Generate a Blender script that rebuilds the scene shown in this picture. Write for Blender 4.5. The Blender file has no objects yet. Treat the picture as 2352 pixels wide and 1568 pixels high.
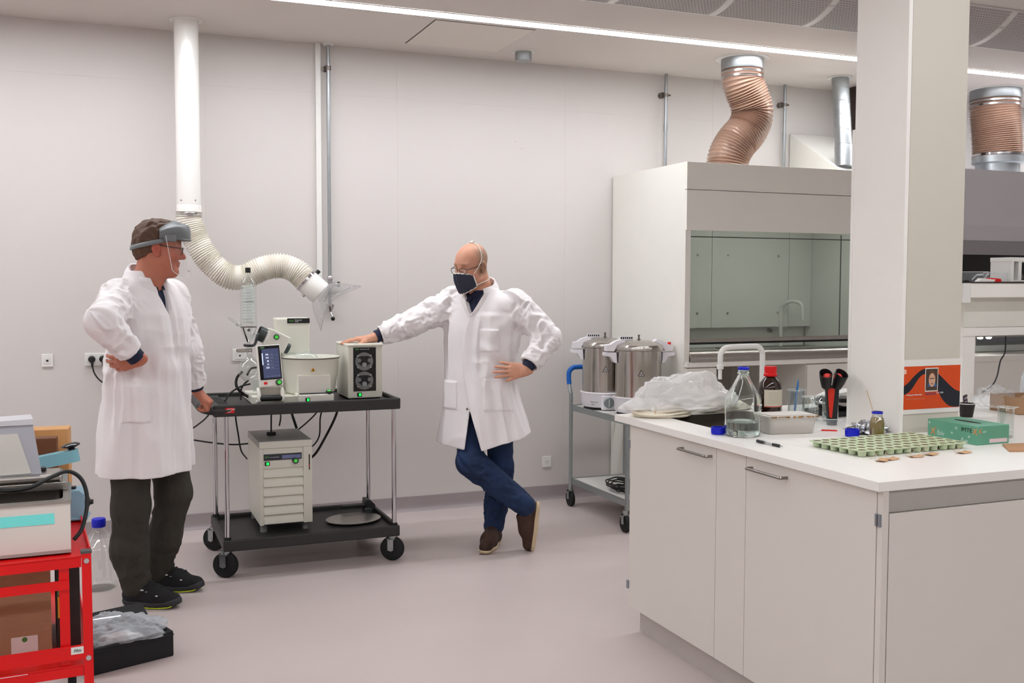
import bpy, bmesh, math, random
import numpy as np
from mathutils import Vector, Matrix

random.seed(7)
PI = math.pi
scene = bpy.context.scene
COL = scene.collection

# ------------------------------------------------------------------ camera, world, exposure
F_PX, IMG_W = 2326.97, 2352.0
YAW, PITCH, ROLL = math.radians(-22.0476), math.radians(-3.3400), math.radians(0.1253)
CAM_H = 1.52
fwd = Vector((-math.sin(YAW) * math.cos(PITCH), math.cos(YAW) * math.cos(PITCH), math.sin(PITCH)))
rgt0 = Vector((math.cos(YAW), math.sin(YAW), 0))
up0 = rgt0.cross(fwd)
rgt = rgt0 * math.cos(ROLL) + up0 * math.sin(ROLL)
upv = up0 * math.cos(ROLL) - rgt0 * math.sin(ROLL)
cam_d = bpy.data.cameras.new('camera')
cam_d.sensor_width = 36.0
cam_d.lens = F_PX / IMG_W * 36.0
cam_d.clip_start = 0.05
cam = bpy.data.objects.new('camera', cam_d)
m = Matrix.Identity(4)
for i in range(3):
    m[i][0] = rgt[i]; m[i][1] = upv[i]; m[i][2] = -fwd[i]
m[0][3], m[1][3], m[2][3] = 0, 0, CAM_H
cam.matrix_world = m
COL.objects.link(cam)
scene.camera = cam

world = bpy.data.worlds.new('world')
scene.world = world
world.use_nodes = True
world.node_tree.nodes['Background'].inputs[0].default_value = (0.8, 0.82, 0.85, 1)
world.node_tree.nodes['Background'].inputs[1].default_value = 0.05

vs = scene.view_settings
vs.view_transform = 'Standard'
vs.look = 'None'
vs.gamma = 1.0
vs.use_curve_mapping = False
vs.exposure = 0.05
scene.cycles.use_denoising = True
scene.cycles.max_bounces = 10
scene.cycles.transparent_max_bounces = 16

STRIP_POWER = 42.0          # emission strength of the ceiling light strips
STRIP_COL = (0.965, 1.0, 1.045)

# room extents (metres): X along the back wall, Y away from the camera, Z up
X0, X1, Y0, YB, ZC = -6.0, 9.0, -3.2, 6.44, 3.01

# ------------------------------------------------------------------ materials
def lin(c):
    c = c / 255.0
    return c / 12.92 if c <= 0.04045 else ((c + 0.055) / 1.055) ** 2.4
def rgb(*c):
    return (lin(c[0]), lin(c[1]), lin(c[2]), 1.0)

MATS = {}
def mat(name, col=(200, 200, 200), rough=0.5, metal=0.0, var=0.04, scale=6.0, bump=0.0, bscale=60.0,
        trans=0.0, ior=1.45, emis=0.0, spec=0.5, stretch=None, coat=0.0, attr=None, thin=None, sheen=0.0, bdist=0.002, crease=None, clear=False):
    """one procedural material: noise-varied base colour, optional noise bump"""
    if name in MATS:
        return MATS[name]
    M = bpy.data.materials.new(name)
    M.use_nodes = True
    nt = M.node_tree
    N, L = nt.nodes, nt.links
    b = N['Principled BSDF']
    b.inputs['Roughness'].default_value = rough
    b.inputs['Metallic'].default_value = metal
    b.inputs['Specular IOR Level'].default_value = spec
    b.inputs['IOR'].default_value = ior
    b.inputs['Transmission Weight'].default_value = trans
    b.inputs['Coat Weight'].default_value = coat
    b.inputs['Sheen Weight'].default_value = sheen
    tc = N.new('ShaderNodeTexCoord')
    mp = N.new('ShaderNodeMapping')
    if stretch:
        mp.inputs['Scale'].default_value = stretch
    L.new(tc.outputs['Object'], mp.inputs['Vector'])
    base = rgb(*col)
    if attr:
        at = N.new('ShaderNodeVertexColor'); at.layer_name = attr
        src = at.outputs['Color']
    else:
        rg = N.new('ShaderNodeRGB'); rg.outputs[0].default_value = base
        src = rg.outputs[0]
    no = N.new('ShaderNodeTexNoise')
    no.inputs['Scale'].default_value = scale
    no.inputs['Detail'].default_value = 4.0
    L.new(mp.outputs['Vector'], no.inputs['Vector'])
    rm = N.new('ShaderNodeMapRange')
    rm.inputs['To Min'].default_value = 1.0 - var
    rm.inputs['To Max'].default_value = 1.0 + var
    rm.inputs['From Min'].default_value = 0.25
    rm.inputs['From Max'].default_value = 0.75
    L.new(no.outputs['Fac'], rm.inputs['Value'])
    mx = N.new('ShaderNodeVectorMath'); mx.operation = 'SCALE'
    L.new(src, mx.inputs[0]); L.new(rm.outputs['Result'], mx.inputs['Scale'])
    L.new(mx.outputs['Vector'], b.inputs['Base Color'])
    if emis > 0:
        L.new(src, b.inputs['Emission Color'])
        b.inputs['Emission Strength'].default_value = emis
    if bump > 0:
        nb = N.new('ShaderNodeTexNoise'); nb.inputs['Scale'].default_value = bscale
        nb.inputs['Detail'].default_value = 3.0
        L.new(mp.outputs['Vector'], nb.inputs['Vector'])
        bp = N.new('ShaderNodeBump'); bp.inputs['Strength'].default_value = bump
        bp.inputs['Distance'].default_value = bdist
        L.new(nb.outputs['Fac'], bp.inputs['Height'])
        if crease:                            # broad cloth creases: (scale, strength, distance)
            n2 = N.new('ShaderNodeTexNoise'); n2.inputs['Scale'].default_value = crease[0]
            n2.inputs['Detail'].default_value = 2.0; n2.inputs['Distortion'].default_value = 0.8
            try:
                n2.noise_type = 'RIDGED_MULTIFRACTAL'
            except Exception:
                pass
            L.new(tc.outputs['Object'], n2.inputs['Vector'])
            b2 = N.new('ShaderNodeBump'); b2.inputs['Strength'].default_value = crease[1]; b2.inputs['Distance'].default_value = crease[2]
            L.new(n2.outputs['Fac'], b2.inputs['Height']); L.new(bp.outputs['Normal'], b2.inputs['Normal'])
            L.new(b2.outputs['Normal'], b.inputs['Normal'])
        else:
            L.new(bp.outputs['Normal'], b.inputs['Normal'])
    if thin is not None:                      # thin clear film: mostly see-through, a little gloss
        out = N['Material Output']
        tr = N.new('ShaderNodeBsdfTransparent')
        ms = N.new('ShaderNodeMixShader')
        fr = N.new('ShaderNodeLayerWeight'); fr.inputs['Blend'].default_value = 0.5
        pw = N.new('ShaderNodeMath'); pw.operation = 'POWER'; pw.inputs[1].default_value = 4.0
        L.new(fr.outputs['Facing'], pw.inputs[0])
        mr = N.new('ShaderNodeMapRange')
        mr.inputs['To Min'].default_value = thin
        mr.inputs['To Max'].default_value = 0.85 if clear else min(1.0, thin + 0.45)
        L.new(pw.outputs[0], mr.inputs['Value'])
        L.new(mr.outputs['Result'], ms.inputs['Fac'])
        front = b.outputs[0]
        if clear:                             # clean glass: only reflection, no haze
            gs = N.new('ShaderNodeBsdfGlossy'); gs.inputs['Roughness'].default_value = rough
            gs.inputs['Color'].default_value = (0.9, 0.9, 0.9, 1)
            front = gs.outputs[0]
            tr.inputs['Color'].default_value = tuple(0.72 + 0.28 * c for c in base[:3]) + (1,)
        L.new(tr.outputs[0], ms.inputs[1]); L.new(front, ms.inputs[2])
        L.new(ms.outputs[0], out.inputs['Surface'])
    MATS[name] = M
    return M

def light_mat(name, col, strength):
    if name in MATS:
        return MATS[name]
    M = bpy.data.materials.new(name); M.use_nodes = True
    nt = M.node_tree
    for n in list(nt.nodes):
        nt.nodes.remove(n)
    o = nt.nodes.new('ShaderNodeOutputMaterial'); e = nt.nodes.new('ShaderNodeEmission')
    e.inputs[0].default_value = (*col, 1); e.inputs[1].default_value = strength
    nt.links.new(e.outputs[0], o.inputs[0])
    MATS[name] = M
    return M

# ------------------------------------------------------------------ mesh builder
class MB:
    def __init__(self):
        self.v, self.f = [], []
        self.M = None
        self.bev = False
    def add(self, vs, fs):
        o = len(self.v)
        if self.M is not None:
            vs = [tuple(self.M @ Vector(p)) for p in vs]
        self.v += [tuple(p) for p in vs]
        self.f += [tuple(i + o for i in q) for q in fs]
        return self
    def box(self, x0, y0, z0, x1, y1, z1, bev=0.0, seg=2):
        if bev <= 0:
            vs = [(x0, y0, z0), (x1, y0, z0), (x1, y1, z0), (x0, y1, z0), (x0, y0, z1), (x1, y0, z1), (x1, y1, z1), (x0, y1, z1)]
            fs = [(0, 3, 2, 1), (4, 5, 6, 7), (0, 1, 5, 4), (1, 2, 6, 5), (2, 3, 7, 6), (3, 0, 4, 7)]
            return self.add(vs, fs)
        self.bev = True
        bm = bmesh.new()
        bmesh.ops.create_cube(bm, size=1.0)
        for v in bm.verts:
            v.co = Vector(((x0 + x1) / 2 + v.co.x * (x1 - x0), (y0 + y1) / 2 + v.co.y * (y1 - y0), (z0 + z1) / 2 + v.co.z * (z1 - z0)))
        bmesh.ops.bevel(bm, geom=bm.edges[:], offset=bev, segments=seg, affect='EDGES', profile=0.5)
        bm.verts.index_update()
        vs = [tuple(v.co) for v in bm.verts]
        fs = [tuple(v.index for v in q.verts) for q in bm.faces]
        bm.free()
        return self.add(vs, fs)
    def lathe(self, prof, c=(0, 0, 0), n=24, cap0=True, cap1=True, sx=1.0, sy=1.0):
        vs, fs = [], []
        for r, z in prof:
            for k in range(n):
                a = 2 * PI * k / n
                vs.append((c[0] + r * sx * math.cos(a), c[1] + r * sy * math.sin(a), c[2] + z))
        for i in range(len(prof) - 1):
            for k in range(n):
                k2 = (k + 1) % n
                fs.append((i * n + k, i * n + k2, (i + 1) * n + k2, (i + 1) * n + k))
        if cap0 and prof[0][0] > 1e-6:
            fs.append(tuple(reversed(range(n))))
        if cap1 and prof[-1][0] > 1e-6:
            fs.append(tuple((len(prof) - 1) * n + k for k in range(n)))
        return self.add(vs, fs)
    def tube(self, pts, r, n=10, caps=True, closed=False, ell=1.0):
        pts = [Vector(p) for p in pts]
        m_ = len(pts)
        rs = r if isinstance(r, (list, tuple)) else [r] * m_
        vs, fs = [], []
        up = None
        for i, p in enumerate(pts):
            if closed:
                t = pts[(i + 1) % m_] - pts[i - 1]
            else:
                t = pts[min(i + 1, m_ - 1)] - pts[max(i - 1, 0)]
            if t.length < 1e-9:
                t = Vector((0, 0, 1))
            t.normalize()
            if up is None:
                up = Vector((0, 0, 1)) if abs(t.z) < 0.9 else Vector((0, 1, 0))
            a = up - t * up.dot(t)
            if a.length < 1e-6:
                a = Vector((1, 0, 0)) - t * t.x
            a.normalize(); up = a
            b = t.cross(a)
            for k in range(n):
                an = 2 * PI * k / n
                vs.append(p + (a * math.cos(an) * ell + b * math.sin(an)) * rs[i])
        lim = m_ if closed else m_ - 1
        for i in range(lim):
            j = (i + 1) % m_
            for k in range(n):
                k2 = (k + 1) % n
                fs.append((i * n + k, i * n + k2, j * n + k2, j * n + k))
        if caps and not closed:
            fs.append(tuple(reversed(range(n))))
            fs.append(tuple((m_ - 1) * n + k for k in range(n)))
        return self.add(vs, fs)
    def cyl(self, p0, p1, r0, r1=None, n=20):
        return self.tube([p0, p1], [r0, r0 if r1 is None else r1], n)
    def prism(self, poly, a, b, axis='y'):
        """2-D polygon extruded from a to b; axis x: poly=(y,z), y: (x,z), z: (x,y)"""
        def P(u, v, w):
            return {'x': (w, u, v), 'y': (u, w, v), 'z': (u, v, w)}[axis]
        n = len(poly)
        vs = [P(u, v, a) for u, v in poly] + [P(u, v, b) for u, v in poly]
        fs = [tuple(range(n)), tuple(reversed(range(n, 2 * n)))]
        fs += [(i, (i + 1) % n, n + (i + 1) % n, n + i) for i in range(n)]
        return self.add(vs, fs)
    def sphere(self, c, r, n=16, sx=1, sy=1, sz=1):
        prof = [(r * math.sin(PI * i / (n // 2)), -r * math.cos(PI * i / (n // 2))) for i in range(n // 2 + 1)]
        vs, fs = [], []
        for q, z in prof:
            for k in range(n):
                a = 2 * PI * k / n
                vs.append((c[0] + q * sx * math.cos(a), c[1] + q * sy * math.sin(a), c[2] + z * sz))
        for i in range(len(prof) - 1):
            for k in range(n):
                k2 = (k + 1) % n
                fs.append((i * n + k, i * n + k2, (i + 1) * n + k2, (i + 1) * n + k))
        return self.add(vs, fs)
    def grid(self, fn, nu, nv):
        vs = [fn(i / nu, j / nv) for j in range(nv + 1) for i in range(nu + 1)]
        fs = [(j * (nu + 1) + i, j * (nu + 1) + i + 1, (j + 1) * (nu + 1) + i + 1, (j + 1) * (nu + 1) + i) for j in range(nv) for i in range(nu)]
        return self.add(vs, fs)
    def mesh(self, name, material, sharp=35, weld=True):
        me = bpy.data.meshes.new(name)
        me.from_pydata(self.v, [], self.f)
        me.materials.append(material)
        bm = bmesh.new(); bm.from_mesh(me)
        if weld:
            bmesh.ops.remove_doubles(bm, verts=bm.verts, dist=1e-6)
        bmesh.ops.recalc_face_normals(bm, faces=bm.faces)
        bm.to_mesh(me); bm.free()
        me.polygons.foreach_set('use_smooth', [True] * len(me.polygons))
        me.set_sharp_from_angle(angle=math.radians(min(sharp, 18) if self.bev else sharp))
        me.update()
        return me
    def build(self, name, material, parent=None, sharp=35, loc=None, rot=None, weld=True):
        o = bpy.data.objects.new(name, self.mesh(name, material, sharp, weld))
        COL.objects.link(o)
        if parent is not None:
            o.parent = parent
        if loc is not None:
            o.location = loc
        if rot is not None:
            o.rotation_euler = rot
        return o

def B(*a, **k):
    return MB().box(*a, **k)

def WB(t):
    """builder that takes room coordinates and stores them in the space of thing t"""
    b = MB()
    b.M = (Matrix.Translation(t.location) @ Matrix.Rotation(t.rotation_euler.z, 4, 'Z')).inverted()
    return b

def spline(pts, n=8):
    """Catmull-Rom through pts, n steps per span"""
    P = [np.array(p, float) for p in pts]
    P = [2 * P[0] - P[1]] + P + [2 * P[-1] - P[-2]]
    out = []
    for i in range(1, len(P) - 2):
        a, b, c, d = P[i - 1], P[i], P[i + 1], P[i + 2]
        for k in range(n):
            t = k / n
            out.append(tuple(0.5 * (2 * b + (c - a) * t + (2 * a - 5 * b + 4 * c - d) * t * t + (3 * b - a - 3 * c + d) * t ** 3)))
    out.append(tuple(P[-2]))
    return out

def tag(o, label=None, cat=None, group=None, kind=None):
    if label: o['label'] = label
    if cat: o['category'] = cat
    if group: o['group'] = group
    if kind: o['kind'] = kind
    return o
def thing(name, label, cat, loc=(0, 0, 0), rz=0.0, group=None):
    o = bpy.data.objects.new(name, None)
    o.empty_display_size = 0.05
    o.location = loc; o.rotation_euler = (0, 0, rz)
    COL.objects.link(o)
    return tag(o, label, cat, group)
def struct(o):
    o['kind'] = 'structure'
    return o
def copy_tree(root, loc=None, rz=None, label=None):
    def rec(o, par):
        c = o.copy(); COL.objects.link(c); c.parent = par
        for ch in o.children:
            rec(ch, c)
        return c
    r = rec(root, None)
    if loc is not None: r.location = loc
    if rz is not None: r.rotation_euler = (0, 0, rz)
    if label: r['label'] = label
    return r
def text(body, size, material, parent, M, name='lettering', extrude=0.0003, align='LEFT', shear=0.0, xs=1.0):
    """flat lettering; M maps text plane (x right, y up, z out) into the parent's space"""
    cu = bpy.data.curves.new('t', 'FONT'); cu.body = body; cu.size = size; cu.extrude = extrude; cu.align_x = align; cu.shear = shear
    to = bpy.data.objects.new('t', cu); COL.objects.link(to)
    dg = bpy.context.evaluated_depsgraph_get()
    me = bpy.data.meshes.new_from_object(to.evaluated_get(dg))
    bpy.data.objects.remove(to); bpy.data.curves.remove(cu)
    me.transform(M @ Matrix.Diagonal((xs, 1, 1, 1)))
    me.materials.clear(); me.materials.append(material)
    o = bpy.data.objects.new(name, me); COL.objects.link(o); o.parent = parent
    return o
def frame(origin, xdir, ydir):
    x = Vector(xdir).normalized(); y = Vector(ydir); y = (y - x * y.dot(x)).normalized(); z = x.cross(y)
    m_ = Matrix.Identity(4)
    for i in range(3):
        m_[i][0] = x[i]; m_[i][1] = y[i]; m_[i][2] = z[i]; m_[i][3] = origin[i]
    return m_
FRONT = lambda x, y, z: frame((x, y, z), (1, 0, 0), (0, 0, 1))      # a face that looks towards -Y

# shared materials
m_white = mat('white_laminate', (238, 234, 227), 0.42, var=0.012, bump=0.03, bscale=220)
m_whitepl = mat('white_plastic', (228, 226, 221), 0.35, var=0.015)
m_cream = mat('cream_plastic', (214, 211, 198), 0.42, var=0.015)
m_black = mat('black_plastic', (22, 22, 23), 0.45, var=0.1, bump=0.05, bscale=150)
m_blackg = mat('black_gloss', (12, 12, 14), 0.12, var=0.1)
m_rubber = mat('black_rubber', (18, 18, 19), 0.7, var=0.15)
m_chrome = mat('chrome', (205, 205, 208), 0.12, metal=1.0, var=0.02)
m_steel = mat('brushed_steel', (178, 174, 168), 0.28, metal=1.0, var=0.06, scale=30, stretch=(1, 1, 0.05), bump=0.02, bscale=200)
m_galv = mat('galvanised_steel', (168, 172, 174), 0.36, metal=0.9, var=0.1, scale=14)
m_dsteel = mat('dark_steel', (120, 112, 106), 0.35, metal=1.0, var=0.06)
m_cable = mat('black_cable', (15, 15, 16), 0.5, var=0.1)
m_label = mat('label_black', (16, 16, 18), 0.4, var=0.05)
m_red = mat('red_paint', (222, 3, 7), 0.4, var=0.05)
m_blue = mat('blue_cap', (10, 24, 190), 0.4, var=0.04)
m_greenk = mat('green_glow', (60, 190, 60), 0.3, emis=0.5)
m_ink = mat('ink_black', (20, 20, 22), 0.6)
m_inkw = mat('ink_white', (235, 235, 235), 0.6)
m_glass = mat('clear_glass', (250, 255, 253), 0.02, trans=1.0, ior=1.45, var=0.0)
m_glassthin = mat('thin_glass', (226, 236, 233), 0.05, thin=0.10, var=0.0, clear=True)
m_film = mat('clear_film', (235, 238, 240), 0.18, thin=0.16, var=0.02)
m_card = mat('cardboard', (166, 130, 98), 0.8, var=0.08, scale=20, stretch=(1, 1, 6), bump=0.08)
m_paper = mat('paper_white', (226, 222, 216), 0.7, var=0.01)
# ------------------------------------------------------------------ the setting
m_floor = mat('vinyl_floor', (192, 179, 175), 0.38, var=0.03, scale=2.2, bump=0.03, bscale=90, spec=0.35)
m_wall = mat('wall_paint', (209, 203, 199), 0.5, var=0.015, scale=1.6, bump=0.06, bscale=140, spec=0.3)
m_seam = mat('wall_seam', (205, 198, 194), 0.7, var=0.02)
m_ceil = mat('ceiling_paint', (214, 206, 200), 0.7, var=0.012, scale=1.0, spec=0.2)
m_base = mat('baseboard_vinyl', (158, 147, 148), 0.45, var=0.03)
m_sail = mat('perforated_sail', (196, 190, 188), 0.5, var=0.02)

struct(B(X0, Y0, -0.1, X1, YB + 0.2, 0.0).build('floor', m_floor))
# back wall: a backing plus boards with hairline joints
wb = struct(B(X0, YB + 0.0012, 0.0, X1, YB + 0.2, ZC + 0.5).build('wall_back', m_seam))
zs = 2.705
xe = [X0, -4.2, -3.0, -1.8, -0.6, 0.6, 1.8, 3.0, 4.2, 5.4, 6.6, 7.8, X1]
for a, b in zip(xe[:-1], xe[1:]):
    B(a + 0.0003, YB, 0.0, b - 0.0003, YB + 0.0013, zs - 0.0006).build('wall_panel', m_wall, wb)
    B(a + 0.0003, YB, zs + 0.0006, b - 0.0003, YB + 0.0013, ZC + 0.02).build('wall_panel', m_wall, wb)
for x_, z_ in ((2.63, 2.475), (2.675, 2.43)):
    MB().cyl((x_, YB - 0.0008, z_), (x_, YB + 0.0005, z_), 0.0035, n=10).build('screw_hole', m_base, wb)
struct(B(X0 - 0.2, Y0, 0, X0, YB + 0.2, ZC + 0.5).build('wall_left', m_wall))
struct(B(X1, Y0, 0, X1 + 0.2, YB + 0.2, ZC + 0.5).build('wall_right', m_wall))
struct(B(X0 - 0.2, Y0 - 0.2, 0, X1 + 0.2, Y0, ZC + 0.5).build('wall_front', m_wall))
# coved vinyl skirting
mb = MB()
prof = [(YB, 0.0), (YB - 0.030, 0.0), (YB - 0.022, 0.003), (YB - 0.013, 0.010), (YB - 0.008, 0.022), (YB - 0.006, 0.04), (YB - 0.006, 0.096), (YB, 0.098)]
mb.prism(prof, X0, X1, 'x')
struct(mb.build('baseboard_back', m_base))

# ceiling: a lower perimeter board by the back wall, a perforated cove, then the higher main ceiling
SY0, SY1, ZH = 4.565, 4.90, 3.145
ce = struct(B(X0, SY1, ZC, X1, YB + 0.2, ZC + 0.06).build('ceiling', m_ceil))
B(X0, Y0, ZH, X1, SY0 + 0.02, ZH + 0.06).build('ceiling_board', m_ceil, ce)
B(X0, SY0, ZH + 0.03, X1, SY1 + 0.02, ZH + 0.09).build('ceiling_board', m_ceil, ce)
sa = thing('ceiling_cove', 'curved perforated metal cove panels in the ceiling with pale ribs', 'ceiling panel', (0, 0, ZC))
def vault(t, off=0.0):
    u = 1.0 - t
    return (SY1 - (SY1 - SY0) * u, -0.004 + off + (ZH - ZC - 0.006) * u ** 2.2)
ribs = [3.81 + 0.635 * k for k in range(-15, 9)]
NV = 24
m_slot = mat('sail_slot', (160, 154, 152), 0.7, var=0.02)
for k in range(len(ribs) - 1):
    xa, xb = ribs[k], ribs[k + 1]
    mb = MB()
    n = 14
    for i in range(n):
        t0, t1 = i / n, (i + 1) / n
        (ya, za), (yb, zb) = vault(t0), vault(t1)
        mb.add([(xa, ya, za), (xb, ya, za), (xb, yb, zb), (xa, yb, zb)], [(0, 1, 2, 3)])
    mb.build('cove_panel', m_sail, sa, sharp=60)
    if xb < 1.4 or xa > 7.4:
        continue
    sl = MB()
    for i in range(NV):
        t = (i + 0.5) / NV
        dt = 0.24 / NV
        (ya, za), (yb, zb) = vault(t - dt, -0.0012), vault(t + dt, -0.0012)
        for j in range(29):
            x = xa + 0.03 + (j + (0.5 if i % 2 else 0.0)) * 0.0205
            if x + 0.012 > xb - 0.025:
                continue
            sl.add([(x, ya, za), (x + 0.012, ya, za), (x + 0.012, yb, zb), (x, yb, zb)], [(0, 1, 2, 3)])
    s = sl.build('perforation', m_slot, sa, weld=False)
    s['kind'] = 'stuff'
for x in ribs:
    mb = MB()
    path = [vault(i / 24, -0.003) for i in range(25)]
    for i in range(24):
        (ya, za), (yb, zb) = path[i], path[i + 1]
        vs = [(x - 0.02, ya, za), (x + 0.02, ya, za), (x + 0.02, yb, zb), (x - 0.02, yb, zb), (x - 0.02, ya, za + 0.006), (x + 0.02, ya, za + 0.006), (x + 0.02, yb, zb + 0.006), (x - 0.02, yb, zb + 0.006)]
        mb.add(vs, [(0, 1, 2, 3), (0, 4, 5, 1), (3, 2, 6, 7), (1, 5, 6, 2), (0, 3, 7, 4)])
    mb.build('rib', m_whitepl, sa, sharp=60)
B(X0, SY1 - 0.006, -0.006, X1, SY1 + 0.006, 0.004).build('edge_profile', m_whitepl, sa)
B(X0, SY0 - 0.006, ZH - ZC - 0.010, X1, SY0 + 0.006, ZH - ZC - 0.001).build('edge_profile', m_whitepl, sa)

# ceiling light strips
m_strip = light_mat('strip_diffuser', STRIP_COL, STRIP_POWER)
def strip(y, x0, x1, label, w=0.095, dim=1.0, zc=None):
    t = thing('light_strip', label, 'light', ((x0 + x1) / 2, y, (zc or ZC) - 0.0052), group='linear ceiling lights')
    h = (x1 - x0) / 2
    B(-h, -w / 2, 0.0, h, w / 2, 0.004).build('diffuser', m_strip if dim == 1.0 else light_mat('strip_dimmed_%d' % round(dim * 100), STRIP_COL, STRIP_POWER * dim), t)
    for s in (-1, 1):
        B(-h, s * (w / 2 + 0.003) - 0.003, -0.001, h, s * (w / 2 + 0.003) + 0.003, 0.004).build('housing_edge', m_whitepl, t)
strip(5.472, -5.8, 8.6, 'long glowing white ceiling light strip above the trolley and hoods')
strip(2.1, -5.8, 4.6, 'unseen added ceiling light strip left of the island bench column', zc=ZH, dim=0.7)  # added out of view as fill; length and dimming shaped for brightness
strip(-0.9, -5.8, 7.6, 'unseen added ceiling light strip at the near end of the room', zc=ZH)  # second unseen strip, added to light faces turned towards the camera

# access hatch and capped duct spigot in the ceiling
t = thing('ceiling_hatch', 'square flush access hatch in the ceiling above the masked man', 'hatch', (2.10, 5.90, ZC))
B(-0.305, -0.305, -0.004, 0.305, 0.305, 0.01).build('hatch_panel', mat('hatch_paint', (219, 211, 202), 0.6, var=0.01), t)
for s in (-1, 1):
    B(-0.308, s * 0.308 - 0.003, -0.001, 0.308, s * 0.308 + 0.003, 0.004).build('hatch_gap', m_ink, t)
    B(s * 0.308 - 0.003, -0.308, -0.001, s * 0.308 + 0.003, 0.308, 0.004).build('hatch_gap', m_ink, t)
t = thing('duct_spigot', 'short grey capped duct stub in the ceiling beside the hatch', 'duct', (2.565, 6.15, ZC))
MB().lathe([(0.075, -0.003), (0.075, 0.004)], n=28).build('ceiling_flange', m_whitepl, t)
MB().lathe([(0.052, -0.060), (0.054, -0.055), (0.054, 0.0)], n=28).build('stub', m_galv, t)

# wall sockets
def socket(name, x, z, w, h, label, kind):
    t = thing(name, label, 'socket', (x, YB, z))
    B(-w / 2, -0.010, -h / 2, w / 2, 0.0, h / 2, bev=0.003).build('cover_plate', m_whitepl, t)
    return t
m_sockin = mat('socket_insert', (216, 214, 210), 0.4)
def outlet(t, x, z, r=0.019):
    MB().lathe([(r, -0.012), (r, 0.0), (r * 0.86, 0.0), (r * 0.86, -0.006), (0.0, -0.006)], n=20, cap0=False).build('outlet_ring', m_sockin, t, rot=(PI / 2, 0, 0), loc=(x, -0.0098 - 0.0001, z))
    for s in (-1, 1):
        MB().cyl((s * 0.007, -0.0115, 0.002), (s * 0.007, -0.0095, 0.002), 0.0025, n=8).build('pin_hole', m_ink, t, loc=(x, 0, z))
    MB().cyl((0, -0.0115, -0.008), (0, -0.0095, -0.008), 0.0022, n=8).build('pin_hole', m_ink, t, loc=(x, 0, z))
t = socket('data_socket', -0.298, 1.062, 0.062, 0.074, 'white data socket alone on the wall at far left', 0)
B(-0.016, -0.0125, -0.018, 0.016, -0.008, 0.018, bev=0.001).build('insert', m_sockin, t)
B(-0.006, -0.0135, -0.006, 0.006, -0.012, 0.005).build('port', m_ink, t)
t = socket('power_socket', -0.03, 1.062, 0.135, 0.074, 'white double power socket with two black plugs behind the visor man', 0)
outlet(t, -0.030, 0.0); outlet(t, 0.030, 0.0)
def plug(x, path, label):
    p = thing('power_plug', label, 'plug', (x, YB - 0.012, 1.065), group='black plugs in the double socket')
    MB().lathe([(0.018, 0.0), (0.020, 0.004), (0.020, 0.024), (0.013, 0.030), (0.0, 0.031)], n=18).build('plug_body', m_black, p, rot=(PI / 2, 0, 0))
    MB().cyl((0, -0.02, 0.0), (0.003, -0.024, -0.045), 0.009, 0.006, n=12).build('strain_relief', m_black, p)
    MB().tube(spline([(0.003, -0.024, -0.045)] + path, 6), 0.0042, 8).build('cord', m_cable, p)
plug(-0.060, [(0.012, -0.022, -0.08), (0.03, -0.018, -0.112), (0.052, -0.016, -0.135), (0.066, -0.016, -0.145)], 'left black plug in the double wall socket')
plug(0.000, [(0.010, -0.022, -0.08), (0.016, -0.018, -0.105), (0.024, -0.016, -0.125), (0.028, -0.016, -0.15)], 'right black plug in the double wall socket')
t = socket('power_socket', 0.787, 1.068, 0.088, 0.076, 'white wall socket behind the evaporator glassware', 0)
B(-0.030, -0.0125, -0.026, 0.030, -0.008, 0.018, bev=0.001).build('insert', m_sockin, t)
MB().prism([(-0.008, 0.0), (0.008, 0.0), (0.0, -0.012)], -0.0135, -0.012, 'y').build('arrow_mark', m_ink, t)
t = socket('power_socket', 2.871, 0.266, 0.066, 0.076, 'white earthed wall socket low on the wall near the grey cart', 0)
outlet(t, 0.0, 0.0, 0.022)

# vertical white trunking
t = thing('cable_trunking', 'narrow white vertical cable trunking on the wall above the evaporator', 'trunking', (1.285, YB, 1.52))
B(-0.016, -0.022, 0.0, 0.016, 0.0, ZC - 1.52, bev=0.002).build('channel', m_whitepl, t)
B(-0.0155, -0.024, 0.0, 0.0155, -0.0225, ZC - 1.52).build('cover', m_whitepl, t)

# steel laboratory drop pipe with valve
t = thing('drop_pipe', 'steel drop pipe with lab gas valve ending beside the extraction hood', 'pipe', (1.345, YB - 0.04, 1.28))
MB().lathe([(0.034, ZC - 1.28 - 0.012), (0.034, ZC - 1.28)], n=24).build('ceiling_rosette', m_whitepl, t)
MB().cyl((0, 0, 0.27), (0, 0, ZC - 1.28), 0.0115, n=16).build('pipe', m_galv, t)
mb = MB().lathe([(0.018, 1.565), (0.018, 1.59)], n=18)
mb.cyl((0, 0.0, 1.578), (-0.012, 0.04, 1.578), 0.006, n=10).cyl((-0.012, 0.032, 1.578), (-0.012, 0.04, 1.578), 0.021, n=16)
mb.build('bracket', m_dsteel, t)
MB().lathe([(0.011, 0.20), (0.016, 0.205), (0.018, 0.225), (0.016, 0.25), (0.019, 0.255), (0.019, 0.27), (0.012, 0.28)], n=18).build('valve_body', m_chrome, t)
MB().cyl((0.0, 0, 0.225), (0.05, -0.005, 0.225), 0.011, 0.013, n=14).build('valve_stem', m_chrome, t)
MB().cyl((0.045, -0.005, 0.225), (0.062, -0.007, 0.225), 0.017, n=16).build('valve_knob', m_black, t)
MB().cyl((0, 0, 0.07), (0, 0, 0.2), 0.010, n=14).build('lower_pipe', m_galv, t)
MB().lathe([(0.008, 0.045), (0.012, 0.055), (0.026, 0.085), (0.027, 0.098), (0.012, 0.102)], n=20).build('valve_bell', m_chrome, t)
MB().cyl((0, 0, 0.05), (0.012, -0.02, 0.012), 0.008, n=12).build('outlet_pipe', m_chrome, t)
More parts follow.
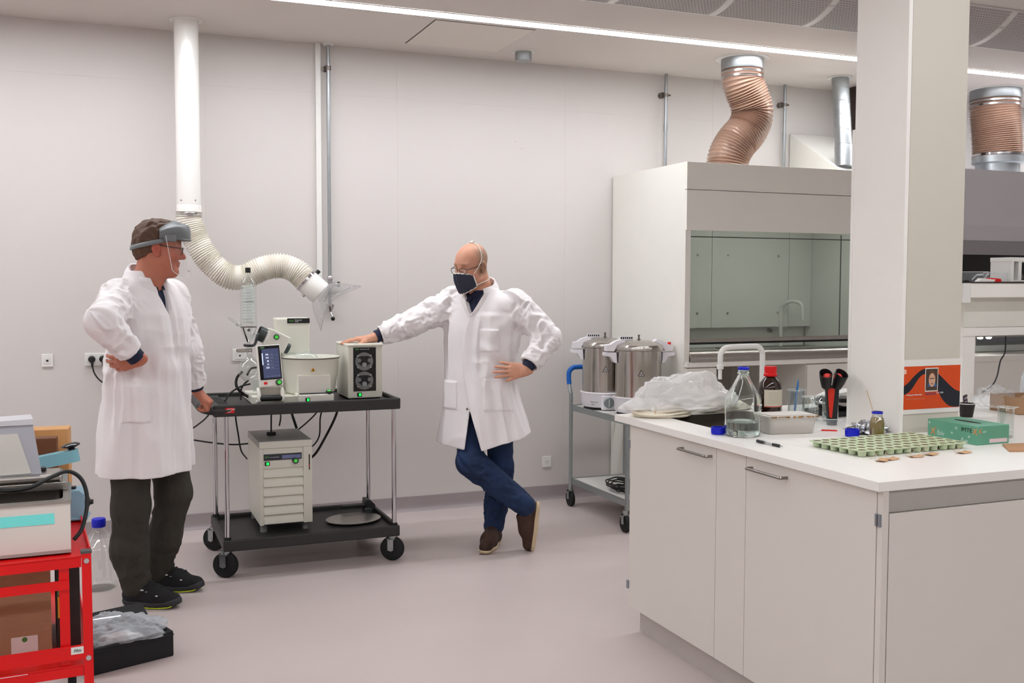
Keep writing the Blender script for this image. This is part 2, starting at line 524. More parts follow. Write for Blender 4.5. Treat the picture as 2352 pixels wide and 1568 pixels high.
MB().sphere((0.012, -0.024, 0.008), 0.014, 14).build('outlet_cap', m_blackg, t)

def riser(x, zb, label, y=YB - 0.045):
    t = thing('drop_pipe', label, 'pipe', (x, y, zb), group='bare steel drop pipes')
    h = ZC - zb
    MB().cyl((0, 0, 0), (0, 0, h), 0.0115, n=14).build('pipe', m_galv, t)
    MB().lathe([(0.015, h * 0.45), (0.015, h * 0.45 + 0.05)], n=14).build('coupling', m_galv, t)
    mb = MB().lathe([(0.018, h - 0.16), (0.018, h - 0.14)], n=16)
    mb.cyl((0.0, 0, h - 0.15), (0.035, -0.004, h - 0.15), 0.006, n=8)
    mb.cyl((-0.02, 0.012, h - 0.15), (-0.02, 0.045, h - 0.15), 0.021, n=16).cyl((0, 0, h - 0.15), (-0.02, 0.02, h - 0.15), 0.006, n=8)
    mb.build('bracket', m_dsteel, t)
    return t
riser(3.775, 2.27, 'steel drop pipe just left of the brown flexible duct')
riser(4.805, 2.27, 'steel drop pipe between the brown flexible duct and the metal duct')
riser(6.78, 2.33, 'steel drop pipe right of the far flexible duct at picture edge')
# ------------------------------------------------------------------ extraction arm
t = thing('extraction_arm', 'white fume extraction arm with ribbed hose and clear plastic hood', 'extraction arm', (0.478, 6.15, ZC))
def W2(p):      # world -> local of this thing
    return (p[0] - 0.478, p[1] - 6.15, p[2] - ZC)
MB().lathe([(0.094, -0.004), (0.094, 0.0)], n=36).build('ceiling_flange', m_whitepl, t)
m_pipew = mat('white_enamel', (232, 229, 224), 0.22, var=0.01, coat=0.3)
mb = MB().lathe([(0.068, -1.06), (0.068, 0.0)], n=36)
mb.build('pipe', m_pipew, t)
MB().lathe([(0.0705, -1.09), (0.0705, -1.055), (0.068, -1.05)], n=36).build('pipe_socket', m_pipew, t)
for a in (-2.3, -1.1):
    MB().sphere((0.0685 * math.cos(a), 0.0685 * math.sin(a), -1.025), 0.0045, 8).build('rivet', m_dsteel, t)
mb = MB().lathe([(0.0715, -1.112), (0.0725, -1.110), (0.0725, -1.096), (0.0715, -1.094)], n=36)
mb.box(-0.02, -0.082, -1.110, 0.02, -0.070, -1.098, bev=0.002)
mb.build('hose_clamp', m_chrome, t)
m_hose = mat('white_hose', (226, 220, 208), 0.5, var=0.03)
path = [(0.478, 6.15, 1.925), (0.479, 6.15, 1.87), (0.508, 6.14, 1.775), (0.577, 6.12, 1.650), (0.676, 6.10, 1.556), (0.775, 6.08, 1.548), (0.882, 6.06, 1.597), (0.985, 6.04, 1.612), (1.070, 6.02, 1.580), (1.125, 6.00, 1.522)]
sp = [W2(p) for p in spline(path, 40)]
# even spacing along the path, then ribs
S = np.array(sp); L = np.r_[0, np.cumsum(np.linalg.norm(np.diff(S, axis=0), axis=1))]
nr = 75
ts = np.linspace(0, L[-1], nr * 4 + 1)
Q = np.stack([np.interp(ts, L, S[:, i]) for i in range(3)], 1)
rs = [0.0705 + 0.0035 * (1 if (i % 4) in (1, 2) else -1) + 0.002 * math.sin(i * 1.7) for i in range(len(ts))]
MB().tube([tuple(p) for p in Q], rs, 28).build('flexible_hose', m_hose, t, sharp=80)
d = Vector((1.205 - 1.122, -0.02, 1.449 - 1.526)).normalized()
a = Vector(W2((1.118, 6.00, 1.530)))
MB().tube([a - d * 0.004, a + d * 0.010], 0.0765, 30).build('hose_clamp', m_chrome, t)
MB().tube([a, a + d * 0.012, a + d * 0.105, a + d * 0.115], [0.070, 0.0725, 0.0725, 0.069], 32).build('nozzle', m_pipew, t)
perp = Vector((0.68, 0, 0.73))
k = a + d * 0.02 + perp * 0.07
MB().cyl(k, k + perp * 0.025, 0.012, n=12).build('locking_knob', m_black, t)
k2 = a + d * 0.05 - perp * 0.072
MB().cyl(k2 + perp * 0.006, k2 - perp * 0.012, 0.010, n=12).build('hinge_stub', m_steel, t)
# clear flared hood with a saddle rim
e1 = perp - d * perp.dot(d); e1.normalize(); e2 = d.cross(e1)
mb = MB()
def cone(u, v):
    an = 2 * PI * u
    ext = 0.115 + 0.035 * math.cos(2 * an)
    r = 0.072 + (0.105 - 0.0) * (v ** 0.75) * (1.0 + 0.12 * math.cos(an))
    p = a + d * (0.112 + ext * v) + (e1 * math.cos(an) + e2 * math.sin(an)) * r
    return tuple(p)
mb.grid(cone, 48, 10)
m_clearpl = mat('clear_plastic', (244, 246, 248), 0.06, thin=0.06, var=0.0, clear=True)
hood = mb.build('clear_hood', m_clearpl, t, sharp=80)
sol = hood.modifiers.new('thick', 'SOLIDIFY'); sol.thickness = 0.003
rim = [cone(i / 60, 1.0) for i in range(60)]
MB().tube(rim, 0.003, 8, closed=True).build('hood_rim', m_clearpl, hood)
tp = a + d * 0.150 + (e1 * math.cos(2.6) + e2 * math.sin(2.6)) * 0.103
text('FUMEX', 0.02, mat('ink_grey', (110, 110, 116), 0.6), hood, frame(W2((1.205, 5.868, 1.40)), (0.5, 0, 0.86), (-0.86, 0, 0.5)))
# ------------------------------------------------------------------ fume hood beside the grey cart
HX0, HX1, HY, HZ = 3.372, 5.02, 5.464, 2.268
t = thing('fume_hood', 'white fume hood with glass sash behind the island bench', 'fume hood', (HX0, HY, 0))
w, dp = HX1 - HX0, YB - 0.012 - HY
m_hoodw = mat('hood_laminate', (233, 230, 222), 0.45, var=0.012, bump=0.02, bscale=250)
m_hoodin = mat('hood_liner', (196, 202, 196), 0.35, var=0.02)
B(0, 0.004, 0, 0.02, dp, HZ).build('side_panel', m_hoodw, t)
B(w - 0.02, 0.004, 0, w, dp, HZ).build('side_panel', m_hoodw, t)
B(0.02, 0.10, HZ - 0.02, w - 0.02, dp, HZ - 0.002).build('top_panel', m_hoodw, t)
B(0.0, -0.018, 2.0995, w, 0.004, HZ, bev=0.001).build('upper_fascia', m_hoodw, t)
B(0.0, -0.018, 1.846, w, 0.004, 2.0955, bev=0.001).build('lower_fascia', m_hoodw, t)
B(0.02, 0.004, 1.85, w - 0.02, 0.02, HZ - 0.02).build('fascia_backing', m_seam, t)
B(-0.0015, -0.010, 1.02, 0.036, 0.06, 1.845).build('jamb', m_hoodw, t)
B(w - 0.036, -0.010, 1.02, w, 0.06, 1.845).build('jamb', m_hoodw, t)
# liner
B(0.03, 0.06, 1.05, 0.042, dp - 0.10, 2.1).build('liner_side', m_hoodin, t)
B(w - 0.042, 0.06, 1.05, w - 0.03, dp - 0.10, 2.1).build('liner_side', m_hoodin, t)
B(0.042, dp - 0.085, 1.05, w - 0.042, dp - 0.075, 2.1).build('liner_back', m_hoodin, t)
B(0.03, 0.06, 2.08, w - 0.03, dp - 0.1, 2.1).build('liner_top', m_hoodin, t)
for a, b in ((0.045, 0.72), (0.724, 1.395), (1.399, w - 0.045)):
    B(a, dp - 0.165, 1.195, b, dp - 0.155, 2.06).build('baffle_panel', m_hoodin, t)
for x in (0.60, 0.86, 1.30):
    for z in (1.30, 1.72):
        MB().cyl((x, dp - 0.17, z), (x, dp - 0.164, z), 0.008, n=14).build('baffle_screw', m_steel, t)
# worktop of the hood, airfoil sill, front edge
B(0.03, 0.05, 1.030, w - 0.03, dp - 0.075, 1.05).build('hood_worktop', m_steel, t)
prof = [(-0.035, 1.022), (-0.036, 1.040), (-0.028, 1.066), (-0.010, 1.086), (0.020, 1.096), (0.075, 1.096), (0.075, 1.090), (0.022, 1.089), (-0.002, 1.078), (-0.020, 1.058), (-0.024, 1.022)]
MB().prism(prof, 0.036, w - 0.036, 'x').build('airfoil_sill', m_steel, t)
B(0.008, -0.030, 0.990, w - 0.008, dp - 0.08, 1.0215, bev=0.002).build('bench_edge', m_hoodw, t)
# sash
m_sash = mat('sash_glass', (222, 228, 214), 0.02, thin=0.09, var=0.0, clear=True)
B(0.05, 0.024, 1.165, w - 0.05, 0.030, 1.86).build('sash_glass', m_sash, t)
B(0.05, 0.020, 1.140, w - 0.05, 0.036, 1.168, bev=0.003).build('sash_handle', m_steel, t)
B(0.05, 0.016, 1.130, w - 0.05, 0.036, 1.1395).build('sash_gasket', m_rubber, t)
B(0.05, 0.030, 1.806, w - 0.05, 0.0335, 1.812).build('sash_wire', m_ink, t)
for x in (1.235,):
    MB().cyl((x, 0.034, 1.17), (x, 0.034, 1.84), 0.004, n=8).build('sash_cord', m_ink, t)
lp = B(0.25, 0.10, 2.055, w - 0.25, 0.20, 2.075, bev=0.003).build('hood_lamp', m_whitepl, t)
B(0.27, 0.11, 2.050, w - 0.27, 0.19, 2.0545).build('lamp_tube', light_mat('hood_tube', (1.0, 1.0, 0.96), 15.0), lp)
# fittings inside the hood
mb = MB()
mb.tube(spline([(1.33, dp - 0.17, 1.05), (1.33, dp - 0.17, 1.30), (1.335, dp - 0.20, 1.36), (1.36, dp - 0.26, 1.385), (1.39, dp - 0.33, 1.36), (1.395, dp - 0.34, 1.25)], 8), 0.014, 12)
mb.build('inner_tap', m_hoodin, t)
for x in (0.28, 1.28):
    MB().cyl((x, dp - 0.09, 1.165), (x, dp - 0.125, 1.160), 0.016, 0.012, n=12).build('gas_outlet', m_dsteel, t)
B(0.70, dp - 0.40, 1.0505, 1.45, dp - 0.26, 1.056).build('drain_trough', m_dsteel, t)
MB().cyl((0.038, 0.02, 1.075), (0.038, -0.008, 1.075), 0.018, n=16).build('sill_cap', m_black, t)
# base cabinets under the bench, knee space between
for a, b in ((0.012, 0.236), (0.935, w - 0.012)):
    c = B(a, 0.0, 0.0, b, dp - 0.08, 0.987).build('base_cabinet', m_hoodw, t)
    B(a + 0.003, -0.018, 0.10, b - 0.003, -0.0005, 0.982, bev=0.001).build('cabinet_door', m_hoodw, c)
B(0.236, dp - 0.12, 0.0, 0.935, dp - 0.10, 0.985).build('rear_panel', mat('grey_panel', (172, 168, 163), 0.5), t)
MB().cyl((1.17, -0.018, 0.905), (1.17, -0.05, 0.905), 0.017, 0.02, n=16).build('gas_knob', mat('green_knob', (20, 70, 30), 0.4), t)

# brown flexible ducts
m_duct = mat('brown_hose', (146, 116, 99), 0.34, metal=0.1, var=0.14, scale=5, coat=0.3)
def flex(name, label, pts, r, ribs, top_c, rim_bottom=False):
    z0 = pts[-1]
    t = thing(name, label, 'duct', (pts[-1][0], pts[-1][1], pts[-1][2]), group='brown flexible exhaust ducts')
    o = Vector(pts[-1])
    S = np.array(spline(pts, 40)) - np.array(pts[-1])
    L = np.r_[0, np.cumsum(np.linalg.norm(np.diff(S, axis=0), axis=1))]
    ts = np.linspace(0, L[-1], ribs * 4 + 1)
    Q = np.stack([np.interp(ts, L, S[:, i]) for i in range(3)], 1)
    rs = [r + (0.006 if (i % 4) == 2 else (-0.001 if i % 4 else -0.006)) for i in range(len(ts))]
    MB().tube([tuple(p) for p in Q], rs, 36).build('hose', m_duct, t, sharp=80)
    p0 = Vector(pts[0]) - o
    top = ZC - pts[-1][2]
    MB().lathe([(r + 0.045, top - 0.004), (r + 0.045, top)], c=(p0.x, p0.y, 0), n=36).build('ceiling_flange', m_whitepl, t)
    MB().lathe([(r + 0.004, top - 0.075), (r + 0.006, top - 0.07), (r + 0.006, top)], c=(p0.x, p0.y, 0), n=36).build('metal_collar', m_galv, t)
    for dz in (0.095, 0.125):
        MB().lathe([(r + 0.001, top - dz - 0.009), (r + 0.007, top - dz - 0.006), (r + 0.007, top - dz + 0.006), (r + 0.001, top - dz + 0.009)], c=(p0.x, p0.y, 0), n=36).build('band_clamp', m_chrome, t)
    if rim_bottom:
        MB().lathe([(r - 0.02, -0.16), (r - 0.02, -0.03), (r + 0.006, -0.02), (r + 0.006, 0.03)], n=36).build('lower_collar', m_galv, t)
        MB().lathe([(r + 0.001, 0.03), (r + 0.008, 0.034), (r + 0.008, 0.05), (r + 0.001, 0.054)], n=36).build('band_clamp', m_chrome, t)
    return t
flex('flexible_duct', 'brown ribbed flexible duct bent between ceiling and the white fume hood',
     [(3.995, 5.78, 2.95), (4.0, 5.78, 2.86), (4.052, 5.78, 2.75), (4.082, 5.78, 2.655), (4.040, 5.78, 2.545), (3.955, 5.78, 2.455), (3.900, 5.78, 2.365), (3.880, 5.78, 2.268)], 0.134, 44, 0)
flex('flexible_duct', 'straight brown ribbed flexible duct at the far right above the grey hood',
     [(6.44, 5.95, 2.95), (6.44, 5.95, 2.85), (6.46, 5.95, 2.70), (6.475, 5.95, 2.55), (6.48, 5.95, 2.47)], 0.18, 30, 0, True)

# sloped bulkhead behind the hood and galvanised duct entering it
t = thing('sloped_bulkhead', 'white sloping duct housing on the wall above the fume hood', 'duct housing', (4.882, YB - 0.012, 2.27))
MB().prism([(0.0, 0.0), (0.0, 0.382), (-0.62, 0.022), (-0.62, 0.0)], 0.0, 0.62, 'x').build('housing', m_hoodw, t)
sl = Vector((0, -0.62, -0.36)).normalized(); nrm = Vector((0, -0.36, 0.62)).normalized()
c0 = Vector((0.07, -0.53, 0.0745))
fl = MB(); fl.M = frame(c0 + nrm * 0.0005, (1, 0, 0), tuple(sl * -1))
fl.lathe([(0.082, 0.0), (0.085, 0.004), (0.085, 0.006), (0.0, 0.006)], n=30)
fl.build('duct_flange', m_whitepl, t)
t = thing('metal_duct', 'galvanised spiral duct leaning from ceiling to the sloping housing', 'duct', (4.955, 5.90, 2.38))
a, b, c = Vector((0.0, 0.0, -0.035)), Vector((0.025, 0.035, 0.12)), Vector((0.045, 0.115, 0.63))
MB().tube([a, a + (b - a) * 0.5, b], [0.062, 0.064, 0.066], 28).build('elbow_sleeve', m_galv, t)
MB().tube([b - (c - b).normalized() * 0.01, c], [0.061, 0.061], 28).build('duct_tube', m_galv, t)
dv = (c - b)
for k in range(5):
    q = b + dv * (0.02 + k * 0.2)
    n_ = dv.normalized(); tilt = (n_ + Vector((0.25, 0, 0))).normalized()
    MB().tube([q - tilt * 0.002, q + tilt * 0.002], 0.0635, 28).build('spiral_seam', m_galv, t)
MB().lathe([(0.09, 0.624), (0.09, 0.628)], c=(0.045, 0.115, 0), n=30).build('ceiling_flange', m_whitepl, t)
t = thing('dark_duct', 'dark brown vertical duct half hidden behind the column', 'duct', (5.43, 6.15, 2.30))
B(-0.10, -0.10, 0.0, 0.16, 0.26, ZC - 2.30, bev=0.004).build('casing', mat('dark_brown', (58, 46, 42), 0.6), t)
B(-0.103, -0.104, 0.30, 0.163, 0.262, 0.33).build('flange', mat('dark_brown', (58, 46, 42), 0.6), t)

# grey canopy hood at the far right
t = thing('grey_hood', 'grey fume hood with dark open front at the far right', 'fume hood', (5.52, HY, 0))
m_gh = mat('grey_hood_paint', (206, 204, 208), 0.5, var=0.015)
m_gd = mat('grey_hood_shaded', (150, 148, 150), 0.5)  # darker copy of the hood grey; paints shade on the recessed valance
w = 2.1
MB().prism([(0.0, 1.93), (0.0, 2.325), (dp, 2.325), (dp, 1.83), (0.10, 1.83)], 0.0, w, 'x').build('canopy', m_gh, t)
B(0.0, 0.10, 1.728, w, 0.12, 1.829).build('valance', m_gd, t)
B(0.0, 0.13, 1.0, 0.03, dp, 1.829).build('side_panel', m_gh, t)
B(w - 0.03, 0.13, 1.0, w, dp, 1.829).build('side_panel', m_gh, t)
B(0.03, dp - 0.05, 1.0, w - 0.03, dp, 1.829).build('back_panel', mat('grey_liner', (172, 174, 174), 0.5), t)
B(0.03, 0.118, 1.45, w - 0.03, 0.126, 1.729).build('dark_sash', mat('dark_glass', (14, 14, 15), 0.15), t)
B(0.0, -0.02, 0.96, w, dp, 1.0).build('worktop', m_hoodw, t)
B(0.01, 0.0, 0.0, w - 0.01, dp, 0.96).build('base_cabinet', m_hoodw, t)
# two lamps inside and a pale rack
for x in (0.406, 0.490):
    MB().lathe([(0.0, -0.014), (0.014, -0.012), (0.020, -0.004), (0.020, 0.0)], c=(x, 0.086, 1.128), n=18).build('lamp', light_mat('lamp_glow', (1, 0.98, 0.95), 22.0), t)
B(0.30, 0.075, 1.128, 1.6, 0.098, 1.136).build('lamp_rail', m_steel, t)
B(0.035, 0.30, 1.004, w - 0.035, 0.60, 1.05).build('pale_rack', m_hoodin, t)
# ------------------------------------------------------------------ grey two-shelf cart with pressure cookers
CX, CY = 2.935, 5.40
t = thing('grey_cart', 'galvanised two shelf cart with blue handle beside the fume hood', 'cart', (CX, CY, 0))
LW, LD = 0.415, 0.78
m_carts = mat('cart_frame', (160, 168, 168), 0.32, metal=0.8, var=0.05)
m_shelf = mat('cart_shelf', (222, 219, 214), 0.45, var=0.02)
m_bluegrip = mat('blue_grip', (12, 92, 178), 0.42, var=0.03)
for z in (0.668, 0.168):
    s = B(0.006, 0.006, z + 0.012, LW - 0.006, LD - 0.006, z + 0.022).build('shelf', m_shelf, t)
    mb = MB()
    for (a, b, c, d) in ((0, 0, LW, 0.012), (0, LD - 0.012, LW, LD), (0, 0.012, 0.012, LD - 0.012), (LW - 0.012, 0.012, LW, LD - 0.012)):
        mb.box(a, b, z - 0.012, c, d, z + 0.026)
    mb.build('shelf_rim', m_carts, s)
for x in (0.012, LW - 0.012):
    B(x - 0.011, -0.010, 0.13, x + 0.011, 0.012, 0.70, bev=0.003).build('front_post', m_carts, t)
for x in (0.0, LW):
    pts = [(x, LD, 0.13), (x, LD, 0.72), (x, LD, 0.76), (x - 0.0, LD + 0.022, 0.81), (x, LD + 0.028, 0.835)]
    MB().tube(spline(pts, 5), 0.0125, 12).build('rear_post', m_carts, t)
hp = [(0.0, LD + 0.028, 0.830), (0.0, LD + 0.036, 0.87), (0.004, LD + 0.038, 0.915), (0.030, LD + 0.038, 0.940), (0.07, LD + 0.038, 0.945), (LW - 0.07, LD + 0.038, 0.945), (LW - 0.03, LD + 0.038, 0.94), (LW - 0.004, LD + 0.038, 0.915), (LW, LD + 0.036, 0.87), (LW, LD + 0.028, 0.83)]
MB().tube(spline(hp, 6), 0.0165, 14).build('push_handle', m_bluegrip, t)
def small_caster(t, x, y):
    c = MB().lathe([(0.017, 0.105), (0.017, 0.135)], c=(x, y, 0), n=14)
    c.box(x - 0.020, y - 0.012, 0.05, x - 0.016, y + 0.016, 0.112).box(x + 0.016, y - 0.012, 0.05, x + 0.020, y + 0.016, 0.112).box(x - 0.02, y - 0.014, 0.104, x + 0.02, y + 0.016, 0.112)
    c = c.build('caster', m_galv, t)
    MB().lathe([(0.030, -0.012), (0.050, -0.012), (0.052, -0.008), (0.052, 0.008), (0.050, 0.012), (0.030, 0.012)], n=26).build('tyre', m_rubber, c, loc=(x, y, 0.052), rot=(0, PI / 2, 0))
    MB().lathe([(0.034, -0.011), (0.034, 0.011)], n=22).build('wheel_hub', mat('grey_hub', (120, 122, 126), 0.5), c, loc=(x, y, 0.052), rot=(0, PI / 2, 0))
for x in (0.0, LW):
    for y in (0.0, LD):
        small_caster(t, x, y)

def cooker(loc, rz, label, red):
    t = thing('pressure_cooker', label, 'pressure cooker', loc, rz, group='steel pressure cookers on the cart')
    R = 0.146
    m_ck = mat('cooker_steel', (190, 186, 180), 0.16, metal=1.0, var=0.03)
    m_ckp = mat('cooker_plastic', (226, 222, 226), 0.38, var=0.01)
    b = MB().lathe([(R - 0.004, 0.018), (R + 0.002, 0.03), (R + 0.006, 0.085), (R + 0.012, 0.105), (R + 0.014, 0.112), (R + 0.008, 0.116), (R, 0.112)], n=40, cap1=False).build('heater_base', m_ckp, t)
    MB().lathe([(R - 0.03, 0.0), (R - 0.012, 0.0), (R - 0.012, 0.022), (R - 0.03, 0.022)], n=32).build('foot_ring', m_rubber, t)
    MB().lathe([(R - 0.001, 0.10), (R - 0.001, 0.415), (R + 0.004, 0.42)], n=48).build('pot', m_ck, t)
    MB().lathe([(R + 0.002, 0.404), (R + 0.010, 0.408), (R + 0.010, 0.425), (R + 0.004, 0.440), (R - 0.02, 0.452), (R * 0.5, 0.466), (0.0, 0.470)], n=48).build('lid', m_ck, t)
    # control panel and dial towards -Y
    B(-0.045, -R - 0.012, 0.004, 0.045, -R + 0.02, 0.10, bev=0.008).build('dial_panel', m_ckp, b)
    MB().lathe([(0.0, 0.0), (0.034, 0.0), (0.034, 0.012), (0.030, 0.016), (0.0, 0.016)], n=28).build('dial', mat('dial_grey', (128, 134, 134), 0.4, metal=0.3), b, loc=(0, -R - 0.011, 0.053), rot=(PI / 2, 0, 0))
    B(-0.004, -R - 0.032, 0.028, 0.004, -R - 0.026, 0.078, bev=0.001).build('dial_pointer', mat('dial_light', (180, 184, 184), 0.4), b)
    text('SteriCook', 0.013, m_ink, b, frame((-0.112, -R + 0.029, 0.052), (0.75, -0.66, 0), (0, 0, 1)))
    text('4000 B', 0.009, m_ink, b, frame((-0.108, -R + 0.025, 0.036), (0.75, -0.66, 0), (0, 0, 1)))
    # handles: upper lid handles and lower pot brackets, left and right
    for s in (-1, 1):
        up = [(s * 0.09, 0.458), (s * 0.115, 0.474), (s * 0.155, 0.462), (s * 0.185, 0.442), (s * 0.212, 0.438), (s * 0.216, 0.402), (s * 0.165, 0.400), (s * 0.150, 0.425)]
        if s < 0: up = up[::-1]
        h = MB().prism(up, -0.032, 0.032, 'y').build('lid_handle', m_ckp, t)
        lo = [(s * 0.150, 0.392), (s * 0.226, 0.392), (s * 0.226, 0.372), (s * 0.185, 0.366), (s * 0.165, 0.330), (s * 0.146, 0.325)]
        if s < 0: lo = lo[::-1]
        MB().prism(lo, -0.034, 0.034, 'y').build('pot_handle', m_ckp, t)
    if red:
        MB().lathe([(0.011, 0.0), (0.011, 0.016), (0.0, 0.017)], n=16).build('release_button', m_red, t, loc=(0.20, 0, 0.438))
    mb = MB().lathe([(0.013, 0.46), (0.013, 0.472), (0.006, 0.474), (0.006, 0.492), (0.008, 0.494), (0.008, 0.5), (0.0, 0.5)], n=12)
    mb.build('pressure_valve', m_dsteel, t, loc=(0.01, 0.03, 0))
    g = MB().prism([(-0.105, 0.462), (-0.02, 0.472), (-0.02, 0.488), (-0.105, 0.488)], 0.06, 0.075, 'y').build('vent_grille', m_ckp, t)
    for k in range(6):
        B(-0.10 + 0.0135 * k, 0.0585, 0.472, -0.0915 + 0.0135 * k, 0.061, 0.485).build('vent_slot', m_ink, g)
    tri = MB().prism([(-0.022, -0.018), (0.022, -0.018), (0.0, 0.022)], -0.0006, 0.0, 'y').build('warning_triangle', m_ink, t)
    tri.location = (-0.02, -R - 0.0012, 0.27)
    MB().prism([(-0.0165, -0.0148), (0.0165, -0.0148), (0.0, 0.0155)], -0.0004, 0.0, 'y').build('triangle_fill', mat('label_silver', (190, 186, 182), 0.4), tri, loc=(0, -0.0008, 0))
    for k in (-1, 0, 1):
        B(k * 0.006 - 0.0012, -0.0018, -0.010, k * 0.006 + 0.0012, -0.0012, 0.0).build('steam_mark', m_ink, tri)
    return t
cooker((3.075, 5.965, 0.69), math.radians(-16), 'rear steel pressure cooker on the cart, with a round dial showing', False)
cooker((3.138, 5.62, 0.69), math.radians(-14), 'front steel pressure cooker on the cart with red button', True)

# cables and adapter on the lower shelf
t = thing('cable_bundle', 'coiled black cables lying on the lower shelf of the grey cart', 'cable', (3.09, 5.68, 0.19))
rnd = random.Random(3)
for k in range(5):
    r0 = 0.085 + 0.012 * k
    pts = [((r0 + rnd.uniform(-0.012, 0.012)) * math.cos(2 * PI * i / 18) * 0.9, (r0 + rnd.uniform(-0.01, 0.01)) * math.sin(2 * PI * i / 18) * 1.3, 0.008 + 0.010 * k + rnd.uniform(-0.004, 0.006)) for i in range(18)]
    q = spline(pts + [pts[0]], 3)[:-1]
    MB().tube(q, 0.0045, 6, closed=True).build('cable_loop', m_cable, t)
MB().tube(spline([(-0.02, -0.05, 0.02), (0.02, 0.0, 0.06), (-0.03, 0.05, 0.07), (0.03, 0.06, 0.05)], 6), 0.009, 8).build('cable_tie', m_cable, t)
MB().box(-0.02, -0.03, 0.03, 0.02, 0.0, 0.07, bev=0.006).build('plug', m_black, t)
t = thing('power_strip', 'white power strip lying on the lower shelf of the grey cart', 'power strip', (3.17, 5.52, 0.19), math.radians(20))
B(-0.13, -0.025, 0.0, 0.13, 0.025, 0.04, bev=0.005).build('casing', m_whitepl, t)
for k in range(4):
    MB().lathe([(0.017, 0.0405), (0.017, 0.0425), (0.014, 0.0425)], c=(-0.09 + 0.055 * k, 0, 0), n=16, cap1=False).build('outlet_ring', m_sockin, t)
# ------------------------------------------------------------------ black service trolley
TX0, TX1, TY0, TY1, TZ = 0.515, 1.495, 5.30, 5.92, 0.872
m_trol = mat('trolley_plastic', (42, 41, 40), 0.5, var=0.06, bump=0.12, bscale=260)
t = thing('service_trolley', 'black two shelf service trolley with chrome posts under the lab instruments', 'trolley', (TX0, TY0, 0))
w = WB(t)
w.box(TX0, TY0 + 0.003, 0.834, TX1 - 0.003, TY1 - 0.003, TZ, bev=0.004)
w.box(TX0, TY0, 0.832, TX1, TY0 + 0.022, 0.893, bev=0.007)
w.box(TX0, TY1 - 0.022, 0.832, TX1, TY1, 0.893, bev=0.007)
w.box(TX1 - 0.021, TY0 + 0.004, 0.833, TX1 + 0.0015, TY1 - 0.004, 0.892, bev=0.007)
top = w.build('top_shelf', m_trol, t)
w = WB(t)
w.tube(spline([(0.60, TY0 + 0.018, 0.862), (0.52, TY0 + 0.018, 0.862), (0.477, TY0 + 0.035, 0.868), (0.458, TY0 + 0.075, 0.876), (0.455, TY0 + 0.15, 0.880), (0.455, TY1 - 0.15, 0.880), (0.458, TY1 - 0.075, 0.876), (0.477, TY1 - 0.035, 0.868), (0.52, TY1 - 0.018, 0.862), (0.60, TY1 - 0.018, 0.862)], 6), 0.0205, 14)
w.build('push_handle', m_trol, t)
w = WB(t)
w.prism([(0.56, 5.36), (0.600, 5.40), (0.615, 5.61), (0.600, 5.82), (0.56, 5.86)], TZ - 0.001, TZ + 0.0012, 'z')
w.build('handle_recess', m_rubber, top)
w = WB(t)
w.box(0.573, TY0 - 0.0012, 0.851, 0.617, TY0 + 0.002, 0.878)
bd = w.build('red_badge', m_red, top)
text('METRO', 0.0125, m_inkw, bd, frame((0.579 - TX0, -0.0016, 0.8655), (1, 0, 0), (0, 0, 1)), shear=0.25)
w = WB(t); w.tube(spline([(0.583, TY0 - 0.002, 0.8575), (0.590, TY0 - 0.002, 0.8565), (0.603, TY0 - 0.002, 0.862)], 4), 0.0013, 6); w.build('badge_swoosh', m_inkw, bd)
# lower shelf
LZ = 0.168
w = WB(t)
w.box(0.557, TY0 + 0.003, 0.136, 1.486, TY1 + 0.017, LZ, bev=0.004)
w.box(0.555, TY0, 0.134, 1.488, TY0 + 0.02, 0.193, bev=0.006)
w.box(0.555, TY1, 0.134, 1.488, TY1 + 0.02, 0.193, bev=0.006)
w.box(0.5535, TY0 + 0.004, 0.135, 0.575, TY1 + 0.016, 0.192, bev=0.006)
w.box(1.468, TY0 + 0.004, 0.135, 1.4895, TY1 + 0.016, 0.192, bev=0.006)
w.build('lower_shelf', m_trol, t)
PX = ((0.578, 5.325), (0.578, 5.895), (1.462, 5.325), (1.462, 5.905))
for x, y in PX:
    p = WB(t).cyl((x, y, 0.16), (x, y, 0.85), 0.0125, n=20).build('post', m_chrome, t)
    WB(t).lathe([(0.019, 0.19), (0.017, 0.205), (0.0125, 0.207)], c=(x, y, 0), n=18).build('post_collar', m_rubber, p)
for (x, y), rz in zip(PX, (0.35, 0.2, 0.35, 0.2)):
    cx, cy = x - 0.012, y - 0.005
    c = MB().lathe([(0.024, 0.122), (0.024, 0.136)], n=18)
    c.box(-0.034, -0.014, 0.060, -0.029, 0.018, 0.124).box(0.029, -0.014, 0.060, 0.034, 0.018, 0.124).box(-0.034, -0.02, 0.118, 0.034, 0.022, 0.124)
    c.cyl((-0.037, 0, 0.066), (0.037, 0, 0.066), 0.010, n=12)
    c = c.build('caster_fork', m_galv, t, loc=(cx - TX0, cy - TY0, 0), rot=(0, 0, PI / 2 + rz - 0.9))
    MB().lathe([(0.0, -0.022), (0.046, -0.022), (0.062, -0.018), (0.066, -0.010), (0.066, 0.010), (0.062, 0.018), (0.046, 0.022), (0.0, 0.022)], n=36).build('caster_wheel', m_rubber, c, loc=(0, 0, 0.066), rot=(0, PI / 2, 0))

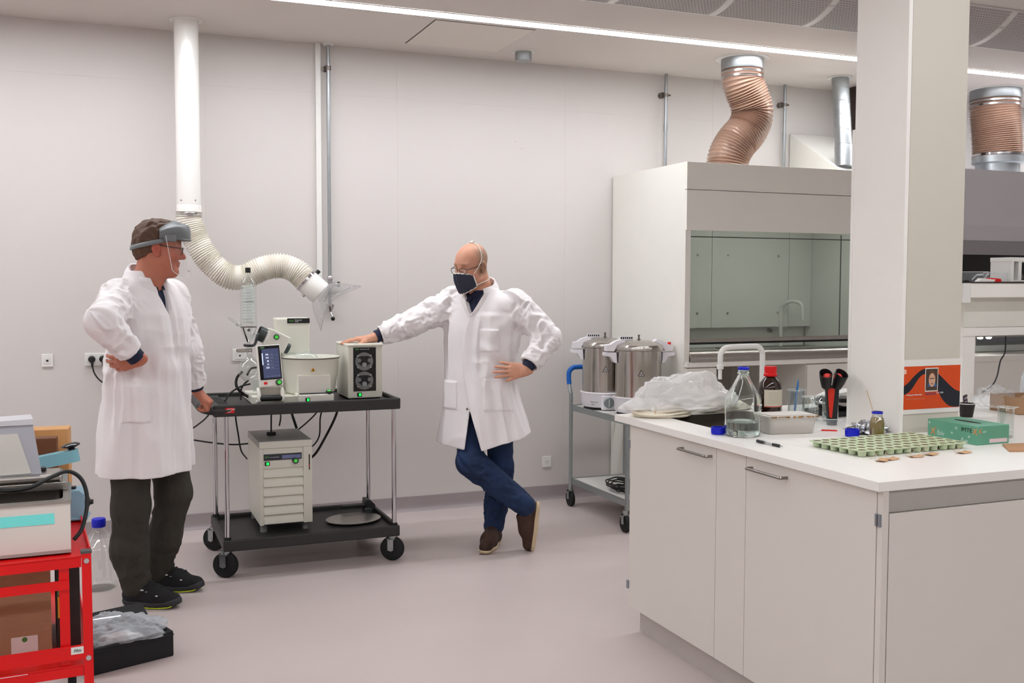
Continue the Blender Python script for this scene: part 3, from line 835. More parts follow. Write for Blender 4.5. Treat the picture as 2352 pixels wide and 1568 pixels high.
# ------------------------------------------------------------------ rotary evaporator
t = thing('rotary_evaporator', 'cream rotary evaporator with glass condenser and heating bath on the trolley', 'rotary evaporator', (0.92, 5.60, TZ))
m_inst = mat('instrument_cream', (216, 214, 200), 0.4, var=0.012)
m_instl = mat('instrument_light', (226, 224, 214), 0.38, var=0.012)
m_dg = mat('dark_green_grey', (52, 60, 58), 0.4, var=0.05)
w = WB(t)
w.prism([(0.728, 5.445), (0.80, 5.405), (1.00, 5.405), (1.06, 5.43), (1.06, 5.80), (0.728, 5.80)], TZ + 0.004, TZ + 0.040, 'z')
base = w.build('base', m_inst, t)
for x, y in ((0.76, 5.46), (0.76, 5.77), (1.02, 5.77)):
    WB(t).cyl((x, y, TZ), (x, y, TZ + 0.005), 0.014, n=12).build('foot', m_rubber, base)
WB(t).box(0.895, 5.72, TZ + 0.038, 1.085, 5.82, 1.318, bev=0.008).build('tower', m_inst, t)
tw = WB(t).box(0.960, 5.718, 1.288, 1.0852, 5.7205, 1.3165).build('tower_label', m_label, t)
m_lgreen = mat('logo_green', (70, 120, 60), 0.5)
def badge(par, x, y, z, s):
    o = par.parent.location if par.parent else par.location
    WBt = MB(); WBt.M = Matrix.Translation(-Vector(o))
    WBt.box(x, y - 0.0006, z, x + 2.6 * s, y + 0.0004, z + s)
    return WBt.build('maker_badge', m_lgreen, par)
bgd = badge(tw, 0.970, 5.7178, 1.297, 0.010)
text('BUCHI', 0.008, m_ink, bgd, FRONT(0.9715 - 0.92, 5.7168 - 5.60, 1.2993 - TZ))
text('Rotavapor', 0.0095, m_inkw, tw, FRONT(1.002 - 0.92, 5.7172 - 5.60, 1.3035 - TZ))
text('R-300', 0.008, m_inkw, tw, FRONT(1.002 - 0.92, 5.7172 - 5.60, 1.2945 - TZ))
# heating bath
bx, by = 1.058, 5.565
prof = [(0.118, TZ + 0.035), (0.132, TZ + 0.05), (0.140, 0.98), (0.149, 1.025), (0.153, 1.095), (0.158, 1.104), (0.158, 1.112), (0.152, 1.113), (0.146, 1.104), (0.138, 0.98), (0.0, 0.975)]
bath = WB(t).lathe(prof, c=(bx, by, 0), n=48).build('heating_bath', m_inst, t)
WB(t).lathe([(0.157, 1.103), (0.160, 1.105), (0.160, 1.109), (0.157, 1.111)], c=(bx, by, 0), n=48, cap0=False, cap1=False).build('bath_rim', m_dsteel, bath)
WB(t).lathe([(0.0, 1.082), (0.146, 1.082)], c=(bx, by, 0), n=40, cap1=False).build('water', mat('bath_water', (210, 216, 214), 0.05, var=0.0, spec=0.6), bath)
w = WB(t); w.prism([(0.965, TZ + 0.03), (1.135, TZ + 0.03), (1.135, 1.020), (0.965, 1.020)], 5.405, 5.52, 'y')
w.build('bath_front_panel', m_instl, bath)
md = WB(t).box(0.957, 5.355, TZ + 0.002, 1.143, 5.52, TZ + 0.052, bev=0.005).build('bath_controller', m_instl, t)
w = WB(t); w.add([(0.962, 5.3595, TZ + 0.0525), (1.138, 5.3595, TZ + 0.0525), (1.138, 5.400, TZ + 0.0565), (0.962, 5.400, TZ + 0.0565)], [(0, 1, 2, 3)]); w.build('controller_display', m_label, md)
WB(t).cyl((1.118, 5.372, TZ + 0.05), (1.118, 5.366, TZ + 0.068), 0.016, n=20).build('controller_knob', m_dg, md)
WB(t).cyl((1.118, 5.3660, TZ + 0.068), (1.118, 5.3657, TZ + 0.0695), 0.010, n=16).build('knob_light', m_greenk, md)
def switch(t, par, x, y, z, s=0.012):
    b = WB(t).box(x - s, y - 0.003, z - s * 0.85, x + s, y + 0.002, z + s * 0.85, bev=0.001).build('power_switch', m_blackg, par)
    WB(t).box(x - s * 0.35, y - 0.0045, z - s * 0.55, x + s * 0.65, y - 0.0025, z + s * 0.55).build('switch_lamp', mat('lamp_green', (20, 220, 80), 0.4, emis=1.5), b)
switch(t, md, 1.002, 5.355, TZ + 0.025)
w = WB(t); w.prism([(1.032, 1.042), (1.054, 1.042), (1.043, 1.062)], by - 0.1545, by - 0.1495, 'y')
tri = w.build('warning_triangle', mat('warning_amber', (222, 158, 26), 0.5), bath)
w = WB(t); w.prism([(1.0385, 1.045), (1.0475, 1.045), (1.043, 1.055)], by - 0.1551, by - 0.1544, 'y'); w.build('warning_mark', m_ink, tri)
# display head on its stalk
w = WB(t); R_ = Matrix.Rotation(math.radians(-2.5), 4, 'Y')
Mt = Matrix.Translation((0.812, 5.395, 1.079)) @ Matrix.Rotation(math.radians(-3.2), 4, 'Y') @ Matrix.Rotation(math.radians(-8), 4, 'X') @ Matrix.Rotation(math.radians(8), 4, 'Z')
base_M = w.M.copy()
def DB():
    b = MB(); b.M = base_M @ Mt; return b
disp = DB().box(-0.062, -0.012, -0.110, 0.062, 0.018, 0.110, bev=0.006).build('control_display', m_instl, t)
scr = DB().box(-0.058, -0.0135, -0.072, 0.056, -0.0118, 0.106).build('display_glass', mat('screen_glass', (10, 11, 14), 0.12), disp)
sc2 = DB().box(-0.040, -0.0142, -0.064, 0.050, -0.0134, 0.090).build('lit_screen', mat('lit_screen', (58, 66, 98), 0.3, emis=0.45), scr)
DB().box(-0.041, -0.0148, 0.006, -0.0365, -0.0140, 0.068).build('screen_bar', mat('screen_white', (190, 200, 250), 0.4, emis=1.2), scr)
m_scrw = mat('screen_text', (225, 230, 245), 0.4, emis=1.0)
m_scrg = mat('screen_dim', (120, 128, 150), 0.4, emis=0.4)
for k, (a, b) in enumerate((('106', '106'), ('104', '104'), ('48', '50'), ('10', '10'), ('220', '220'))):
    z = 0.056 - 0.0172 * k
    text(a, 0.012, m_scrw, scr, base_M @ Mt @ FRONT(-0.006, -0.0150, z), align='RIGHT')
    text(b, 0.010, m_scrg, scr, base_M @ Mt @ FRONT(0.002, -0.0150, z), align='LEFT')
    DB().box(-0.034, -0.0148, z - 0.0042, 0.048, -0.0141, z - 0.0036).build('screen_rule', m_scrg, scr)
for x in (-0.022, 0.0, 0.018, 0.036):
    DB().box(x, -0.0148, -0.056, x + 0.010, -0.0141, -0.0535).build('soft_key', m_scrg, scr)
DB().box(-0.048, -0.0138, 0.0935, -0.024, -0.0125, 0.1015).build('maker_badge', m_lgreen, scr)
DB().box(-0.042, -0.0135, -0.096, -0.024, -0.0118, -0.083).build('red_key', m_red, disp)
DB().cyl((0.036, -0.011, -0.090), (0.036, -0.026, -0.090), 0.0165, 0.015, n=22).build('display_knob', m_dg, disp)
DB().cyl((0.036, -0.0255, -0.090), (0.036, -0.0268, -0.090), 0.010, n=18).build('knob_light', m_greenk, disp)
w = WB(t)
for x in (0.752, 0.872):
    w.tube(spline([(x, 5.40, 0.958), (x, 5.375, 0.948), (x, 5.362, 0.915), (x, 5.37, 0.896), (x, 5.43, 0.888)], 4), 0.010, 10)
w.build('display_bracket', m_instl, t)
WB(t).box(0.762, 5.385, 0.925, 0.862, 5.40, 0.965).build('bracket_plate', mat('plate_grey', (168, 164, 150), 0.45), t)
WB(t).cyl((0.755, 5.367, 0.912), (0.869, 5.367, 0.912), 0.0155, n=16).build('lift_grip', m_black, t)
# rotary drive head, tilted
Mh = Matrix.Translation((0.862, 5.60, 1.205)) @ Matrix.Rotation(math.radians(27), 4, 'Y')
def HB():
    b = MB(); b.M = base_M @ Mh; return b
head = HB().box(-0.045, -0.055, -0.048, 0.075, 0.055, 0.050, bev=0.006).build('drive_head', m_instl, t)
HB().cyl((0.0, -0.055, 0.020), (0.0, -0.066, 0.020), 0.0145, n=20).build('drive_knob', m_dg, head)
HB().cyl((0.0, -0.0655, 0.020), (0.0, -0.0672, 0.020), 0.0095, n=18).build('knob_light', m_greenk, head)
HB().cyl((-0.048, 0, 0), (-0.088, 0, 0), 0.040, n=28).build('condenser_coupling', m_dg, t)
HB().cyl((-0.044, 0, 0), (-0.049, 0, 0), 0.0405, n=28).build('coupling_ring', m_steel, t)
HB().cyl((0.072, 0, -0.010), (0.100, 0, -0.010), 0.033, 0.028, n=26).build('vapour_coupling', m_dg, t)
WB(t).box(0.84, 5.62, 1.10, 0.93, 5.73, 1.23, bev=0.01).build('drive_mount', m_inst, t)
# evaporating flask lying in the bath
fb = MB(); fb.M = base_M @ Matrix.Translation((0.944, 5.60, 1.140)) @ Matrix.Rotation(math.radians(116), 4, 'Y')
fb.lathe([(0.012, 0.0), (0.012, 0.05), (0.020, 0.065), (0.040, 0.085), (0.052, 0.115), (0.050, 0.145), (0.030, 0.172), (0.0, 0.18)], n=28)
fb.build('evaporating_flask', m_glassthin, t, sharp=60)
# condenser glass
cx, cy = 0.728, 5.56
gl = WB(t).lathe([(0.010, 1.185), (0.012, 1.20), (0.040, 1.262), (0.0425, 1.275), (0.0425, 1.505), (0.040, 1.520), (0.014, 1.552), (0.0125, 1.575)], c=(cx, cy, 0), n=36, cap0=False, cap1=False).build('condenser_glass', m_glassthin, t, sharp=60)
WB(t).lathe([(0.0145, 1.568), (0.0145, 1.595), (0.0, 1.596)], c=(cx, cy, 0), n=20).build('condenser_cap', m_black, gl)
coil = [(cx + 0.027 * math.cos(a_), cy + 0.027 * math.sin(a_), 1.300 + 0.0155 * a_ / (2 * PI)) for a_ in np.linspace(0, 2 * PI * 13, 13 * 14)]
WB(t).tube(coil, 0.0055, 8).build('cooling_coil', mat('coil_glass', (236, 242, 238), 0.06, thin=0.35, var=0.0), gl, sharp=80)
WB(t).lathe([(0.0432, 1.276), (0.0436, 1.278), (0.0432, 1.280)], c=(cx, cy, 0), n=30, cap0=False, cap1=False).build('glass_seam', m_dsteel, gl)
WB(t).lathe([(0.0282, 1.412), (0.0282, 1.415)], c=(cx, cy, 0), n=24, cap0=False, cap1=False).build('print_ring', mat('print_grey', (110, 108, 105), 0.6), gl)
WB(t).tube([(cx - 0.04, cy, 1.285), (cx - 0.075, cy - 0.004, 1.308), (cx - 0.107, cy - 0.008, 1.330)], [0.009, 0.0075, 0.006], 12).build('side_arm', m_glassthin, gl)
WB(t).tube([(cx - 0.050, cy, 1.291), (cx - 0.062, cy, 1.299)], 0.011, 12).build('side_nut', mat('nut_clear', (205, 205, 200), 0.3), gl)
WB(t).tube(spline([(cx + 0.015, cy, 1.215), (cx + 0.04, cy + 0.01, 1.232), (0.785, 5.60, 1.244)], 5), 0.018, 16, caps=False).build('vapour_tube', m_glassthin, gl)
WB(t).sphere((cx, cy - 0.01, 1.262), 0.009, 10).build('float_valve', m_dg, gl)
WB(t).tube([(cx - 0.03, cy - 0.005, 1.275), (cx - 0.015, cy - 0.02, 1.222), (cx - 0.008, cy - 0.015, 1.20)], 0.004, 8).build('inner_tube', m_blackg, gl)
w = WB(t); w.tube(spline([(0.702, 5.545, 1.182), (0.728, 5.525, 1.180), (0.755, 5.54, 1.185), (0.775, 5.565, 1.225), (0.79, 5.58, 1.262), (0.797, 5.58, 1.275)], 6), 0.0075, 10)
w.build('joint_clip', m_black, t)
# receiving flask
WB(t).lathe([(0.0, 0.985), (0.030, 0.991), (0.052, 1.015), (0.0605, 1.050), (0.054, 1.082), (0.030, 1.106), (0.0165, 1.118), (0.016, 1.178)], c=(cx + 0.002, cy, 0), n=36, cap1=False).build('receiving_flask', m_glassthin, t, sharp=60)
WB(t).lathe([(0.0, 0.930), (0.016, 0.932), (0.019, 0.95), (0.018, 0.99)], c=(cx + 0.034, cy - 0.01, 0), n=20, cap1=False).build('drain_tap', mat('tap_glass', (190, 205, 200), 0.06, thin=0.3, var=0.0), t, sharp=60)
WB(t).box(0.665, 5.548, 1.143, 0.745, 5.572, 1.163, bev=0.003).build('flask_clamp', m_steel, t)
WB(t).cyl((0.662, 5.56, 1.153), (0.70, 5.56, 1.153), 0.006, n=10).build('clamp_screw', m_dsteel, t)
WB(t).tube(spline([(0.715, 5.55, 1.02), (0.735, 5.54, 1.055), (0.765, 5.55, 1.06)], 5), 0.006, 8).build('siphon', m_dg, t)
# hoses behind the glassware
for pts, r in (([(0.70, 5.62, 1.035), (0.672, 5.63, 1.00), (0.668, 5.62, 0.955), (0.70, 5.62, 0.915), (0.745, 5.60, 0.888)], 0.0075),
               ([(0.735, 5.63, 0.985), (0.71, 5.63, 0.965), (0.69, 5.62, 0.93), (0.688, 5.60, 0.882)], 0.005),
               ([(0.74, 5.60, 0.968), (0.69, 5.61, 0.955), (0.63, 5.60, 0.92), (0.600, 5.56, 0.884)], 0.005)):
    WB(t).tube(spline(pts, 6), r, 10).build('hose', m_cable, t)

# ------------------------------------------------------------------ vacuum pump box
t = thing('vacuum_pump', 'cream box vacuum pump with dark window and round pump heads', 'vacuum pump', (1.345, 5.62, TZ), 0.0)
ux0, ux1, uy = 1.246, 1.440, 5.475
w = WB(t); w.box(ux0, uy, TZ + 0.008, ux1, uy + 0.29, 1.172, bev=0.007); bod = w.build('casing', m_inst, t)
for x in (ux0 + 0.02, ux1 - 0.02):
    for y in (uy + 0.02, uy + 0.27):
        WB(t).cyl((x, y, TZ), (x, y, TZ + 0.01), 0.010, n=10).build('foot', m_rubber, bod)
WB(t).box(ux0 - 0.004, uy - 0.012, 1.166, ux1 + 0.004, uy + 0.294, 1.180, bev=0.005).build('lid', m_inst, t)
win = WB(t).box(ux0 + 0.030, uy - 0.0015, 0.918, ux0 + 0.157, uy + 0.001, 1.160).build('window', m_blackg, t)
WB(t).box(ux0 + 0.040, uy - 0.0024, 1.147, ux0 + 0.062, uy - 0.0014, 1.155).build('maker_badge', m_lgreen, win)
text('Vacuum Pump V-300', 0.006, m_inkw, win, FRONT(ux0 + 0.068 - 1.345, uy - 0.0022 - 5.62, 1.1485 - TZ))
m_ph = mat('pump_head', (120, 122, 122), 0.35, metal=0.4, var=0.08)
for z in (1.083, 0.977):
    c_ = (ux0 + 0.090, uy - 0.002, z)
    h = WB(t); h.tube([(c_[0], c_[1] + 0.001, c_[2]), (c_[0], c_[1] - 0.006, c_[2])], 0.050, 32); h = h.build('pump_head', m_ph, win)
    q = WB(t); q.prism([(c_[0] - 0.036, z + 0.024), (c_[0] - 0.020, z + 0.030), (c_[0] + 0.020, z + 0.030), (c_[0] + 0.038, z + 0.022), (c_[0] + 0.036, z - 0.008), (c_[0] + 0.012, z - 0.028), (c_[0] - 0.012, z - 0.028), (c_[0] - 0.036, z - 0.008)], uy - 0.0095, uy - 0.0078, 'y'); q.build('head_cover', m_ink, h)
    WB(t).cyl((c_[0], uy - 0.0095, z - 0.018), (c_[0], uy - 0.0125, z - 0.018), 0.013, n=18).build('head_hub', mat('hub_light', (150, 152, 152), 0.4), h)
    for s in (-1, 1):
        WB(t).cyl((c_[0] + s * 0.030, uy - 0.0095, z + 0.006), (c_[0] + s * 0.030, uy - 0.0115, z + 0.006), 0.012, n=16).build('head_valve', m_ph, h)
        for s2 in (-1, 1):
            WB(t).cyl((c_[0] + s * 0.036, uy - 0.0075, z + s2 * 0.032), (c_[0] + s * 0.036, uy - 0.0095, z + s2 * 0.032), 0.005, n=10).build('head_screw', m_steel, h)
switch(t, bod, 1.310, uy, 0.900, 0.013)

# ------------------------------------------------------------------ recirculating chiller on the lower shelf
CZ = LZ
t = thing('recirculating_chiller', 'cream louvred chiller unit standing on the lower trolley shelf', 'chiller', (0.905, 5.70, CZ))
ax0, ax1, ay0, ay1, az0, az1 = 0.765, 1.046, 5.482, 5.93, 0.212, 0.665
bod = WB(t).box(ax0, ay0 + 0.012, az0, ax1, ay1, az1 - 0.002, bev=0.003).build('casing', m_inst, t)
WB(t).box(ax0 - 0.001, ay0 - 0.004, az1 - 0.036, ax1 + 0.001, ay1, az1, bev=0.003).build('top_cover', mat('chiller_top', (160, 157, 150), 0.45), t)
WB(t).box(ax0 - 0.001, ay0 - 0.006, az1 - 0.036, ax1 + 0.001, ay0 + 0.004, az1 + 0.0005, bev=0.002).build('top_front', m_inst, t)
for x in (ax0 + 0.025, ax1 - 0.03):
    for y in (ay0 + 0.05, ay1 - 0.05):
        WB(t).cyl((x, y, CZ), (x, y, az0 + 0.002), 0.018, n=14).build('foot', mat('foot_grey', (120, 120, 120), 0.5), t)
WB(t).box(ax0 + 0.0006, ay0, az0 + 0.0006, ax0 + 0.020, ay0 + 0.0118, az1 - 0.037).build('front_stile', m_inst, t)
bar = WB(t).box(0.998, ay0 - 0.002, az0 + 0.0006, ax1 - 0.0006, ay0 + 0.0118, az1 - 0.037).build('front_pillar', m_inst, t)
WB(t).box(1.028, ay0 - 0.0035, 0.500, 1.034, ay0 - 0.001, 0.585).build('level_slot', m_ink, bar)
WB(t).box(1.029, ay0 - 0.0042, 0.515, 1.032, ay0 - 0.003, 0.53).build('level_float', m_red, bar)
pn = WB(t).box(ax0 + 0.021, ay0 + 0.002, 0.520, 0.997, ay0 + 0.014, az1 - 0.037).build('control_panel', m_inst, t)
sd = WB(t).box(ax0 + 0.023, ay0 - 0.001, 0.563, 0.990, ay0 + 0.003, 0.597).build('display_strip', mat('strip_dark', (48, 50, 58), 0.25), pn)
WB(t).box(0.885, ay0 - 0.002, 0.569, 0.985, ay0, 0.588).build('lit_display', mat('strip_lit', (92, 98, 130), 0.3, emis=0.25), sd)
WB(t).box(ax0 + 0.028, ay0 - 0.002, 0.577, ax0 + 0.050, ay0, 0.586).build('maker_badge', m_lgreen, sd)
text('Recirculating Chiller', 0.006, m_inkw, sd, FRONT(ax0 + 0.055 - 0.905, ay0 - 0.0016 - 5.70, 0.578 - CZ))
WB(t).cyl((0.955, ay0 + 0.003, 0.556), (0.955, ay0 - 0.018, 0.556), 0.0165, n=22).build('control_knob', m_dg, pn)
WB(t).cyl((0.955, ay0 - 0.0175, 0.556), (0.955, ay0 - 0.0188, 0.556), 0.009, n=18).build('knob_light', m_greenk, pn)
switch(t, pn, 0.806, ay0 + 0.002, 0.546, 0.013)
for k in range(6):
    z1 = 0.518 - 0.0505 * k
    w = WB(t)
    w.prism([(ay0 + 0.012, z1 - 0.004), (ay0 + 0.001, z1 - 0.020), (ay0 - 0.005, z1 - 0.046), (ay0 + 0.012, z1 - 0.0495)], ax0 + 0.021, 0.997, 'x')
    w.build('louvre', m_inst, t)
disc = WB(t).lathe([(0.025, az1), (0.026, az1 + 0.004), (0.026, az1 + 0.014), (0.022, az1 + 0.018), (0.0, az1 + 0.018)], c=(0.865, 5.72, 0), n=24).build('filler_cap', m_black, t)
WB(t).tube(spline([(0.865, 5.72, az1 + 0.018), (0.866, 5.722, 0.75), (0.870, 5.73, 0.834)], 5), 0.0045, 8).build('cap_cord', m_cable, disc)

# steel pan with black sliding head on the lower shelf
t = thing('steel_pan', 'oval brushed steel pan lying on the lower trolley shelf', 'pan', (1.30, 5.60, LZ), math.radians(16))
MB().lathe([(0.10, 0.004), (0.155, 0.008), (0.160, 0.015), (0.156, 0.016), (0.10, 0.011), (0.0, 0.011)], n=40, sx=1.0, sy=0.85).build('dish', m_steel, t)
MB().lathe([(0.06, 0.0), (0.06, 0.006)], n=24).build('foot', m_rubber, t)
t = thing('black_bracket', 'black angled bracket behind the oval steel pan on the trolley', 'bracket', (1.385, 5.80, LZ))
B(-0.11, -0.02, 0.035, 0.075, 0.02, 0.050, bev=0.003).build('arm', m_black, t)
MB().prism([(0.03, 0.0), (0.085, 0.0), (0.085, 0.045), (0.055, 0.075), (0.03, 0.075)], -0.03, 0.06, 'y').build('body', m_black, t)
B(0.02, -0.055, 0.0, 0.06, -0.025, 0.03, bev=0.004).build('lens', mat('smoke_clear', (60, 62, 64), 0.1), t)

# loose cables under and behind the trolley
def cable(name, label, pts, r, grp='black cables around the trolley'):
    o = MB(); p0 = pts[len(pts) // 2]
    o.M = Matrix.Translation(-Vector(p0))
    o.tube(spline(pts, 8), r, 8)
    return tag(o.build(name, m_cable, loc=p0), label, 'cable', grp)
cable('power_cable', 'thin black cable hanging from the trolley handle towards the visor man', [(0.53, 5.60, 0.832), (0.515, 5.62, 0.80), (0.485, 5.68, 0.76), (0.43, 5.74, 0.715), (0.36, 5.80, 0.70), (0.28, 5.86, 0.71)], 0.0045)
cable('power_cable', 'thin black cable running from visor man to the chiller at mid height', [(0.25, 6.0, 0.66), (0.42, 5.98, 0.632), (0.56, 5.95, 0.606), (0.68, 5.92, 0.592), (0.78, 5.94, 0.59)], 0.0045)
cable('power_cable', 'thin black cable dropping from trolley deck left of the chiller', [(0.685, 5.80, 0.832), (0.685, 5.82, 0.76), (0.70, 5.84, 0.66), (0.72, 5.88, 0.56), (0.76, 5.95, 0.50)], 0.0045)
cable('power_cable', 'black cable hanging in a deep loop right of the chiller, rightmost', [(1.27, 5.80, 0.834), (1.25, 5.82, 0.74), (1.20, 5.86, 0.62), (1.14, 5.88, 0.515), (1.09, 5.90, 0.485), (1.05, 5.94, 0.52)], 0.0075)
cable('power_cable', 'thin black cable slanting from trolley deck to the chiller top right', [(1.185, 5.82, 0.834), (1.14, 5.84, 0.76), (1.09, 5.88, 0.70), (1.05, 5.93, 0.655)], 0.0045)
cable('power_cable', 'thin black cable in a shallow loop between deck and chiller', [(1.20, 5.84, 0.834), (1.17, 5.86, 0.74), (1.165, 5.88, 0.62), (1.12, 5.90, 0.555), (1.05, 5.95, 0.545)], 0.0045)
cable('power_cable', 'thick black hose over the rear of the chiller top', [(0.965, 5.86, 0.834), (1.00, 5.90, 0.79), (1.03, 5.96, 0.72), (1.05, 5.97, 0.66)], 0.008)
cable('power_cable', 'thin black cable over the middle of the chiller top', [(0.925, 5.84, 0.834), (0.94, 5.88, 0.78), (0.955, 5.95, 0.73), (0.95, 5.97, 0.68)], 0.0045)
# ------------------------------------------------------------------ island bench
from mathutils import noise
IX, IY, IZ, IFX, IFY = 2.10, 2.32, 0.937, 4.40, 3.97
m_isl = mat('bench_laminate', (216, 210, 202), 0.42, var=0.01, bump=0.02, bscale=300)
m_top = mat('worktop_laminate', (238, 234, 228), 0.32, var=0.008)
m_gap = mat('joint_shadow', (70, 64, 60), 0.8)
m_hinge = mat('hinge_grey', (140, 146, 152), 0.4, metal=0.5)
def rrect(x0, y0, x1, y1, r, n=6):
    out = []
    for cx_, cy_, a0 in ((x1 - r, y1 - r, 0), (x0 + r, y1 - r, 90), (x0 + r, y0 + r, 180), (x1 - r, y0 + r, 270)):
        for k in range(n + 1):
            a_ = math.radians(a0 + 90 * k / n)
            out.append((cx_ + r * math.cos(a_), cy_ + r * math.sin(a_)))
    return out
def slab_with_hole(outer, inner, z0, z1, more=()):
    bm = bmesh.new()
    es = []
    for loop in (outer, inner) + tuple(more):
        vs_ = [bm.verts.new((x, y, z1)) for x, y in loop]
        es += [bm.edges.new((vs_[i], vs_[(i + 1) % len(vs_)])) for i in range(len(vs_))]
    bmesh.ops.triangle_fill(bm, use_beauty=True, use_dissolve=False, edges=es)
    r = bmesh.ops.extrude_face_region(bm, geom=bm.faces[:])
    for v in [g for g in r['geom'] if isinstance(g, bmesh.types.BMVert)]:
        v.co.z = z0
    bm.verts.index_update()
    out = MB()
    out.add([tuple(v.co) for v in bm.verts], [tuple(v.index for v in f.verts) for f in bm.faces])
    bm.free()
    return out
sink_loop = rrect(2.266, 3.335, 2.70, 3.832, 0.06)
o = slab_with_hole([(IX, IY), (IFX, IY), (IFX, IFY), (IX, IFY)], sink_loop, IZ - 0.028, IZ)
for i, v in enumerate(o.v):
    o.v[i] = (v[0] - IX, v[1] - IY, v[2] - (IZ - 0.028))
tag(o.build('worktop', m_top, loc=(IX, IY, IZ - 0.028), weld=False), 'long white laminate worktop of the island bench with a sink cut-out', 'worktop')

# sink bowl
t = thing('sink', 'brushed steel undermounted sink bowl in the island worktop', 'sink', (2.48, 3.58, IZ - 0.20))
mb = MB()
lo = [(2.272, 3.341), (2.694, 3.826)]
loops = []
for inset, z in ((0.0055, IZ - 0.0008), (0.0065, IZ - 0.16), (0.02, IZ - 0.185), (0.05, IZ - 0.195)):
    loops.append([(x - 2.48, y - 3.58, z - (IZ - 0.20)) for x, y in rrect(2.262 + inset, 3.331 + inset, 2.704 - inset, 3.836 - inset, 0.064 - inset * 0.4)])
n = len(loops[0])
vs_ = [p for l in loops for p in l]
fs_ = [(i * n + k, i * n + (k + 1) % n, (i + 1) * n + (k + 1) % n, (i + 1) * n + k) for i in range(3) for k in range(n)] + [tuple(3 * n + k for k in range(n))]
bowl = mb.add(vs_, fs_).build('bowl', mat('sink_steel', (84, 78, 71), 0.45, metal=1.0, var=0.05, bump=0.03), t, sharp=50)
sd_ = bowl.modifiers.new('gauge', 'SOLIDIFY'); sd_.thickness = 0.0015; sd_.offset = 1
for k in range(4):
    B(-0.004, -0.001, -0.011, 0.004, 0.0005, 0.011).build('overflow_slot', m_ink, bowl, loc=(-0.06 + 0.02 * k + (0.008 if k > 1 else 0), 0.2525, 0.135))
MB().lathe([(0.0, 0.0062), (0.03, 0.0062), (0.038, 0.007)], n=20, cap1=False).build('drain', m_dsteel, bowl)

# cabinets with doors towards -X
def cab(name, label, y0, y1, handle=None, hinges=(), x=2.119, ctop=None):
    t = thing(name, label, 'cabinet', (x, (y0 + y1) / 2, 0))
    h = (y1 - y0) / 2
    B(0.020, -h + 0.001, 0.10, 0.58, h - 0.001, ctop or IZ - 0.029).build('carcass', m_isl, t)
    B(0.0191, -h + 0.0005, 0.101, 0.0199, h - 0.0005, IZ - 0.0295).build('door_gap', m_gap, t)
    d = B(0.0, -h + 0.0014, 0.105, 0.019, h - 0.0014, IZ - 0.032, bev=0.0006, seg=1).build('door', m_isl, t)
    if handle:
        (ya, yb, z) = handle
        yc = (y0 + y1) / 2
        ya -= yc; yb -= yc
        hb = MB()
        hb.tube(spline([(0.0, yb, z), (-0.020, yb, z), (-0.027, yb - 0.006, z), (-0.028, yb - 0.02, z), (-0.028, ya + 0.02, z), (-0.027, ya + 0.006, z), (-0.020, ya, z), (0.0, ya, z)], 4), 0.0055, 10)
        hb.build('handle', mat('handle_steel', (150, 144, 138), 0.3, metal=1.0), d)
    for (yh, z) in hinges:
        B(-0.006, yh - (y0 + y1) / 2 - 0.008, z - 0.018, 0.014, yh - (y0 + y1) / 2 + 0.008, z + 0.018, bev=0.001).build('hinge', m_hinge, t)
    if ctop:
        for a_, b_ in ((-h + 0.001, -h + 0.019), (h - 0.019, h - 0.001)):
            B(0.020, a_, ctop + 0.0005, 0.58, b_, IZ - 0.029).build('carcass_side', m_isl, t)
    return t
cab('base_cabinet', 'white sink base cabinet at the far end of the island bench', 3.193, 3.862, (3.225, 3.425, 0.868), ((3.866, 0.20), (3.866, 0.82)), ctop=0.72)
cab('filler_cabinet', 'narrow blank white cabinet front between the two island doors', 3.005, 3.193)
c_ = cab('base_cabinet', 'white base cabinet at the near corner of the island bench', 2.347, 3.005, (2.772, 2.968, 0.868))
B(-0.003, -0.347, 0.80, 0.014, -0.323, 0.838, bev=0.0015).build('hinge', m_hinge, c_)
B(-0.0045, -0.336, 0.801, -0.0028, -0.334, 0.837).build('hinge_pin', m_dsteel, c_)
# end panel facing the camera, with recessed apron; grey paints the shadow under the worktop
t = thing('end_panel', 'large plain white end panel of the island facing the camera', 'panel', (2.121, 2.324, 0))
B(0.0, 0.0, 0.105, 0.022, 0.022, IZ - 0.029).build('corner_post', m_isl, t)
B(0.026, 0.0, 0.105, IFX - 2.121 - 0.02, 0.020, 0.838).build('panel', m_isl, t)
B(0.022, 0.012, 0.84, IFX - 2.121 - 0.02, 0.0205, IZ - 0.029).build('apron', mat('apron_shadow_grey', (176, 172, 166), 0.45), t)
B(0.60, 0.024, 0.10, IFX - 2.121 - 0.02, 1.55, IZ - 0.03).build('carcass', m_isl, t)
t = thing('plinth', 'grey recessed plinth strip under the island cabinets', 'plinth', (2.159, 2.36, 0))
B(0, 0, 0, IFX - 2.159 - 0.05, 3.83 - 2.36, 0.0995).build('plinth_board', mat('plinth_grey', (186, 178, 172), 0.5), t)

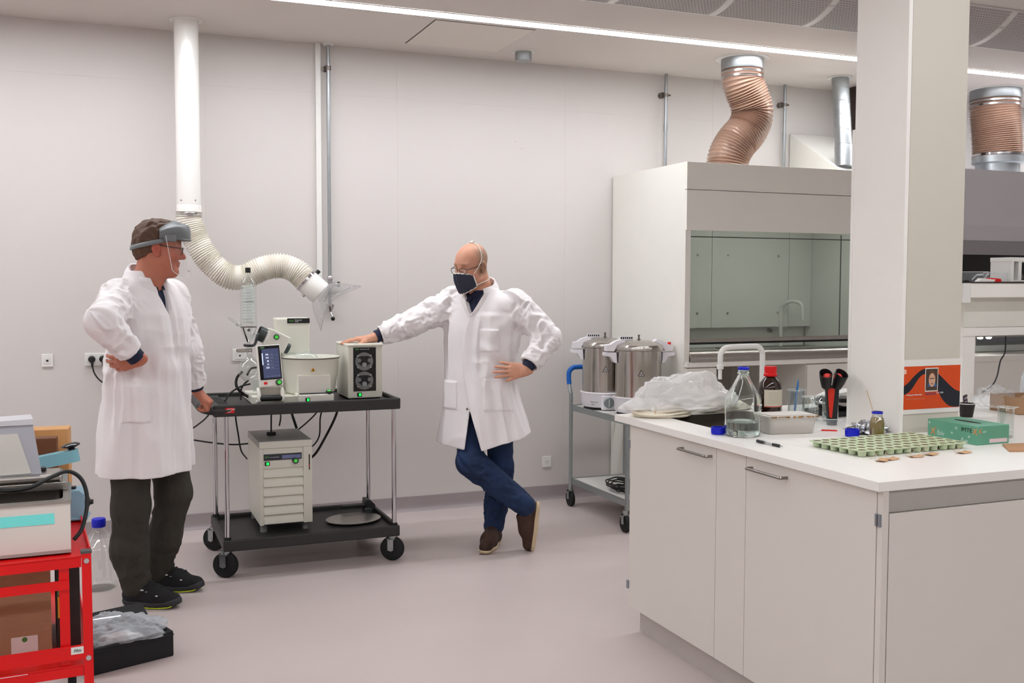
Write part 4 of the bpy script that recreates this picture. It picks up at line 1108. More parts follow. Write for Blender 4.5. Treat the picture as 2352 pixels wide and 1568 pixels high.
# service column through the worktop
t = thing('service_column', 'tall white service column rising from the island worktop to the ceiling', 'column', (2.85, 3.045, IZ))
CH = ZH - IZ - 0.002
m_colr = mat('column_front_shaded', (203, 197, 184), 0.45, var=0.01)  # greyer front panel; its weaker light is partly put into the colour
B(0.0, 0.0, 0.0, 0.018, 0.285, CH, bev=0.0008, seg=1).build('side_panel', m_white, t)
B(0.018, 0.012, 0.0, 0.0235, 0.018, CH).build('panel_joint', m_gap, t)
B(0.0225, 0.004, 0.0, 0.303, 0.020, CH, bev=0.0008, seg=1).build('front_panel', m_colr, t)
B(0.285, 0.0205, 0.0, 0.303, 0.285, CH).build('side_panel', m_white, t)
B(0.0185, 0.267, 0.0, 0.2845, 0.285, CH).build('rear_panel', m_white, t)
B(0.0, 0.286, 0.0, 0.02, 0.302, 1.205, bev=0.001, seg=1).build('cover_strip', m_white, t)
# poster on the column
t = thing('poster', 'A4 orange poster with dark wave and small portrait on the column', 'poster', (2.859, 3.0475, 1.012))
B(0, -0.0006, 0, 0.297, 0.0, 0.212).build('sheet', m_paper, t)
or_ = B(0.004, -0.0010, 0.018, 0.295, -0.0007, 0.186).build('orange_field', mat('poster_orange', (210, 70, 8), 0.5, var=0.03, scale=40), t)
up = spline([(0.004, 0.108), (0.03, 0.122), (0.06, 0.148), (0.095, 0.170), (0.13, 0.176), (0.165, 0.165), (0.20, 0.140), (0.24, 0.108), (0.27, 0.088), (0.295, 0.080)], 5)
dn = spline([(0.004, 0.075), (0.03, 0.083), (0.055, 0.104), (0.08, 0.135), (0.105, 0.153), (0.13, 0.152), (0.16, 0.128), (0.18, 0.090), (0.205, 0.052), (0.235, 0.028), (0.265, 0.020), (0.295, 0.020)], 5)
mb = MB(); U, D_ = up, dn
xs_ = np.linspace(0.004, 0.295, 50)
ua = np.interp(xs_, [p[0] for p in U], [p[1] for p in U]); da = np.interp(xs_, [p[0] for p in D_], [p[1] for p in D_])
for i in range(49):
    mb.add([(xs_[i], -0.0013, da[i]), (xs_[i + 1], -0.0013, da[i + 1]), (xs_[i + 1], -0.0013, ua[i + 1]), (xs_[i], -0.0013, ua[i])], [(0, 1, 2, 3)])
mb.build('dark_wave', mat('poster_navy', (14, 20, 34), 0.5), or_)
ph = B(0.115, -0.0018, 0.085, 0.180, -0.0015, 0.178).build('portrait_photo', m_paper, t)
B(0.118, -0.0021, 0.089, 0.177, -0.0019, 0.174).build('photo_background', mat('photo_brown', (70, 52, 40), 0.5, var=0.3, scale=60), ph)
def disc(cx_, cz_, rx_, rz_, y, m_, nm, par, a0=0.0, a1=2 * PI, n=26):
    pts_ = [(cx_ + rx_ * math.cos(a0 + (a1 - a0) * k / n), y, cz_ + rz_ * math.sin(a0 + (a1 - a0) * k / n)) for k in range(n if a1 - a0 > 6.2 else n + 1)]
    MB().add(pts_, [tuple(range(len(pts_)))]).build(nm, m_, par)
disc(0.150, 0.104, 0.024, 0.020, -0.0023, mat('photo_blue', (60, 90, 140), 0.5), 'printed_shirt', ph, 0.0, PI)
disc(0.148, 0.137, 0.0185, 0.031, -0.0024, mat('photo_hair', (96, 62, 42), 0.5), 'printed_hair', ph)
disc(0.149, 0.130, 0.0165, 0.027, -0.0026, mat('photo_skin', (206, 160, 134), 0.5, var=0.12, scale=120), 'printed_face', ph)
B(0.1365, -0.0029, 0.1345, 0.1605, -0.0028, 0.1375).build('printed_glasses', mat('photo_dark', (50, 34, 28), 0.5), ph)
disc(0.149, 0.1155, 0.0065, 0.0022, -0.0028, mat('photo_lips', (150, 80, 70), 0.5), 'printed_mouth', ph)
text('Nesting Due Reinerstad', 0.0078, m_inkw, or_, FRONT(0.024, -0.0016, 0.0725))
text('Laboratorie Kopernik A11 C1,24', 0.0066, mat('ink_faint', (226, 140, 110), 0.6), or_, FRONT(0.024, -0.0016, 0.0565))
text('0.01 -2020', 0.0078, m_inkw, or_, FRONT(0.175, -0.0018, 0.0765))
B(0.117, -0.0017, 0.0715, 0.171, -0.0014, 0.081).build('blurred_line', mat('ink_violet', (150, 54, 66), 0.6), or_)
for k in range(2):
    B(0.009, -0.0014, 0.166 - 0.009 * k, 0.021, -0.0011, 0.174 - 0.009 * k).build('corner_mark', mat('ink_pale', (232, 190, 170), 0.6), or_)

# swan neck tap
t = thing('swan_neck_tap', 'white swan neck lab tap behind the sink on the island', 'tap', (2.845, 3.92, IZ - 0.0))
MB().lathe([(0.030, 0.0), (0.030, 0.012), (0.022, 0.018), (0.018, 0.05), (0.015, 0.06)], n=24).build('tap_base', m_whitepl, t)
MB().tube(spline([(0, 0, 0.05), (0, 0, 0.23), (-0.004, -0.0, 0.266), (-0.022, 0, 0.286), (-0.055, 0, 0.290), (-0.175, 0, 0.288), (-0.210, 0, 0.282), (-0.228, 0, 0.262), (-0.231, 0, 0.230), (-0.231, 0, 0.205)], 6), 0.0125, 16).build('spout', m_whitepl, t, sharp=60)
MB().lathe([(0.009, -0.045), (0.0085, -0.02), (0.009, 0.0), (0.015, 0.002), (0.0155, 0.02), (0.013, 0.022)], n=16).build('spout_collar', m_whitepl, t, loc=(-0.231, 0, 0.188))
MB().lathe([(0.002, -0.052)] + [(0.0045 + 0.0007 * k + (0.0016 if k % 2 else 0), -0.05 + 0.007 * k) for k in range(7)], n=14).build('hose_barb', m_whitepl, t, loc=(-0.231, 0, 0.194))
B(-0.012, -0.05, 0.07, 0.012, -0.02, 0.082, bev=0.003).build('tap_lever', m_blue, t)

# bench shelf on uprights behind the column
t = thing('bench_shelf', 'white bench shelf with service panel on uprights at the right of the column', 'shelf', (3.686, 3.55, IZ))
B(0.0, 0.0, 0.0, 0.074, 0.06, 0.50).build('upright', m_white, t)
B(0.62, 0.0, 0.0, 0.694, 0.06, 0.50).build('upright', m_white, t)
B(-0.002, -0.004, 0.339, 0.71, 0.07, 0.378).build('service_rail', m_white, t)
B(-0.002, -0.004, 0.3795, 0.71, 0.07, 0.5175).build('service_panel', mat('service_panel', (220, 218, 208), 0.45), t)
B(-0.09, -0.06, 0.518, 0.71, 0.30, 0.5845, bev=0.003).build('shelf_board', m_white, t)
B(-0.082, -0.072, 0.495, -0.034, -0.0605, 0.584, bev=0.004).build('shelf_end_bracket', m_whitepl, t)
B(-0.09, -0.064, 0.585, 0.71, 0.30, 0.590).build('shelf_mat', mat('mat_dark', (58, 48, 46), 0.6), t)
# below panel: grey inner plate behind the upright
B(-0.002, 0.02, 0.27, 0.10, 0.035, 0.34).build('rail_cover', mat('grey_cover', (190, 186, 178), 0.5), t)
# ------------------------------------------------------------------ things on the island worktop
Z = IZ + 0.0004
m_water = mat('water', (235, 245, 245), 0.02, trans=1.0, ior=1.33, var=0.0)
m_cap = m_blue
t = thing('glass_bottle', 'large clear lab bottle part filled with water on the worktop', 'bottle', (2.262, 3.235, Z))
mb = MB().lathe([(0.0, 0.002), (0.058, 0.0), (0.066, 0.006), (0.0685, 0.02), (0.0685, 0.135), (0.064, 0.155), (0.030, 0.212), (0.022, 0.228), (0.021, 0.235), (0.0235, 0.238), (0.0235, 0.243), (0.020, 0.245), (0.020, 0.262), (0.0175, 0.262), (0.0175, 0.235), (0.0195, 0.226), (0.0275, 0.211), (0.0615, 0.154), (0.0657, 0.134), (0.0657, 0.02), (0.063, 0.008), (0.0, 0.007)], n=48, cap0=False, cap1=False)
mb.build('bottle_glass', m_glass, t, sharp=60)
MB().lathe([(0.0, 0.0072), (0.0628, 0.0082), (0.0655, 0.02), (0.0655, 0.055), (0.0, 0.055)], n=40).build('water', m_water, t, sharp=50)
MB().lathe([(0.0203, 0.252), (0.0215, 0.253), (0.0215, 0.2625), (0.018, 0.2635), (0.0175, 0.2625)], n=32, cap0=False, cap1=False).build('pouring_ring', m_blue, t)
for k in range(7):
    B(0.0, -0.0005, 0.0, 0.010 if k % 2 else 0.016, 0.0, 0.0014).build('volume_mark', m_inkw, t, loc=(0.045, -0.0525, 0.065 + 0.009 * k), rot=(0, 0, 0.72))
text('1500', 0.010, m_inkw, t, frame((0.030, -0.0628, 0.118), (0.88, 0.46, 0), (0, 0, 1)))
def screw_cap(loc, label):
    t = thing('screw_cap', label, 'cap', loc, group='blue screw caps lying open on the bench')
    MB().lathe([(0.0, 0.022), (0.0235, 0.022), (0.0235, 0.0), (0.026, 0.0), (0.0262, 0.022), (0.025, 0.0275), (0.0, 0.028)][::-1], n=32, cap0=False, cap1=False).build('cap_shell', m_blue, t, loc=(0, 0, 0.028), rot=(PI, 0, 0))
    rb = MB()
    for k in range(32):
        a_ = 2 * PI * k / 32
        rb.box(-0.0006, 0.0258, 0.002, 0.0006, 0.0268, 0.020)
        for j in range(8):
            v = rb.v[-8 + j]
            rb.v[-8 + j] = (v[0] * math.cos(a_) - v[1] * math.sin(a_), v[0] * math.sin(a_) + v[1] * math.cos(a_), v[2])
    rb.build('grip_ribs', m_blue, t, loc=(0, 0, 0.004))
screw_cap((2.195, 3.300, Z), 'blue screw cap lying beside the sink and clear bottle')
screw_cap((2.640, 3.065, Z), 'blue screw cap lying beside the jar of olive liquid')
t = thing('olive_jar', 'small glass jar of olive green liquid with a wooden stick', 'jar', (2.705, 3.005, Z))
MB().lathe([(0.0, 0.0), (0.026, 0.0), (0.0285, 0.006), (0.0285, 0.055), (0.024, 0.075), (0.0195, 0.082), (0.0195, 0.098), (0.018, 0.098), (0.018, 0.082), (0.022, 0.074), (0.0268, 0.054), (0.0268, 0.006), (0.0, 0.003)], n=36, cap0=False, cap1=False).build('jar_glass', m_glassthin, t, sharp=60)
MB().lathe([(0.0, 0.0035), (0.0262, 0.0055), (0.0266, 0.054), (0.0225, 0.072), (0.0185, 0.078), (0.0, 0.078)], n=32).build('liquid', mat('olive_liquid', (142, 112, 18), 0.25, var=0.1, scale=40), t, sharp=60)
MB().lathe([(0.0197, 0.092), (0.0205, 0.0925), (0.0205, 0.0995), (0.018, 0.1)], n=28, cap0=False, cap1=False).build('pouring_ring', m_blue, t)
MB().tube([(0.006, 0.004, 0.03), (-0.012, 0.012, 0.105), (-0.033, 0.022, 0.178)], 0.0016, 6).build('wooden_stick', mat('wood_stick', (206, 176, 140), 0.7), t)
t = thing('amber_bottle', 'brown reagent bottle with red screw cap behind the clear bottle', 'bottle', (2.755, 3.735, Z))
m_amber = mat('amber_glass', (40, 20, 12), 0.06, var=0.1, coat=0.5)
MB().lathe([(0.0, 0.0), (0.048, 0.0), (0.0525, 0.006), (0.0525, 0.115), (0.047, 0.138), (0.030, 0.158), (0.021, 0.166), (0.021, 0.18), (0.0, 0.18)], n=40).build('bottle_glass', m_amber, t, sharp=60)
MB().lathe([(0.027, 0.168), (0.030, 0.170), (0.030, 0.178), (0.0265, 0.182), (0.0275, 0.205), (0.026, 0.212), (0.0, 0.213)], n=32).build('red_cap', m_red, t)
lb = MB(); nseg = 20
a0, a1 = math.radians(-155), math.radians(-45)
for k in range(nseg):
    aa, ab = a0 + (a1 - a0) * k / nseg, a0 + (a1 - a0) * (k + 1) / nseg
    lb.add([(0.0529 * math.cos(aa), 0.0529 * math.sin(aa), 0.035), (0.0529 * math.cos(ab), 0.0529 * math.sin(ab), 0.035), (0.0529 * math.cos(ab), 0.0529 * math.sin(ab), 0.112), (0.0529 * math.cos(aa), 0.0529 * math.sin(aa), 0.112)], [(0, 1, 2, 3)])
lab = lb.build('paper_label', mat('label_paper', (222, 212, 192), 0.6), t)
rl = MB()
for k in range(nseg):
    aa, ab = a0 + (a1 - a0) * k / nseg, a0 + (a1 - a0) * (k + 1) / nseg
    for za, zb_ in ((0.036, 0.039),):
        rl.add([(0.0532 * math.cos(aa), 0.0532 * math.sin(aa), za), (0.0532 * math.cos(ab), 0.0532 * math.sin(ab), za), (0.0532 * math.cos(ab), 0.0532 * math.sin(ab), zb_), (0.0532 * math.cos(aa), 0.0532 * math.sin(aa), zb_)], [(0, 1, 2, 3)])
rl.build('label_stripe', m_red, lab)
for k in range(8):
    gl_ = MB(); z_ = 0.052 + 0.007 * k
    for j in range(4, 13):
        aa, ab = a0 + (a1 - a0) * j / nseg, a0 + (a1 - a0) * (j + 1) / nseg
        gl_.add([(0.0532 * math.cos(aa), 0.0532 * math.sin(aa), z_), (0.0532 * math.cos(ab), 0.0532 * math.sin(ab), z_), (0.0532 * math.cos(ab), 0.0532 * math.sin(ab), z_ + 0.0012), (0.0532 * math.cos(aa), 0.0532 * math.sin(aa), z_ + 0.0012)], [(0, 1, 2, 3)])
    gl_.build('label_line', mat('label_grey', (170, 160, 145), 0.6), lab)
# plastic tub
t = thing('plastic_tub', 'dirty frosted plastic food tub with lid on the worktop', 'tub', (2.472, 3.25, Z), math.radians(-8))
m_tub = mat('frosted_plastic', (222, 216, 208), 0.4, thin=0.72, var=0.03)
mb = MB()
loops = []
for ins, z in ((0.012, 0.0), (0.008, 0.004), (0.0, 0.062), (0.0, 0.066)):
    loops.append([(x, y, z) for x, y in rrect(-0.105 + ins, -0.065 + ins, 0.105 - ins, 0.065 - ins, 0.022)])
n = len(loops[0])
mb.add([p for l in loops for p in l], [(i * n + k, i * n + (k + 1) % n, (i + 1) * n + (k + 1) % n, (i + 1) * n + k) for i in range(3) for k in range(n)] + [tuple(reversed(range(n)))])
mb.build('tub_body', m_tub, t, sharp=50)
mb = MB(); mb.prism(rrect(-0.109, -0.069, 0.109, 0.069, 0.024), 0.064, 0.071, 'z'); mb.prism(rrect(-0.095, -0.055, 0.095, 0.055, 0.02), 0.071, 0.074, 'z')
mb.build('tub_lid', m_tub, t)
mb = MB(); mb.prism(rrect(-0.094, -0.054, 0.094, 0.054, 0.02), 0.002, 0.016, 'z'); mb.build('brown_residue', mat('residue', (120, 96, 76), 0.7, var=0.4, scale=25), t)
rr = random.Random(5)
for k in range(22):
    x_ = -0.10 + 0.2 * rr.random()
    B(x_, -0.0705, 0.064 + 0.004 * rr.random(), x_ + 0.006 + 0.010 * rr.random(), -0.068, 0.071).build('dirt_mark', mat('dirt', (160, 118, 66), 0.8, var=0.3), t)
# beakers
def beaker(loc, r, h, label, liquid=None, spout=-2.4):
    t = thing('beaker', label, 'beaker', loc, spout, group='glass beakers on the bench')
    MB().lathe([(0.0, 0.0), (r - 0.004, 0.0), (r, 0.005), (r, h - 0.008), (r + 0.003, h - 0.001), (r + 0.004, h), (r + 0.0025, h), (r - 0.0012, h - 0.008), (r - 0.0012, 0.006), (0.0, 0.0025)], n=36, cap0=False, cap1=False).build('beaker_glass', m_glassthin, t, sharp=60)
    MB().tube([((r + 0.0035) * math.cos(a_), (r + 0.0035) * math.sin(a_), h) for a_ in np.linspace(0.35, 2 * PI - 0.35, 36)] + [(r + 0.014, 0, h + 0.002)], 0.0014, 6, closed=True).build('beaker_rim', mat('rim_glass', (235, 242, 240), 0.05, thin=0.4, var=0.0), t)
    for k in range(4):
        B(-0.008, -0.0004, 0, 0.008, 0.0, 0.001).build('volume_mark', m_inkw, t, loc=(0.0 + r * math.cos(0.9), r * math.sin(0.9), 0.02 + 0.015 * k), rot=(0, 0, 0.9 + PI / 2))
    if liquid:
        MB().lathe([(0.0, 0.003), (r - 0.0016, 0.004), (r - 0.0016, h * liquid), (0.0, h * liquid)], n=30).build('liquid', m_water, t, sharp=50)
    return t
beaker((2.835, 3.655, Z), 0.036, 0.112, 'tall glass beaker next to the amber bottle')
beaker((2.79, 3.50, Z), 0.034, 0.10, 'middle glass beaker between the tub and the black scoop')
beaker((2.845, 3.44, Z), 0.033, 0.108, 'glass beaker with some water right behind the tub', 0.35)
beaker((3.168, 2.835, Z), 0.029, 0.115, 'empty glass beaker at the right edge beside the green glove box', None, -0.8)
tag(MB().prism([(-0.008, 0.0), (0.008, 0.0), (0.012, 0.09), (0.016, 0.13), (0.010, 0.150), (0.002, 0.13), (-0.006, 0.09)], -0.001, 0.001, 'y').build('blue_spatula', mat('blue_plastic', (20, 120, 190), 0.4), loc=(2.838, 3.668, Z + 0.008), rot=(0, 0.12, 0.4)), 'bright blue plastic spatula standing behind the amber bottle', 'spatula')
# black and red twin scoop tool standing upright
t = thing('twin_cup_tool', 'black and red hand tool standing upright with two open cups', 'tool', (2.775, 3.345, Z), math.radians(-22))
MB().prism([(-0.017, 0.0), (0.017, 0.0), (0.019, 0.04), (0.024, 0.15), (0.022, 0.165), (-0.026, 0.165), (-0.028, 0.15), (-0.020, 0.04)], -0.012, 0.012, 'y').build('handle', m_black, t)
MB().prism([(-0.014, 0.035), (-0.004, 0.03), (0.006, 0.15), (-0.024, 0.155)], -0.0135, -0.0115, 'y').build('red_inlay', mat('red_orange', (206, 42, 20), 0.45), t)
for s in (-1, 1):
    mb = MB(); mb.M = Matrix.Translation((s * 0.0215 - 0.006, -0.002, 0.158)) @ Matrix.Rotation(math.radians(28), 4, 'X') @ Matrix.Rotation(math.radians(s * 10), 4, 'Y')
    mb.lathe([(0.0, 0.004), (0.019, 0.002), (0.024, 0.03), (0.0265, 0.066), (0.0245, 0.067), (0.0222, 0.03), (0.017, 0.008), (0.0, 0.008)], n=24, cap0=False, cap1=False, sx=0.95, sy=1.35)
    c = mb.build('open_cup', m_black, t)
    mb = MB(); mb.M = Matrix.Translation((s * 0.0215 - 0.006, -0.018, 0.200)) @ Matrix.Rotation(math.radians(28), 4, 'X')
    mb.sphere((0, 0, 0), 0.018, 14, sz=0.8); mb.build('red_pad', mat('red_coral', (226, 70, 62), 0.45), c)
# steel bowl on a black scale, white lid behind
t = thing('kitchen_scale', 'dark kitchen scale with a shiny steel bowl behind the black tool', 'scale', (3.02, 3.62, Z))
B(-0.10, -0.09, 0.0, 0.10, 0.09, 0.022, bev=0.006).build('scale_body', m_black, t)
MB().lathe([(0.03, 0.024), (0.07, 0.028), (0.095, 0.048), (0.105, 0.062), (0.103, 0.063), (0.092, 0.05), (0.068, 0.031), (0.0, 0.028)], n=36, cap1=False).build('steel_bowl', m_chrome, t, sharp=60)
MB().lathe([(0.10, 0.063), (0.085, 0.078), (0.03, 0.086), (0.0, 0.087)], n=36, cap0=False).build('black_lid', m_blackg, t)
MB().prism([(-0.09, 0.066), (0.10, 0.090), (0.10, 0.106), (-0.02, 0.095)], -0.03, 0.06, 'y').build('white_flap', m_whitepl, t)
# clear safety glasses
def goggles(loc, rz, label, red=True, sc=1.0):
    t = thing('safety_glasses', label, 'safety glasses', loc, rz, group='clear safety glasses')
    mb = MB()
    def lens(u, v):
        a_ = (u - 0.5) * 2.3
        return (0.070 * math.sin(a_) * sc, -0.055 * math.cos(a_) * sc + 0.05 * sc, (0.002 + 0.044 * v - 0.006 * math.cos((u - 0.5) * 14) * (1 - v)) * sc)
    mb.grid(lens, 28, 6)
    mb.build('lens', mat('goggle_lens', (206, 212, 216), 0.12, thin=0.22, var=0.0), t, sharp=80)
    MB().tube([lens(i / 30, 1.0) for i in range(31)], 0.0014, 6).build('brow_rim', mat('rim_clear', (240, 242, 242), 0.1, thin=0.5, var=0.0), t)
    for s in (0, 1):
        a_ = lens(s, 0.8)
        MB().tube([a_, (a_[0] * 1.02, a_[1] + 0.06 * sc, 0.034 * sc), (a_[0] * 0.95, a_[1] + 0.115 * sc, 0.012 * sc)], 0.0026, 8, ell=1.6).build('temple', mat('rim_clear', (240, 242, 242), 0.1, thin=0.5, var=0.0), t)
    if red:
        B(-0.03 * sc, -0.007 * sc, 0.0, 0.03 * sc, -0.0045 * sc, 0.005 * sc).build('red_strip', m_red, t)
    return t
goggles((2.655, 3.215, Z), math.radians(-35), 'clear safety glasses lying in front of the black tool')
# crumpled foil
def crumple(name, mtl, loc, rx, ry, rz_, seed, label, cat, nu=34, nv=18, amp=0.45, group=None, flat=True, fq=2.2, edge=0.0, soft=False):
    mb = MB()
    off = Vector((seed * 3.1, seed * 1.7, seed * 0.9))
    def f_(u, v):
        a_, b_ = 2 * PI * u, PI * (v - 0.5)
        d_ = Vector((math.cos(b_) * math.cos(a_), math.cos(b_) * math.sin(a_), math.sin(b_)))
        if soft:
            nz = 0.9 * noise.noise(d_ * fq + off) + 0.55 * (0.4 - abs(noise.noise(d_ * fq * 2.1 + off))) + 0.30 * (0.35 - abs(noise.noise(d_ * fq * 4.6 + off * 2)))
        else:
            nz = noise.turbulence(d_ * fq + off, 4, True) - 0.55 + 0.5 * noise.noise(d_ * fq * 3.3 + off)
        k_ = 1.0 + amp * nz
        z_ = d_.z * rz_ * k_
        if flat and z_ < 0: z_ *= 0.15
        return (d_.x * rx * k_, d_.y * ry * k_, z_ + (rz_ * 0.16 if flat else 0))
    mb.grid(f_, nu, nv)
    o_ = mb.build(name, mtl, loc=loc, sharp=60 if edge == 0 else edge)
    return tag(o_, label, cat, group)
m_foil = mat('aluminium_foil', (200, 202, 206), 0.22, metal=1.0, var=0.05, bump=0.4, bscale=60)
crumple('foil_sheet', m_foil, (2.765, 3.12, Z), 0.085, 0.055, 0.040, 2, 'crumpled aluminium foil lying behind the olive jar', 'foil', edge=18, amp=0.7)
# silicone trays
m_tray = mat('green_silicone', (192, 206, 170), 0.5, var=0.03)
m_soil = mat('soil', (98, 72, 44), 0.9, var=0.4, scale=90, bump=0.5, bscale=120)
NX, NY = 3, 6
tw_, tl_ = 0.118, 0.262
cup_me = MB().lathe([(0.010, 0.0), (0.0135, 0.002), (0.0158, 0.0195)], n=14, cap1=False).mesh('cup', m_tray)
soil_me = MB().lathe([(0.0, 0.0224), (0.008, 0.0221), (0.0146, 0.0214)], n=12, cap1=False).mesh('soil', m_soil)
def tray(loc, rz, label):
    t = thing('seedling_tray', label, 'tray', loc, rz, group='pale green silicone trays of soil')
    outer = rrect(-tw_ / 2, -tl_ / 2, tw_ / 2, tl_ / 2, 0.008, 3)
    cs = [(-tw_ / 2 + 0.0205 + i * 0.0385, -tl_ / 2 + 0.0215 + j * 0.0438) for i in range(NX) for j in range(NY)]
    hl = [[(x_ + 0.0145 * math.cos(a_), y_ + 0.0145 * math.sin(a_)) for a_ in np.linspace(0, 2 * PI, 15)[:-1]] for x_, y_ in cs]
    slab_with_hole(outer, hl[0], 0.0185, 0.0225, hl[1:]).build('tray_plate', m_tray, t, weld=False, sharp=25)
    for i in range(NX):
        for j in range(NY):
            x_, y_ = -tw_ / 2 + 0.0205 + i * 0.0385, -tl_ / 2 + 0.0215 + j * 0.0438
            for me_, nm in ((cup_me, 'tray_cup'), (soil_me, 'soil_plug')):
                o_ = bpy.data.objects.new(nm, me_); COL.objects.link(o_); o_.parent = t
                o_.location = (x_, y_, 0.0)
                if nm == 'soil_plug':
                    o_.rotation_euler = (0, 0, rr.random() * 6)
    return t
tl0 = ['leftmost', 'second from left', 'third from left', 'rightmost']
for k in range(4):
    tray((2.397 + 0.1225 * k, 2.805 + 0.004 * k, Z), math.radians(2.5), 'pale green seedling tray of soil, %s of the four' % tl0[k])
# kraft tags on string
tagpos = [((2.365, 2.600), 0.5, 'leftmost kraft paper tag on string in front of the seedling trays'), ((2.412, 2.612), 0.1, 'second kraft paper tag from the left in front of the trays'),
          ((2.525, 2.622), -0.15, 'middle kraft paper tag lying in front of the seedling trays'), ((2.605, 2.634), 0.25, 'fourth kraft paper tag from the left in front of the trays'), ((2.738, 2.622), 0.05, 'rightmost kraft paper tag, alone near the green glove box')]
for (p, a_, lab_) in tagpos:
    t = thing('paper_tag', lab_, 'tag', (p[0], p[1], Z), a_, group='kraft paper tags')
    mb = MB().grid(lambda u, v: (-0.026 + 0.052 * u, -0.016 + 0.032 * v, 0.001 + 0.004 * (2 * u - 1) ** 2), 8, 2)
    cd = mb.build('card', mat('kraft_paper', (206, 164, 124), 0.75, var=0.06), t); s_ = cd.modifiers.new('thick', 'SOLIDIFY'); s_.thickness = 0.0008
    MB().tube(spline([(-0.016, 0.0, 0.004), (-0.010, 0.012, 0.014), (0.002, 0.024, 0.022), (0.012, 0.022, 0.018), (0.012, 0.036, 0.006), (-0.006, 0.040, 0.004), (-0.016, 0.020, 0.008)], 5), 0.0007, 5).build('string', mat('twine', (212, 192, 160), 0.8), t)
# pen and paper
t = thing('ballpoint_pen', 'black ballpoint pen lying near the worktop edge', 'pen', (2.218, 3.005, Z + 0.0055), math.radians(-87))
MB().lathe([(0.0055, -0.070), (0.0058, -0.068), (0.0058, -0.030)], n=12).build('cap', m_black, t, rot=(0, PI / 2, 0))
MB().lathe([(0.0045, -0.031), (0.0045, 0.02)], n=12).build('clear_barrel', mat('barrel', (150, 150, 155), 0.1, thin=0.5, var=0.0), t, rot=(0, PI / 2, 0))
MB().lathe([(0.0055, 0.018), (0.0055, 0.052), (0.0038, 0.058)], n=12).build('grip', m_black, t, rot=(0, PI / 2, 0))
MB().lathe([(0.0036, 0.057), (0.001, 0.072), (0.0, 0.073)], n=10).build('tip', m_chrome, t, rot=(0, PI / 2, 0))
B(-0.068, 0.005, -0.0012, -0.03, 0.0075, 0.0012).build('clip', m_black, t)
tag(B(-0.105, -0.149, 0.0, 0.105, 0.149, 0.0006).build('paper_sheet', m_paper, loc=(2.385, 3.06, IZ + 0.0001), rot=(0, 0, math.radians(12))), 'blank sheet of white paper lying under the tub on the worktop', 'paper')
# glove box
t = thing('glove_box', 'green cardboard box of disposable gloves on the worktop', 'box', (2.990, 2.846, Z))
m_green = mat('box_green', (98, 160, 132), 0.5, var=0.10, scale=9)
gx, gy, gz = 0.078, 0.118, 0.068
B(-gx, -gy, 0, gx, gy, gz, bev=0.0015, seg=1).build('carton', m_green, t)
mb = MB(); mb.prism([(0.016 * math.cos(a_) + 0.0, 0.062 * math.sin(a_)) for a_ in np.linspace(0, 2 * PI, 28)[:-1]], gz, gz + 0.0006, 'z'); mb.build('glove_slot', m_ink, t)
m_orng = mat('print_orange', (226, 140, 74), 0.5)
LF = frame((-gx - 0.0006, 0.102, 0.012), (0, -1, 0), (0, 0, 1))      # long side towards -X
text('X', 0.036, m_orng, t, LF)
text('2', 0.014, m_orng, t, frame((-gx - 0.0006, 0.080, 0.034), (0, -1, 0), (0, 0, 1)))
text('safe', 0.023, mat('print_mint', (190, 220, 206), 0.5), t, frame((-gx - 0.0006, 0.070, 0.014), (0, -1, 0), (0, 0, 1)))
text('IMTE', 0.021, m_ink, t, frame((-gx - 0.0006, -0.044, 0.043), (0, -1, 0), (0, 0, 1)), xs=1.15)
text('X', 0.030, m_orng, t, frame((-gx - 0.0006, -0.098, 0.038), (0, -1, 0), (0, 0, 1)))
text('CE 0598', 0.010, mat('print_mint', (190, 220, 206), 0.5), t, frame((-gx - 0.0006, -0.044, 0.006), (0, -1, 0), (0, 0, 1)))
text('X', 0.022, m_orng, t, FRONT(-gx + 0.006, -gy - 0.0006, 0.042))
text('safe', 0.012, mat('print_mint', (190, 220, 206), 0.5), t, FRONT(-gx + 0.026, -gy - 0.0006, 0.044))
B(-gx + 0.060, -gy - 0.0008, 0.006, gx - 0.010, -gy - 0.0002, 0.020).build('pink_sticker', mat('sticker_pink', (226, 200, 202), 0.5), t)
for (u, v) in ((0.010, 0.055), (0.03, 0.03), (0.055, 0.028), (0.12, 0.03), (0.14, 0.05), (0.20, 0.026), (0.17, 0.015)):
    mb = MB(); mb.M = frame((-gx - 0.0005, gy - u, v), (0, -1, 0.3), (0, 0.3, 1)); mb.box(-0.006, -0.0012, 0, 0.006, 0.0012, 0.0003); mb.box(-0.0012, -0.006, 0, 0.0012, 0.006, 0.0003)
    mb.build('leaf_print', mat('print_mint', (190, 220, 206), 0.5), t)
tag(MB().prism([(0.0, 0.0), (0.42, -0.14), (0.48, 0.06), (0.10, 0.12)], 0.0, 0.005, 'z').build('cardboard_sheet', mat('kraft_board', (182, 138, 100), 0.8, var=0.06), loc=(2.905, 2.715 - 0.135, Z)), 'flat brown cardboard sheet lying in front of the glove box', 'cardboard')
